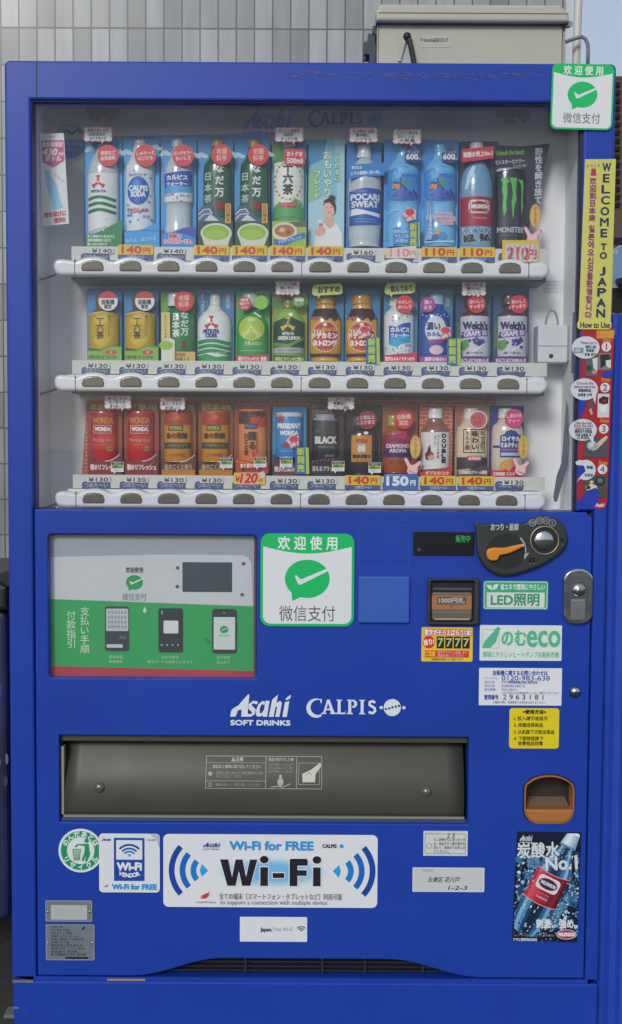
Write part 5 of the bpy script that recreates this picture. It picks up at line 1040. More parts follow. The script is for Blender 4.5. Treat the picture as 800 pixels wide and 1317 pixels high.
k.poly([(642, 233), (648, 231), (654, 236), (650, 238), (650.5, 252), (649, 262), (650, 272), (647, 280), (645, 268), (646, 256), (644, 246), (645, 238)], CL); k.poly([(653, 231), (663, 231.5), (662, 238), (661.5, 250), (662.5, 258), (659.5, 270), (659, 284), (657, 276), (656, 262), (657.5, 252), (656, 240)], CL); k.poly([(664, 233), (671, 234), (672, 242), (670.5, 256), (671.5, 268), (669.5, 277), (668.5, 262), (669, 250), (668, 240)], CL)
k.text('MONSTER', 656, 297, 6.5, '#b5bbc4', w=34, b=.3); k.text('ENERGY', 656, 304, 3, '#5f6874', w=28); k.done('printed_label', t); lathe(t, 'can_lid', 656, [(217.5, 16), (219, 17.5), (221.5, 18)], '#b8bec6', .5)

# ---- middle shelf
def gold_tea(du, label):
    t = sample('drink_sample', label, 'drink sample', 134 + du, 466, RW[1])
    k = card(112.5 + du, 375, 156.5 + du, 467, '#2489cc'); k.done('backing_card', t)
    _, k = lathe(t, 'bottle', 134 + du, [(383, 11), (398, 11), (402, 16), (408, 19.5), (414, 20), (448, 20), (456, 19), (464, 18)], '#6a5a2c')
    k.poly([(114.5 + du, 405), (134 + du, 402), (153.5 + du, 405), (153.5 + du, 448), (134 + du, 451), (114.5 + du, 448)], '#bfa02c'); k.poly(ell(133 + du, 426, 14.5, 20, 28), '#d4b83e'); k.column('十六茶', 131.5 + du, 412, 9, '#3a2c10', 10.2, b=.4); k.column('和茶ブレンド', 143 + du, 409, 4, '#7a6a3c', 4.6); k.line([(115 + du, 404.5), (134 + du, 402.5), (153 + du, 404.5)], 1, '#ecd9a0'); k.done('printed_label', t)
    lathe(t, 'cap', 134 + du, [(379, 10), (381, 11), (394, 11)], '#4d7a3c')
    k = front(134 + du, 458); k.slab([(113 + du, 451), (128 + du, 451), (142 + du, 445), (156.5 + du, 446), (156.5 + du, 466.5), (113 + du, 466.5)][::-1], .001, '#7fb34a'); k.line([(113 + du, 451), (128 + du, 451), (142 + du, 445), (156 + du, 446)], 1.6, '#3f8a3a'); k.poly(ell(143 + du, 453, 7.5, 3, 18), '#cc3340'); k.text('新', 143 + du, 453, 3.6, '#ecd8d0'); k.text('お茶の和らぎ まろやか', 132 + du, 459.5, 4.8, '#3a5420', w=36, b=.15); k.done('caption_card', t)
    k = front(139 + du, 387, .0925); k.slab(ell(139 + du, 387, 12.5, 12.5, 30)[::-1], .0015, '#dfe3e5'); k.poly(ell(139 + du, 387, 12.5, 12.5, 20, 180 + 16, 360 - 16), '#c8303e'); k.text('自販機', 139 + du, 388.5, 6, '#34393e', w=16, b=.3); k.text('限定', 139 + du, 394.5, 5, '#34393e', w=9, b=.25); k.done('badge', t)
gold_tea(0, 'gold-labelled tea bottle sample at the end of the middle shelf by the white side wall')
gold_tea(47.2, 'gold-labelled tea bottle sample next to the small green tea bottle card')
t = sample('drink_sample', 'small green tea bottle sample with cup and yellow strip, large red badge', 'drink sample', 229, 466, RW[1])
k = card(207, 376, 251.5, 467, '#67a63c'); k.done('backing_card', t)
_, k = lathe(t, 'bottle', 232, [(382, 9), (396, 9.5), (400, 16), (406, 19), (450, 19), (462, 18)], '#1a7a40')
k.column('なだ万', 239, 407, 9, '#dce8de', 10.5, b=.4); k.column('日本茶', 228, 409, 9, '#dce8de', 10.5, b=.4); k.rect(236, 440, 240, 450, '#7a2c34'); k.done('printed_label', t); lathe(t, 'cap', 226, [(378, 9.5), (380, 10.4), (394, 10.4)], '#dfe3e4')
k = front(214, 432); k.slab([(207.5, 402), (218.5, 402), (219, 434), (225, 438), (225, 466.5), (207.5, 466.5)][::-1], .001, '#d9c97a'); k.column('旨みひろがる茶葉', 213, 407, 4, '#5a5a28', 4.5); k.poly([(207.5, 440), (214, 434), (224.5, 437), (224.5, 450), (222, 466), (207.5, 466)], '#d3dacb'); k.oval(213.5, 444, 9, 6, '#8fc044', 22); k.rect(226, 452, 251, 466, '#cdb065'); k.text('石臼の', 232, 456, 5, '#4f3c18', w=13, b=.2); k.text('抹茶入り', 235, 462, 4.6, '#4f3c18', w=17, b=.15); k.done('caption_card', t); badge(t, 236.5, 387.5, 12.8, '#cf2f3d', ('老舗', '料亭'), '#e6b8a8', h=7)
t = sample('drink_sample', 'white metal bottle sample with red emblem above green waves', 'drink sample', 276, 466, RW[1])
k = card(253.5, 373, 301, 467, '#3b78a8'); k.column('すっきり', 260.5, 382, 5.5, '#bcd0e0', 6.2, b=.1); k.column('透明感', 293, 382, 5.5, '#bcd0e0', 6.2, b=.1); k.done('backing_card', t)
_, k = lathe(t, 'bottle', 276, [(394, 7.5), (398, 9), (404, 16), (410, 20.5), (418, 22), (445, 22), (465, 21.5)], '#dfe4e6')
emblem(k, 273, 417, 8, '#c8323c'); k.text('MITSUYA', 273, 427.5, 5, '#2c3f94', w=20, b=.45); k.text('CIDER', 273, 433, 4.4, '#2c3f94', w=15, b=.4)
for n_ in range(3): ripple(k, 255, 297, 441 + n_ * 6.4, 1.8, 4.4, '#259050', 2.6)
k.poly([(255, 459), (266, 456), (280, 460), (297, 458), (297, 466), (255, 466)], '#2a9a52'); k.text('ゼロ', 285, 455, 3.6, '#dfeee4', w=12); k.done('printed_label', t); lathe(t, 'cap', 277, [(379, 6), (381, 7), (394, 7)], '#ccd4d8')
t = sample('drink_sample', 'bright green melon soda can sample with pale round fruit and red strip', 'drink sample', 325, 466, RW[1])
k = card(303.5, 375, 347, 467, '#3aa04a'); k.done('backing_card', t)
_, k = lathe(t, 'bottle', 325, [(399, 5), (403, 9), (408, 15), (416, 19), (424, 20), (455, 20), (462, 19)], '#2f9a4c')
k.poly(ell(324, 424, 16.5, 15.5, 30), '#b4cc3e'); k.poly(ell(324, 424, 14.5, 13.5, 30), '#9cc048'); emblem(k, 324, 425, 12, '#c9d884'); k.text('三矢メロン', 326, 443, 5, '#c9e4bc', w=21, b=.25); k.line([(310, 452), (340, 452)], .8, '#8fd09a'); k.line([(327, 403), (336, 409)], 2.6, '#e4efe4'); k.done('printed_label', t); lathe(t, 'cap', 322, [(378, 9), (380, 10), (396, 10)], '#c9d6cc')
k = front(325, 460); k.slab([(304, 457), (345, 456), (345, 466.5), (304, 466.5)][::-1], .001, '#c63444'); k.text('果汁でスッキリ！爽快', 324.5, 461.5, 5, '#ecd6d6', w=36, b=.25); k.done('caption_card', t); badge(t, 314.5, 390.5, 8.6, '#c9303e', ('自販機', '限定です', 'メロン'), h=3.2); k = front(336, 389); k.slab(ell(336, 389, 9, 9, 26)[::-1], .0015, '#7fc83c'); [k.line([(329 + q * 2.5, 382 + (q % 3)), (331 + q * 2.5, 396 - (q % 2))], .6, '#a8dc68') for q in range(5)]; k.done('fruit_badge', t)
t = sample('drink_sample', 'dark green lemon soda bottle sample with yellow emblem and silver foot', 'drink sample', 372, 466, RW[1])
k = card(350, 376, 395, 467, '#8a9a3a'); k.oval(357, 392, 8, 6, '#4a8a3a'); k.oval(388, 388, 8, 8, '#6fae4a'); k.done('backing_card', t)
_, k = lathe(t, 'bottle', 371.5, [(398, 8), (402, 12), (408, 17), (414, 20.5), (450, 20.5), (456, 20), (464, 18.5)], '#8fb85a')
k.poly([(351.5, 416), (371, 408), (391.5, 416), (391.5, 448), (351.5, 448)], '#1a4436'); emblem(k, 370.5, 419, 8.5, '#d2b83c'); k.text('MITSUYA', 371, 430.5, 3.6, '#d5dcd0', w=15, b=.2); k.text('GREEN LEMON', 372, 436, 4.4, '#d5dcd0', w=28, b=.3); k.poly([(352, 441), (370, 444), (391, 434), (391, 438), (372, 448), (352, 446)], '#5a9a3c'); k.poly([(352, 448), (391, 448), (391, 455), (352, 455)], '#aab2b4'); k.text('無果汁 炭酸飲料', 371, 451.5, 3, '#5c6664', w=26); k.oval(374, 406, 3, 2.6, '#f2f6ec', 10); k.done('printed_label', t)
lathe(t, 'cap', 371.5, [(384, 7), (386, 8.6), (398, 8.6)], '#7a8a3a')
k = front(372, 461); k.slab([(351, 457), (393, 457), (393, 466.5), (351, 466.5)][::-1], .001, '#3c5a2c'); k.text('爽快ビタミンのど潤い', 372, 461.8, 4.6, '#b8d070', w=36, b=.25); k.done('caption_card', t); k = front(384, 388); k.slab(ell(384, 388, 8, 7, 22)[::-1], .0015, '#5f9a4a'); k.text('強炭酸', 385, 386, 4, '#dcebd0', w=11, b=.2); k.text('青レモン', 385, 391, 3.4, '#dcebd0', w=12); k.done('badge', t)
def vitamin(du, label):
    t = sample('drink_sample', label, 'drink sample', 419 + du, 466, RW[1])
    k = card(397 + du, 374, 442 + du, 467, '#2a78a8'); k.done('backing_card', t)
    _, k = lathe(t, 'bottle', 418.5 + du, [(392, 11.5), (397, 12), (402, 15), (409, 19), (416, 20.5), (454, 20.5), (458, 18), (465, 18)], '#cc9a2e')
    k.poly([(405 + du, 398), (432 + du, 398), (437 + du, 408), (438.5 + du, 413), (434 + du, 411), (430 + du, 415), (425 + du, 410), (419 + du, 414), (412 + du, 410), (407 + du, 414), (399 + du, 411), (401 + du, 406)], '#3a1f28'); k.poly(ell(418 + du, 434, 18.2, 19.6, 30), '#dcc8a8'); k.poly(ell(418 + du, 434, 17.2, 18.6, 30), '#b82628'); k.text('ドデカミン', 417.5 + du, 433, 7.5, '#ece6e0', w=31, b=.6); k.text('ストロング', 418 + du, 442.5, 7.5, '#ece6e0', w=30, b=.6); k.text('パワー', 407 + du, 411, 5, '#e88a7c', w=12, b=.3, rot=20); k.oval(418 + du, 419, 2.5, 2.5, '#ece6e0', 10); k.text('活力', 418 + du, 425, 4, '#e0a03c', w=10, b=.2); k.poly([(398.5 + du, 456), (438.5 + du, 456), (438 + du, 460), (399 + du, 460)], '#5a2a2c'); k.done('printed_label', t)
    lathe(t, 'cap', 418.5 + du, [(380, 11.5), (382, 12.6), (392, 12.6)], '#b9842a')
vitamin(0, 'red and gold energy bottle sample directly below the yellow recommendation card'); vitamin(46.7, 'red and gold energy bottle sample partly covered by a blue and green new tag')
t = sample('drink_sample', 'white bottle sample with blue flag label and red foot strip', 'drink sample', 514, 466, RW[1])
k = card(493.5, 375, 537, 467, '#2a80ac'); k.done('backing_card', t)
_, k = lathe(t, 'bottle', 513, [(392, 10), (398, 12), (402, 17), (407, 19.5), (450, 19.5), (465, 19)], '#d8dee2')
k.poly([(499.5, 420), (508, 422), (518, 417), (527, 416), (527, 441), (517, 443), (508, 447), (499.5, 444)], '#2456b4'); k.poly([(499.5, 434), (510, 434), (527, 430), (527, 441), (517, 443), (508, 447), (499.5, 444)], '#38a4d8'); k.text('カルピス', 513.5, 425.5, 6, '#e4e9ee', w=24, b=.4); k.text('ウォーター', 513.5, 432.5, 4.8, '#e4e9ee', w=23, b=.3)
for q in range(22): k.oval(random.uniform(496, 530), random.choice([random.uniform(405, 414), random.uniform(447, 455)]), .9, .9, '#7aa4c8', 8)
k.text('果糖', 524, 445, 3.6, '#4a74a8', w=8); k.done('printed_label', t); lathe(t, 'cap', 510, [(383, 8), (385, 9.5), (394, 9.5)], '#d9dee2')
k = front(514, 460); k.slab([(494, 459), (506, 456), (520, 455), (536, 452.5), (536, 466.5), (494, 466.5)][::-1], .001, '#c8343e'); ripple(k, 495, 536, 456.5, 1.2, 1, '#5a4a9a', 2); k.text('贅沢なみるくですっきり', 514, 461.6, 4.6, '#eed6d6', w=37, b=.25); k.done('caption_card', t); badge(t, 520.5, 391.5, 11.6, '#cf2f3d', ('やさしい', 'おいしさ'), h=4.5)
t = sample('drink_sample', 'deep blue bottle sample with white oval and purple badge', 'drink sample', 560, 466, RW[1])
k = card(539.5, 373, 582, 468, '#2a7a9c'); k.column('贅沢', 575, 386, 5, '#c0d4e2', 6); k.done('backing_card', t)
_, k = lathe(t, 'bottle', 559, [(392, 10), (398, 12), (402, 16), (407, 18.8), (456, 18.8), (465, 18)], '#1f52a8')
k.poly(ell(559, 425, 13.5, 17, 28), '#d5dbe6'); k.text('濃い', 556, 421, 9, '#2a2c6c', w=17, b=.5); k.text('めの', 566, 424, 4.4, '#2a2c6c', w=8); k.text('カルピス', 560, 431, 5.4, '#2c52b0', w=24, b=.4); k.poly([(549, 438), (570, 437), (570, 442), (549, 443)], '#9c3a8c'); k.poly(ell(560, 451, 9, 6, 18), '#d8c2cc'); [k.oval(543 + q * 4.5, 406 + (q % 2) * 2, .8, .8, '#d6e0ec', 8) for q in range(8)]; k.done('printed_label', t); lathe(t, 'cap', 561, [(379, 8), (381, 9.5), (392, 9.5)], '#a8bed0')
k = front(561, 461); k.slab([(540, 459), (580, 457), (580, 467), (540, 467)][::-1], .001, '#a83a94'); k.text('濃厚な味わい', 560, 462, 4.6, '#ecd2e6', w=28, b=.25); k.done('caption_card', t); badge(t, 550.5, 392, 9.6, '#b03a98', ('濃い', 'まま'), '#e6cce0', h=5)
def grape(du, label, au):
    t = sample('drink_sample', label, 'drink sample', 608 + du, 467, RW[1])
    k = card(586 + du, 375, 631 + du, 468, '#254a78'); k.poly([(588 + du, 416), (594 + du, 410), (596 + du, 440), (588 + du, 450)], '#3f7a44'); k.poly([(628 + du, 430), (631 + du, 428), (631 + du, 456), (627 + du, 456)], '#4f9ac4'); k.done('backing_card', t)
    _, k = lathe(t, 'bottle', 610 + du, [(392, 10), (400, 12), (404, 17), (408, 19), (462, 18.6), (466, 18)], '#54323a')
    k.poly([(591.5 + du, 408), (629 + du, 408), (629 + du, 459), (591.5 + du, 459)], '#c3c5d2'); k.text("Welch's", 610 + du, 420, 9.5, '#20244a', w=31, b=.8); k.poly([(593 + du, 428), (626 + du, 424), (626 + du, 433), (593 + du, 436)], '#5c3490'); k.text('GRAPE 50', 610 + du, 430, 6, '#d9cfe6', w=29, b=.4, rot=5)
    for q in range(16): k.oval(614 + du + random.gauss(0, 5), 441 + random.gauss(0, 3), 2.2, 2.2, random.choice(['#3a3a94', '#4a4ab0', '#2c2c70']), 10)
    k.poly([(592 + du, 440), (600 + du, 437), (602 + du, 446), (596 + du, 452), (592 + du, 449)], '#5a9a4a'); k.line([(608 + du, 452), (622 + du, 443)], 2, '#e6e4de'); k.text('果汁飲料', 609 + du, 455, 3.2, '#4a4c64', w=22); k.done('printed_label', t); lathe(t, 'cap', 608 + du, [(379, 10), (381, 11.4), (394, 11.4)], '#4a2a34')
    k = front(609 + du, 463); k.slab([(588 + du, 459), (630 + du, 459), (630 + du, 468), (588 + du, 468)][::-1], .001, '#5a2c80'); k.text('まるごとぶどうのおいしさ', 609 + du, 463.5, 4.4, '#ddd0e6', w=38, b=.25); k.done('caption_card', t); badge(t, 613 + du + au, 391, 11.6, '#c62c3c', ('おいしく', 'すっきり'), h=4.6)
grape(0, 'grape juice bottle sample directly below the white and red pop card', 0); grape(48, 'grape juice bottle sample last on the middle shelf beside the bare grey wall', 6)

# ---- bottom shelf
def red_can(du, label, header):
    t = sample('drink_sample', label, 'drink sample', 133 + du, 611, RW[2])
    k = card(112.5 + du, 517, 157 + du, 612, '#8e2a2c'); k.rect(113 + du, 519, 156.5 + du, 529, '#3a2622'); k.text(header, 135 + du, 524, 7.5, '#a89a3c', w=38, b=.3); k.text('WONDA', 133 + du, 540, 8.5, '#a8702c', w=34, b=.4); k.done('backing_card', t)
    _, k = lathe(t, 'can', 134 + du, [(529, 16), (532, 17), (590, 17), (592, 16)], '#c21f28')
    k.poly([(118 + du, 531), (150 + du, 531), (150 + du, 558), (118 + du, 560)], '#a01e26'); k.text('WONDA', 134 + du, 541, 7.5, '#c0823c', w=26, b=.45); k.frame(122 + du, 547, 145 + du, 557.5, .6, '#e0c8c8'); k.text('WONDA', 134 + du, 552, 5, '#ece0e0', w=20, b=.4); k.text('Morning Shot', 134 + du, 566, 4, '#e0a8a0', w=26, sh=.2); k.oval(143 + du, 577, 4, 3.4, '#b5912c', 14); k.text('微糖', 143 + du, 577, 3, '#5a3a14'); k.line([(122 + du, 572), (146 + du, 572)], .5, '#d86a64'); k.done('printed_label', t)
    k = front(135 + du, 602); k.slab([(113.5 + du, 594), (128 + du, 592), (142 + du, 594), (156 + du, 584), (156 + du, 611), (113.5 + du, 611)][::-1], .001, '#7e1f26'); k.poly([(150 + du, 590), (156 + du, 583), (156 + du, 596), (152 + du, 600)], '#5a2c1e'); k.text('朝のリフレッシュ', 135 + du, 601, 7, '#e2ccc8', w=37, b=.35)
    for q in range(12): k.oval(136 + du + q * 1.6, 593 - (q * q) * .07, .9, .9, '#d9bcae', 8)
    k.done('caption_card', t)
red_can(0, "red morning coffee can sample at the bottom shelf's end by the white side wall", '早朝専用'); red_can(47.2, 'red morning coffee can sample next to the gold coffee cans', '朝専用')
def gold_can(du, label, head):
    t = sample('drink_sample', label, 'drink sample', 229 + du, 611, RW[2])
    k = card(207 + du, 517, 252 + du, 612, '#80401f'); k.rect(208 + du, 519, 251.5 + du, 529, '#33261c'); k.text(head, 230 + du, 524, 8, '#b0a23c', w=38, b=.35); k.done('backing_card', t)
    _, k = lathe(t, 'can', 229 + du, [(529, 16.5), (533, 17.8), (590, 17.8), (594, 17)], '#c8861f')
    k.poly([(212 + du, 530), (246.5 + du, 530), (246.5 + du, 547), (212 + du, 547)], '#a5341f'); k.poly([(216 + du, 541), (230 + du, 533), (243 + du, 541)], '#c8642c'); k.rect(218 + du, 547, 237 + du, 554, '#2c3a1c'); k.text('WONDA', 227.5 + du, 550.5, 4.4, '#9cae3c', w=16, b=.3); k.text('金の微糖', 228.5 + du, 560.5, 7, '#3a2a14', w=27, b=.4); k.poly([(212 + du, 569), (246.5 + du, 569), (246.5 + du, 577), (212 + du, 577)], '#33352a'); k.text('PREMIUM', 229 + du, 573, 3.6, '#8a8a5c', w=24); k.text('COFFEE', 229 + du, 585, 3.6, '#b0562c', w=20, b=.2); k.done('printed_label', t)
    k = front(230 + du, 602); k.slab([(208 + du, 594), (222 + du, 597), (238 + du, 594), (251 + du, 584), (251 + du, 604), (208 + du, 606)][::-1], .001, '#5a2f1a'); k.text('金のこくと香り', 229 + du, 600.5, 6.4, '#a8988a', w=35, b=.3)
    for q in range(12): k.oval(232 + du + q * 1.6, 594 - (q * q) * .07, .9, .9, '#d9bcae', 8)
    k.rect(208 + du, 604, 251 + du, 611, '#b8781f'); k.done('caption_card', t)
gold_can(0, 'gold coffee can sample with dark band, partly below the pop card', '贅沢な金'); gold_can(48, 'gold coffee can sample with dark band and a white speech tag on it', '香料無100%')
t = sample('drink_sample', 'tall orange coffee can sample with vertical black lettering and bean top', 'drink sample', 324, 611, RW[2])
k = card(301, 520, 347, 606, '#8a4030'); k.done('backing_card', t)
_, k = lathe(t, 'can', 325, [(527, 17), (530, 18.4), (592, 18.4), (596, 17)], '#d9844a')
k.poly([(307, 529), (343, 529), (343, 543), (330, 547), (307, 545)], '#4a2a20'); k.poly([(322, 538), (343, 531), (343, 549), (326, 550)], '#c83a30'); [k.oval(random.uniform(309, 341), random.uniform(530, 538), 1.6, 1.1, random.choice(['#6a4430', '#2a1812']), 8) for q in range(24)]; k.rect(315, 545, 331, 551.5, '#33385a'); k.text('WONDA', 323, 548.3, 3.6, '#8a90b0', w=13); k.column('薫る', 325, 561, 10, '#3c2218', 12, b=.5); k.column('ひととき', 317.5, 561, 6.2, '#3c2218', 7, b=.3); k.rect(330, 556, 332, 582, '#b0562c'); k.line([(326, 580), (328, 588)], 3, '#c0302c'); k.done('printed_label', t)
k = front(324, 600); k.slab([(303, 590), (316, 592), (334, 596), (345, 594), (345, 609), (303, 609)][::-1], .001, '#b0402c'); k.line([(303, 593), (316, 595), (332, 599), (344, 597)], 1.4, '#e0783c'); k.text('香り豊かひとくち', 325, 599, 4.6, '#f0dcd0', w=32, b=.2); k.text('華やぐコクです', 324, 604.5, 4.2, '#3a1a14', w=26, b=.2); k.done('caption_card', t)
t = sample('drink_sample', 'bright blue coffee can sample with red car-shaped mark', 'drink sample', 373, 611, RW[2])
k = card(350.5, 523, 394, 612, '#1f86b4'); k.rect(351, 585, 393.5, 611, '#5a2c34'); k.done('backing_card', t)
_, k = lathe(t, 'can', 372, [(529, 15.5), (533, 17.6), (584, 17.6), (588, 17)], '#2a84c8')
k.poly([(355, 531), (389, 531), (389, 536), (355, 536)], '#c3ccd2'); k.oval(361, 538, 4, 5, '#b8344a', 14); k.text('PRESIDENT', 372, 548, 6, '#e6ecf2', w=29, b=.45); k.text('OF', 372, 552.5, 2.6, '#e6ecf2'); k.text('WONDA', 372, 557, 5.4, '#e6ecf2', w=23, b=.45); k.poly([(363, 572), (368, 568), (378, 568), (382, 572), (381, 575), (364, 575)], '#8a3440'); k.line([(360, 580), (384, 580)], .6, '#a8d0e6'); k.done('printed_label', t)
k = front(368, 603); k.slab([(352, 596), (382, 596), (382, 611), (352, 611)][::-1], .001, '#6a3440'); k.text('贅沢な深み', 366, 603.5, 6, '#d8c2c4', w=26, b=.3); k.done('caption_card', t)
t = sample('drink_sample', 'black coffee can sample with white capital lettering', 'drink sample', 420, 611, RW[2])
k = card(398.5, 518, 442, 612, '#30262a'); k.text('無糖ブラック', 412, 523, 5, '#7a747a', w=24, b=.2); k.text('下町の仕込', 414, 530, 5.5, '#8a8488', w=28, b=.3); k.rect(402, 534, 415, 539.5, '#57503a'); k.done('backing_card', t)
_, k = lathe(t, 'can', 418.5, [(532, 14), (536, 16), (543, 17.5), (590, 17.5), (592, 17)], '#23242a')
k.poly([(405, 533), (432, 533), (434, 541), (402, 541)], '#8a9098'); k.text('BLACK', 419, 566, 8.5, '#d8dadc', w=27, b=.6); k.text('WONDA COFFEE', 419, 575, 2.6, '#8a8c90', w=20); k.oval(408, 554, 3, 3, '#54565c', 12); k.text('無糖', 424, 586, 3, '#9a9ca0', w=12); k.done('printed_label', t)
k = front(420, 603); k.slab([(400, 593), (414, 595), (430, 590), (440, 583), (440, 611), (400, 611)][::-1], .001, '#241a1e'); [k.line([(401 + q * 5, 595 - q * .6), (404 + q * 5, 592 - q * .6)], 1.2, '#9a5a5a') for q in range(6)]; k.text('冴えるブラック', 417, 603, 6.2, '#bcb6b8', w=31, b=.3); k.done('caption_card', t)
t = sample('drink_sample', 'black bottle coffee sample with square gold label and dark red badge', 'drink sample', 467, 611, RW[2])
k = card(446, 520, 490, 612, '#251f24'); k.done('backing_card', t)
_, k = lathe(t, 'bottle', 466, [(546, 9.5), (550, 12), (554, 17), (558, 19.5), (606, 19.5), (610, 18)], '#2b2c30')
k.poly([(451.5, 560), (477.5, 560), (477.5, 594), (451.5, 594)], '#c8893c'); k.text('WONDA', 464.5, 567, 5, '#b03a2c', w=15, b=.35); k.text('極', 464.5, 577, 10, '#e2d8c8', b=.5, out='#3a2c1c', ow=.6); k.text('焙煎深煎り', 464.5, 587, 4.6, '#2c2014', w=22, b=.3); k.text('BLACK', 464.5, 592, 2.6, '#5a3a1c', w=14); k.oval(470, 557, 3, 2, '#ecebe6', 10); k.done('printed_label', t); lathe(t, 'cap', 463, [(536, 8.5), (538, 9.5), (548, 9.5)], '#50545a'); badge(t, 472.5, 540, 12, '#8e2434', ('２倍以上', 'コク深さ'), '#dcb8bc', h=4.8)
t = sample('drink_sample', 'brown bottle coffee sample with purple-pink label and bright red badge', 'drink sample', 515, 611, RW[2])
k = card(491.5, 521, 537, 610, '#8a4a2a'); k.poly([(492, 521), (520, 521), (516, 560), (492, 566)], '#93592c'); k.done('backing_card', t)
_, k = lathe(t, 'bottle', 510, [(546, 9), (550, 11), (555, 16), (559, 18), (604, 18), (608, 17)], '#a0522c')
k.poly([(492.5, 560), (528, 556), (528, 588), (492.5, 588)], '#8c1f4a'); k.poly([(505, 557), (528, 553), (528, 568), (514, 564)], '#c82a64'); k.poly([(493, 576), (528, 574), (528, 588), (493, 588)], '#3a2a5c'); k.text('DIAMOND', 511, 573.5, 4.6, '#dcc8d8', w=29, b=.35); k.text('AROMA', 511, 579.5, 4.6, '#dcc8d8', w=22, b=.3); k.text('コーヒー', 511, 594, 4, '#5a3418', w=20, b=.2); k.done('printed_label', t); lathe(t, 'cap', 507, [(534, 8), (536, 9), (548, 9)], '#a89a5a'); badge(t, 519.5, 540, 12, '#d02c38', ('自販機', '限定'), '#e6c4b4', h=6)
t = sample('drink_sample', 'clear bottle sample with white label and bold vertical black lettering', 'drink sample', 559, 611, RW[2])
k = card(539, 521, 582, 612, brickm); k.done('backing_card', t)
_, k = lathe(t, 'bottle', 559.5, [(538, 9), (544, 11), (550, 16), (554, 18.5), (604, 18.5), (610, 18)], '#8a5e50')
k.poly([(541, 556), (578, 556), (578, 601), (541, 604)], '#dadad8'); k.column('DOUBLE', 569.5, 560.5, 4.6, '#26241f', 6.4, b=.6, w=5.2); k.column('コーヒーと牛乳', 562, 561, 3.6, '#b0344a', 4.4, b=.1); k.column('ダブル', 558, 562, 3.4, '#6a5a4c', 4.2); k.oval(551, 585, 5.5, 5, '#9c3a34', 16); k.poly([(546, 590), (549, 576), (552, 572), (553, 580), (550, 592)], '#5a3428'); k.oval(553, 588, 4.5, 3.4, '#d0a08a', 14); k.done('printed_label', t); lathe(t, 'cap', 560, [(525, 8), (527, 9.2), (538, 9.2)], '#e2e5e6')
k = front(560, 608); k.slab([(540, 607), (556, 606), (570, 603), (580, 598), (580, 612), (540, 612)][::-1], .001, '#c2343a'); k.text('ダブルのコク', 562, 608.5, 4.4, '#ecd2cc', w=30, b=.2); k.done('caption_card', t)
t = sample('drink_sample', 'cream bottle sample with framed vertical writing and red round seal', 'drink sample', 607, 611, RW[2])
k = card(585, 522, 629, 612, '#a88a6a'); k.poly([(585.5, 522.5), (596, 522.5), (590, 560), (585.5, 560)], '#a0604a'); k.done('backing_card', t)
_, k = lathe(t, 'bottle', 606.5, [(540, 10), (546, 14), (550, 18.5), (556, 20), (600, 20), (610, 19)], '#d9c8aa')
k.frame(594, 552, 622, 582.5, 1.1, '#4a3a2c', 1); k.line([(603.5, 553), (603.5, 582)], .8, '#4a3a2c'); k.line([(613.5, 553), (613.5, 582)], .8, '#4a3a2c'); k.column('味わい', 608.5, 558, 7.4, '#33261c', 8.4, b=.4); k.column('ミルク感', 599, 557, 5.4, '#5a4634', 6.2, b=.2); k.column('たっぷり', 618, 557, 5.4, '#5a4634', 6.2, b=.2); k.poly([(587, 588), (626, 588), (626, 603), (600, 602), (587, 604)], '#3a3a3c'); k.rect(599, 586, 618, 592.5, '#a8384a', 1); k.text('北海道産', 608.5, 589.2, 4.2, '#ecd2d0', w=16, b=.2); k.done('printed_label', t); lathe(t, 'cap', 606, [(525, 8.6), (527, 9.6), (540, 9.6)], '#dcdcd8')
k = front(607, 607); k.slab([(588, 605), (600, 605), (616, 600), (628, 600), (628, 612), (588, 612)][::-1], .001, '#4a4644'); k.text('北海道産生クリーム使用', 608, 607.5, 4.4, '#dcd6ce', w=36, b=.2); k.done('caption_card', t); badge(t, 615, 540, 11.8, '#e0dad8', ('みるく', '自慢'), '#b8344a', ring='#cc5a68', h=5)
t = sample('drink_sample', 'pale milk tea bottle sample with royal blue label on a navy card', 'drink sample', 653, 611, RW[2])
k = card(629.5, 522, 673, 615, '#24368a'); k.done('backing_card', t)
_, k = lathe(t, 'bottle', 652, [(538, 10), (544, 14), (548, 18.5), (554, 20), (600, 20), (610, 19)], '#d5c8b6')
k.poly([(641, 588), (641, 561), (646, 558), (649, 554.5), (655, 553), (661, 554.5), (664, 558), (669, 561), (669, 588)], '#27408f'); k.text('ロイヤル', 655, 564.5, 6, '#e2e4ea', w=23, b=.4); k.text('ミルクティー', 655, 572.5, 6, '#e2e4ea', w=26, b=.35); k.rect(642, 577, 668, 580, '#8a5a8a'); k.rect(642, 582, 668, 586, '#b8c0cc'); k.poly([(633, 573), (641, 573), (641, 576), (633, 576)], '#27408f'); k.poly(ell(654, 600, 14, 10, 24), '#d09a5c'); k.done('printed_label', t); lathe(t, 'cap', 650, [(525, 8), (527, 9.4), (538, 9.4)], '#dadcdc')
k = front(652, 609); k.slab([(631, 605), (646, 605), (660, 600), (672, 600), (672, 614), (631, 614)][::-1], .001, '#b82c44'); k.text('北海道産 ミルク', 648, 609.5, 4.4, '#ecd0d2', w=28, b=.2); k.done('caption_card', t); badge(t, 661, 538, 12, '#d0387c', ('しあわせ', 'ティー'), '#ecc8d8', h=5)

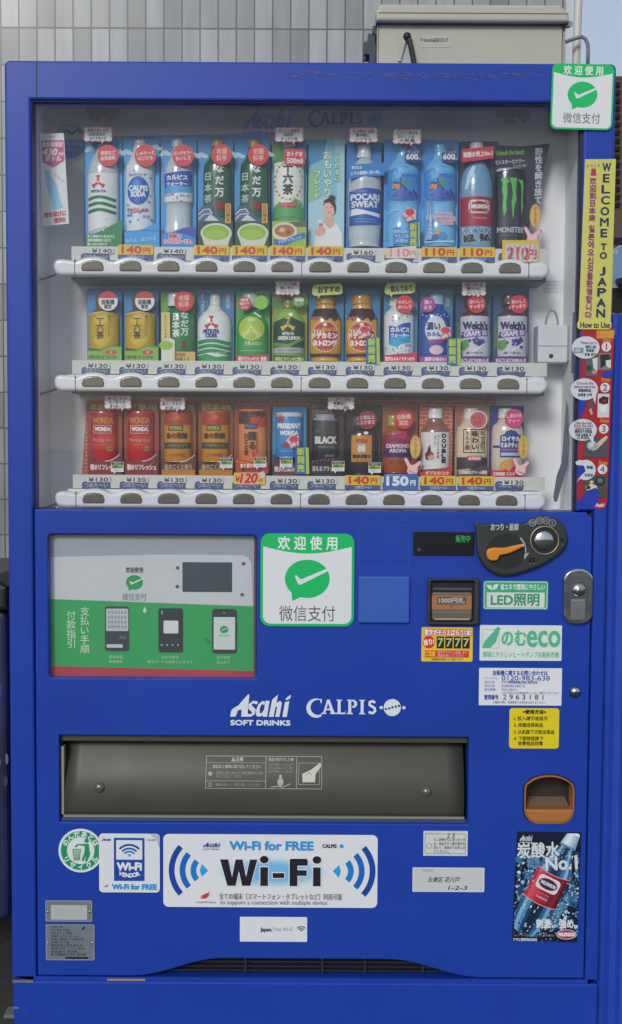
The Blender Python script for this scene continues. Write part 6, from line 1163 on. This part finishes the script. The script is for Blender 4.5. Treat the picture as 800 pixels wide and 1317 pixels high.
# ------------------------------------------------------------------ price tags
NAMES = [['clear soda bottle with green waves', 'white bottle with blue oval', 'clear bottle with blue band', 'green tea bottle by the blue-banded one', 'green tea bottle by the blended tea', 'blended tea with oval label', 'card of a woman in white', 'sports drink with blue label', 'water bottle with flower tag', 'water bottle with white tower', 'crimson-labelled carbonated water', 'black card with green claws'],
         ['gold tea bottle at the shelf end', 'gold tea bottle by the green card', 'small green tea bottle', 'white metal bottle with emblem', 'green melon soda', 'dark green lemon soda', 'energy bottle below the yellow card', 'energy bottle with the blue tag', 'white bottle with blue flag', 'deep blue bottle with oval', 'grape juice below the pop card', 'grape juice by the bare wall'],
         ['red can at the shelf end', 'red can by the gold cans', 'gold can below the pop card', 'gold can with speech tag', 'orange coffee can', 'bright blue can', 'black coffee can', 'black bottle with gold label', 'bottle with purple-pink label', 'bottle with bold vertical lettering', 'cream milk coffee', 'milk tea on navy card']]
PR = [['p140', 'y140', 'p140', 'y140', 'y140', 'y140', 'y140', 'p160', 's110', 'y110', 'y110', 'b210'],
      ['p130'] * 12, ['p130'] * 4 + ['r120', 'p130', 'p130', 'y140', 'n150', 'y140', 'y140', 'p130']]
VR = [322.3, 470.2, 616.6]
for r_ in range(3):
    for i in range(12):
        kind, num = PR[r_][i][0], PR[r_][i][1:]; u = SLOT[i] + 6.5 - (0 if r_ < 1 else .3) + (i - 5.5) * -.12 * r_; v = VR[r_] + i * .35
        if r_ == 0 and i == 0: u = 131
        Yt = .0866; k = Ink(Frame(u, v, Yt))
        if kind == 'p':
            k.slab(rr(u - 15, v - 3.8, u + 15, v + 3.6, .6, 2)[::-1], .0012, '#ced0ce'); k.text('¥' + num, u, v + .1, 5.2, '#3d4248', w=25, b=.3); lab = 'plain grey ¥%s price tag below the %s' % (num, NAMES[r_][i])
        elif kind == 'y':
            v -= 1.2; k.slab(rr(u - 22.5, v - 6.6, u + 22.5, v + 6, .6, 2)[::-1], .0012, '#d9b92a'); k.text(num, u - 5, v - .2, 8.8, '#c23a20', w=25, b=.75); k.text('円', u + 14.5, v + .6, 7, '#c23a20', w=8.5, b=.35)
            k.poly([(u - 22.5, v + 6), (u + 22.5, v + 6), (u + 22.5, v + 11.5), (u - 22.5, v + 11.5)], '#44568e'); k.text('つめた〜い', u, v + 8.8, 4.6, '#b3bcd4', w=22, b=.15); lab = 'yellow %s円 price tag below the %s' % (num, NAMES[r_][i])
        elif kind == 's':
            k.slab([(u - 20, v - 4), (u - 12, v - 6), (u + 4, v - 8), (u + 19, v - 9), (u + 21, v), (u + 20, v + 7), (u - 20, v + 7)][::-1], .0012, '#d8d0c0'); k.text('110', u - 2, v, 9.5, '#d88a9c', w=24, b=.8, out='#ecdcd8', ow=.5); k.text('円', u + 15, v + 1, 6.5, '#d88a9c', w=8, b=.3); k.poly([(u - 19, v - 2), (u - 14, v - 3), (u - 15, v + 5), (u - 19, v + 5)], '#d9c870'); lab = 'faded cream tag with pink 110 below the ' + NAMES[0][i]
        elif kind == 'b':
            u, v = 669, 321; k = Ink(Frame(u, v, Yt)); k.slab(rr(646, 309, 693, 337, .6, 2)[::-1], .0012, '#d4bc28'); k.rect(650, 314, 691, 336, '#d9ccb0'); k.text('210', 666, 326, 15, '#b8344a', w=27, b=1.0); k.text('円', 685, 327, 12, '#b8344a', w=10, b=.5)
            for q in range(6): k.line([(652 + q * 6.5, 336), (656 + q * 6.5, 315)], 2, random.choice(['#9ab0cc', '#c8788a', '#8a9cc0']))
            lab = 'large yellow 210円 price tag, striped, below the ' + NAMES[0][i]
        elif kind == 'r':
            v -= 3; k.slab(rr(u - 20, v - 7, u + 20.5, v + 8, .6, 2)[::-1], .0012, '#d8bb3a'); k.text('¥', u - 15, v + 1, 7, '#c8242c', b=.4); k.text('120', u - .5, v, 12, '#c8242c', w=21, b=1, sh=.2, out='#e6dcc8', ow=.5); k.text('円', u + 14.5, v + 3, 4.5, '#c8242c', b=.2); k.poly([(u + 12, v - 7), (u + 18, v - 9), (u + 21, v - 3), (u + 16, v)], '#d6c6ce'); lab = 'yellow tag with large red ¥120 below the ' + NAMES[2][i]
        else:
            v -= 2; k.slab(rr(u - 21.5, v - 8, u + 22.5, v + 13, .6, 2)[::-1], .0012, '#3f66a4'); k.text('お求めやすい', u - 7, v - 6, 3, '#b9c8de', w=22); k.text('150', u - 4, v + 1.2, 11, '#d9e2ee', w=27, b=1); k.text('円', u + 16, v + 3.4, 6.5, '#d9e2ee', b=.4); lab = 'blue tag with large white 150円 below the ' + NAMES[2][i]
        o = k.done('price_tag'); tag(o, lab, 'price tag', 'price tags on the button rails')
        c = P(u, v, Yt); o.data.transform(Matrix.Translation(-c)); o.location = c

# ------------------------------------------------------------------ cards clipped in front of the samples
def free(k, name, label, cat, group, u, v, Y):
    o = k.done(name); tag(o, label, cat, group); c = P(u, v, Y); o.data.transform(Matrix.Translation(-c)); o.location = c; return o
def pop(u, v, label, txt, w_=35, h=17, Y=.0888):
    k = Ink(Frame(u, v, Y)); a_, c_ = w_ / 2, h / 2; pk = '#d8707c'
    def cloud(e):
        out = []
        for x0, y0, x1, y1, n_ in ((-a_, -c_, a_, -c_, 5), (a_, -c_, a_, c_, 3), (a_, c_, -a_, c_, 5), (-a_, c_, -a_, -c_, 3)):
            for q in range(n_):
                for t_ in (0, .5):
                    s_ = (q + t_) / n_; dx, dy = (y1 - y0), -(x1 - x0); L_ = math.hypot(dx, dy); b_ = (1.3 if t_ else 0) - e
                    out.append((u + x0 + (x1 - x0) * s_ + dx / L_ * b_ , v + y0 + (y1 - y0) * s_ + dy / L_ * b_))
        return out
    k.slab(cloud(0)[::-1], .0008, pk); k.poly(cloud(1.0), '#e0e3e6'); k.poly([(u + 3, v + c_ - 1), (u + 9, v + c_ - 1), (u + 5, v + c_ + 4)], pk); k.poly([(u + 4, v + c_ - 1.5), (u + 8, v + c_ - 1.5), (u + 5.2, v + c_ + 2.4)], '#e0e3e6')
    k.text(txt[0], u, v - 4.6, 4.2, '#b86070', w=w_ * .76, b=.2); k.text(txt[1], u - 1, v + .4, 4.4, '#4a8494' if len(txt[1]) % 2 else '#44484e', w=len(txt[1]) * 4.2, b=.2); k.text(txt[2], u, v + 5.4, 3.8, '#565a60', w=w_ * .6, b=.15)
    return free(k, 'pop_card', label, 'pop card', 'white and red pop cards above the samples', u, v, Y)
PT = ('炭酸の楽しみ方', '自販機限定', 'おすすめです')
pop(126, 172.5, 'white pop card with red scalloped edge above the clear soda bottle with green waves', PT)
pop(372, 173, 'white pop card with red scalloped edge above the oval-labelled blended tea', ('おいしい健康茶', '無糖茶', 'すっきり味'))
pop(467.5, 173.5, 'white pop card with red scalloped edge above the sports drink cap', ('水分補給に最適', '熱中症に', 'いつでも'))
pop(523.5, 175.5, 'white pop card with red scalloped edge above the water bottle with the flower tag', ('ごくごく飲める', 'おいしい水', '大容量'))
pop(370, 370, 'white pop card with red scalloped edge above the dark green lemon soda', ('すっきり炭酸', '青レモン', 'リフレッシュ'), 30)
pop(609.5, 371, 'white pop card with red scalloped edge above a grape juice bottle', ('濃厚な果汁感', '果汁50', 'おいしさ'), 30)
pop(151.5, 517, 'white pop card with red scalloped edge above the two red coffee cans', ('朝のはじまりに', '甘さ控えめ', '香り高いコク'), 33, 16)
pop(222, 519, 'white pop card with red scalloped edge above the gold coffee cans', ('上質な微糖缶', '金のこだわり', '香り高いコク'), 31, 15)
pop(438.5, 518.5, 'white pop card with red scalloped edge above the black coffee can', ('しっかりした苦み', '無糖派に', 'ブラック珈琲'), 33, 15)
for u, v, tx, lb in ((421, 372.5, 'おすすめ', 'yellow-green recommendation card tilted above the red and gold energy bottle'), (514.5, 371, '飲んでみて', 'yellow-green card inviting a taste above the white bottle with blue flag label')):
    k = Ink(Frame(u, v, .0886, 3)); k.slab([(u - 19, v - 3), (u - 16, v - 7), (u + 17, v - 7.5), (u + 20, v - 4), (u + 19, v + 5), (u + 15, v + 7), (u - 17, v + 7), (u - 20, v + 4)][::-1], .0008, '#c3cf6c'); k.text(tx, u + 2, v, 8, '#23281c', w=28, b=.5); k.poly([(u - 14, v + 6), (u - 9, v + 6), (u - 12, v + 11)], '#c3cf6c'); free(k, 'recommend_card', lb, 'pop card', 'yellow recommendation cards', u, v, .0886)
def newtag(u, v, lb):
    k = Ink(Frame(u, v, .088)); k.slab(rr(u - 8, v - 2, u + 8, v + 33, 1, 2)[::-1], .0008, '#1f6a9c'); k.poly([(u + 5, v - 2), (u + 9, v - 1), (u + 10, v + 32), (u + 6, v + 33)], '#a8c83c'); k.column('新発売', u - 1, v + 4, 8.6, '#b4cc3c', 10.6, b=.5)
    k.poly([(u - 11 + 11 * 0 + 9.5 * math.cos(q * .6283) * (1 if q % 2 else .72), v - 10 + 9.5 * math.sin(q * .6283) * (1 if q % 2 else .72)) for q in range(10)], '#e0c4c8'); k.poly(ell(u - 10, v - 12, 6, 4.4, 14), '#cf3244'); k.line([(u - 16, v - 4), (u - 10, v - 10), (u - 4, v - 3)], 1.6, '#cf5a66'); k.line([(u - 14, v + 0), (u - 7, v - 3)], 1.2, '#cf5a66')
    free(k, 'new_product_tag', lb, 'new tag', 'blue and green new product tags', u, v, .088)
newtag(479, 436, 'blue and green new tag with red flower on the second energy bottle'); newtag(583, 437, 'blue and green new tag with red flower between deep blue bottle and grape juice'); newtag(388, 577, 'blue and green new tag with red flower beside the bright blue can')
k = Ink(Frame(527, 290, .088)); u, v = 527, 276; k.slab([(u + 10 * math.cos(q * .6283) * (1 if q % 2 else .75), v + 10 * math.sin(q * .6283) * (1 if q % 2 else .75)) for q in range(10)][::-1], .0008, '#dcc0c4'); k.oval(u, v - 3, 6, 4.6, '#cf3244', 16); k.line([(u - 6, v + 6), (u, v + 1), (u + 6, v + 6)], 1.6, '#cf5a66'); free(k, 'flower_tag', 'small red and white flower tag on the blue water bottle', 'new tag', None, u, v, .088)
k = Ink(Frame(533, 301, .088)); k.slab([(525, 287), (539, 285), (540, 318), (526, 317)][::-1], .0008, '#2a7a9c'); k.column('新発売', 531.5, 292, 8, '#c4c83c', 9.6, b=.4); k.line([(538.5, 286), (539.5, 317)], 1.6, '#b4c83c'); free(k, 'new_product_tag', 'blue and green new tag at the foot of the water bottle', 'new tag', 'blue and green new product tags', 532, 302, .088)
for u, v, lb in ((151, 601, 'small yellow and white speech tag on the end red can'), (291, 596, 'small yellow and white speech tag on the second gold can'), (334.5, 595, 'small yellow and white speech tag on the orange can'), (368, 595, 'small yellow and white speech tag on the bright blue can'), (435, 600, 'small yellow and white speech tag on the black can'), (482, 602, 'small yellow and white speech tag on the gold-labelled black bottle')):
    k = Ink(Frame(u, v, .0885)); k.slab([(u - 8, v - 7), (u + 8, v - 7), (u + 8, v + 6), (u - 2, v + 6), (u - 4, v + 9), (u - 5, v + 6), (u - 8, v + 6)][::-1], .0008, '#dfe2e8'); k.rect(u - 7.5, v - 6.5, u + 7.5, v - 3, '#34384a'); k.text('当社比', u, v - 4.8, 2.8, '#c8ccd4', w=10); k.rect(u - 7.5, v - 3, u + 7.5, v + 1.5, '#c8d05a'); k.text('減糖50%', u, v - .6, 3.6, '#4a6a2c', w=13, b=.2); k.text('カロリー', u + .5, v + 3.6, 3, '#5a64a0', w=10); free(k, 'speech_tag', lb, 'speech tag', 'small speech tags on the coffee samples', u, v, .0885)
def hand(u, v, lb):
    k = Ink(Frame(u, v, .0872)); k.slab(ell(u + 4, v - 22, 7, 15, 28)[::-1], .0008, '#d9b85c'); k.ring(u + 4, v - 22, 6.2, 14, .6, '#b07a2c'); k.column('のんでみて', u + 4, v - 32, 4.4, '#b0503c', 5, b=.15)
    pts = smooth([(u - 11, v - 7), (u - 8, v - 9), (u - 5, v - 5), (u - 1, v + 1), (u + 5, v - 1), (u + 10, v - 5), (u + 13, v - 2), (u + 8, v + 4), (u + 8, v + 10), (u + 4, v + 15), (u - 2, v + 15), (u - 7, v + 10), (u - 6, v + 4)], 3)
    k.slab(pts[::-1], .0008, '#b84a5c'); k.layer = 3; k.poly([(u + (a_ - u) * .9, v + 3 + (c_ - v - 3) * .9) for a_, c_ in pts], '#e8c4c6'); [k.line([(u - 4 + q * 3, v + 8 + q), (u - 1 + q * 3, v + 11 + q)], .8, '#b84a5c') for q in range(3)]
    free(k, 'hand_tag', lb, 'hand tag', 'yellow oval tags with a pink pointing hand', u, v, .0872)
hand(684, 300, 'yellow oval and pink pointing hand tag by the black claw card'); hand(530, 597, 'yellow oval and pink pointing hand tag by the purple-pink bottle'); hand(669, 597, 'yellow oval and pink pointing hand tag by the milk tea')
# hanging card on the left inside wall
k = Ink(Frame(71, 231, .075, .6)); k.slab([(54, 290), (88, 287), (83, 172), (52, 173)], .0008, '#dcdfe2'); k.poly([(53.5, 181.5), (82.5, 181), (83.5, 207), (69, 216), (55, 209)], '#c03a7c'); k.text('Asahi', 67.5, 176.5, 3, '#7a8088', w=7); k.text('自販機限定', 68.5, 186.5, 6, '#ecd8e4', w=26, b=.3); k.text('430', 65, 196, 8.5, '#ecdfe8', w=18, b=.7, sh=.2); k.text('ml', 79, 198, 4.5, '#ecdfe8', b=.3); k.text('ボトル', 69, 204.5, 6.5, '#ecdfe8', w=20, b=.4)
k.poly([(57.5, 219), (63.5, 218), (65, 226), (72, 236), (74.5, 246), (76, 254), (81, 266), (68, 270), (66, 256), (62, 246), (59, 232)], '#86c4e4'); [k.line([(70 + q * 4.5, 223 + q * 4), (73 + q * 4.5, 227 + q * 3.4)], .8, '#8a5a4c') for q in range(3)]; k.text('持ち運びに', 70, 275, 6, '#c0305c', w=28, b=.35, rot=6); k.text('便利!', 76, 282.5, 6, '#c0305c', w=15, b=.35, rot=6)
free(k, 'hanging_card', 'narrow white card with pink arrow and pale blue bottle outline on the left inside wall', 'pop card', None, 70, 231, .075)

# ================================================================== on and above the machine
boxm = grime(mat('cabinet_beige', '#b5b3a4', .45, vary=.06, vscale=6), '#8d8b80', 4, .55, .85, .5)
JY = .32; f = Frame(604, 55, JY)
root = thing('utility_box', 'beige metal equipment box with overhanging lid on top of the machine', 'equipment box', (f.w(604, 80)[0], JY + .16, ZT))
x0, z1 = f.xz(485, 27); x1, _ = f.xz(725, 80); z0 = ZT - .0015
plate('body', [rr(x0, z0, x1, z1 + .01, .002)], JY, .3, .004, boxm, root)
fl = Frame(604, 15, JY - .022); lx0, lz0 = fl.xz(484, 27); lx1, lz1 = fl.xz(733, 5.5)
plate('lid', [[(lx0, lz0), (lx1, lz0), (lx1 - .002, lz0 + .018), (lx1 - .02, lz1), (lx0 + .008, lz1), (lx0 - .001, lz0 + .018)]], JY - .022, .345, .006, boxm, root, res=3)
b = MB(); b.box(lx0 + .004, lx1 - .004, JY - .0232, JY - .0205, lz0 + .0155, lz0 + .017, mat('lid_groove', '#77776c', .6)); b.done('lid_groove', root)
b = MB(); b.box(x0 - .002, x1 + .006, JY - .01, JY + .02, lz0 - .001, lz0 + .002, mat('lid_shade_grey', '#5b5c60', .7)); b.done('lid_shade_strip', root)  # dark strip that stands in for part of the shade under the lid
b = MB(); c = f.w(478, 50)
for u, v, w_, h in ((474, 40, 9, 26), (469, 50, 5, 16), (476, 66, 8, 14), (480, 30, 6, 12)): p = f.w(u, v, .03); b.box(p[0], p[0] + w_ * f.s, JY + .02, JY + .07, p[2] - h * f.s, p[2], dgrey)
b.tube([f.w(472, 62, .03), f.w(470, 72, .03)], .003, dgrey); b.done('hinge', root)
b = MB(); p = f.w(523, 50, -.012); b.dome(p, .0085, .008, .0085, black, n=20); b.tube([f.w(521, 50, -.006), f.w(519, 60, -.006), f.w(514, 80, -.004)], .004, mat('latch_plate', '#aeb0ac', .5), 8); b.tube([f.w(525, 52, -.012), f.w(528, 64, -.014), f.w(532, 84, -.014)], .0055, black, 10); b.add([f.w(519, 58, -.003), f.w(528, 57, -.003), f.w(530, 82, -.003), f.w(511, 82, -.003)], [(0, 1, 2, 3)], mat('latch_plate', '', 0)); b.done('latch', root)
k = Ink(Frame(560, 51, JY - .0006)); k.rect(540.5, 46.5, 580, 60.5, '#b9b8ac'); k.text('Friends&BEOUT', 559, 51.5, 5, '#4e5056', w=36, b=.2); k.rect(542, 57, 578, 57.6, '#a3a298'); k.done('name_plate', root)
b = MB(); b.tube([f.w(729, 33, .0), f.w(732, 33, -.012)], .006, steel); b.done('lid_bolt', root)
# white post and grey conduit
PY = .5
b = MB(); whitepost = mat('post_white', '#c9c7ba', .45, vary=.06, vscale=10); a_ = P(740.5, 90, PY); c_ = P(746, -60, PY); r_ = 5.3 * Frame(742, 40, PY).s
b.tube([(a_.x, PY, ZT - .0), a_, c_, c_ + (c_ - a_)], r_, whitepost, 20); o = b.done('white_post', None, None, True); tag(o, 'slim cream white post rising behind the machine beside the equipment box', 'post')
b = MB(); cond = mat('conduit_grey', '#747a86', .5); b.tube([P(727, 54, PY - .03), P(735, 51, PY - .035), P(748, 47, PY - .03), P(753, 50, PY - .03), P(756, 57, PY - .03), P(756.5, 68, PY - .03), P(755.5, 90, PY - .03)], .0042, cond, 10); o = b.done('conduit', None, None, True); tag(o, 'bent grey cable conduit looping round the cream white post', 'cable conduit')
b = MB(); c = P(143, 80, .35); b.dome((c.x, .35, ZT - .001), .135, .135, (P(143, 70.5, .35).z - ZT) * .72, mat('dome_white', '#b9bcb8', .4, vary=.08, vscale=8), 'z', 40, 8); o = b.done('dome_cap', None, None, True); tag(o, 'pale shallow dome lying on the top of the machine, barely showing above it', 'dome cap')
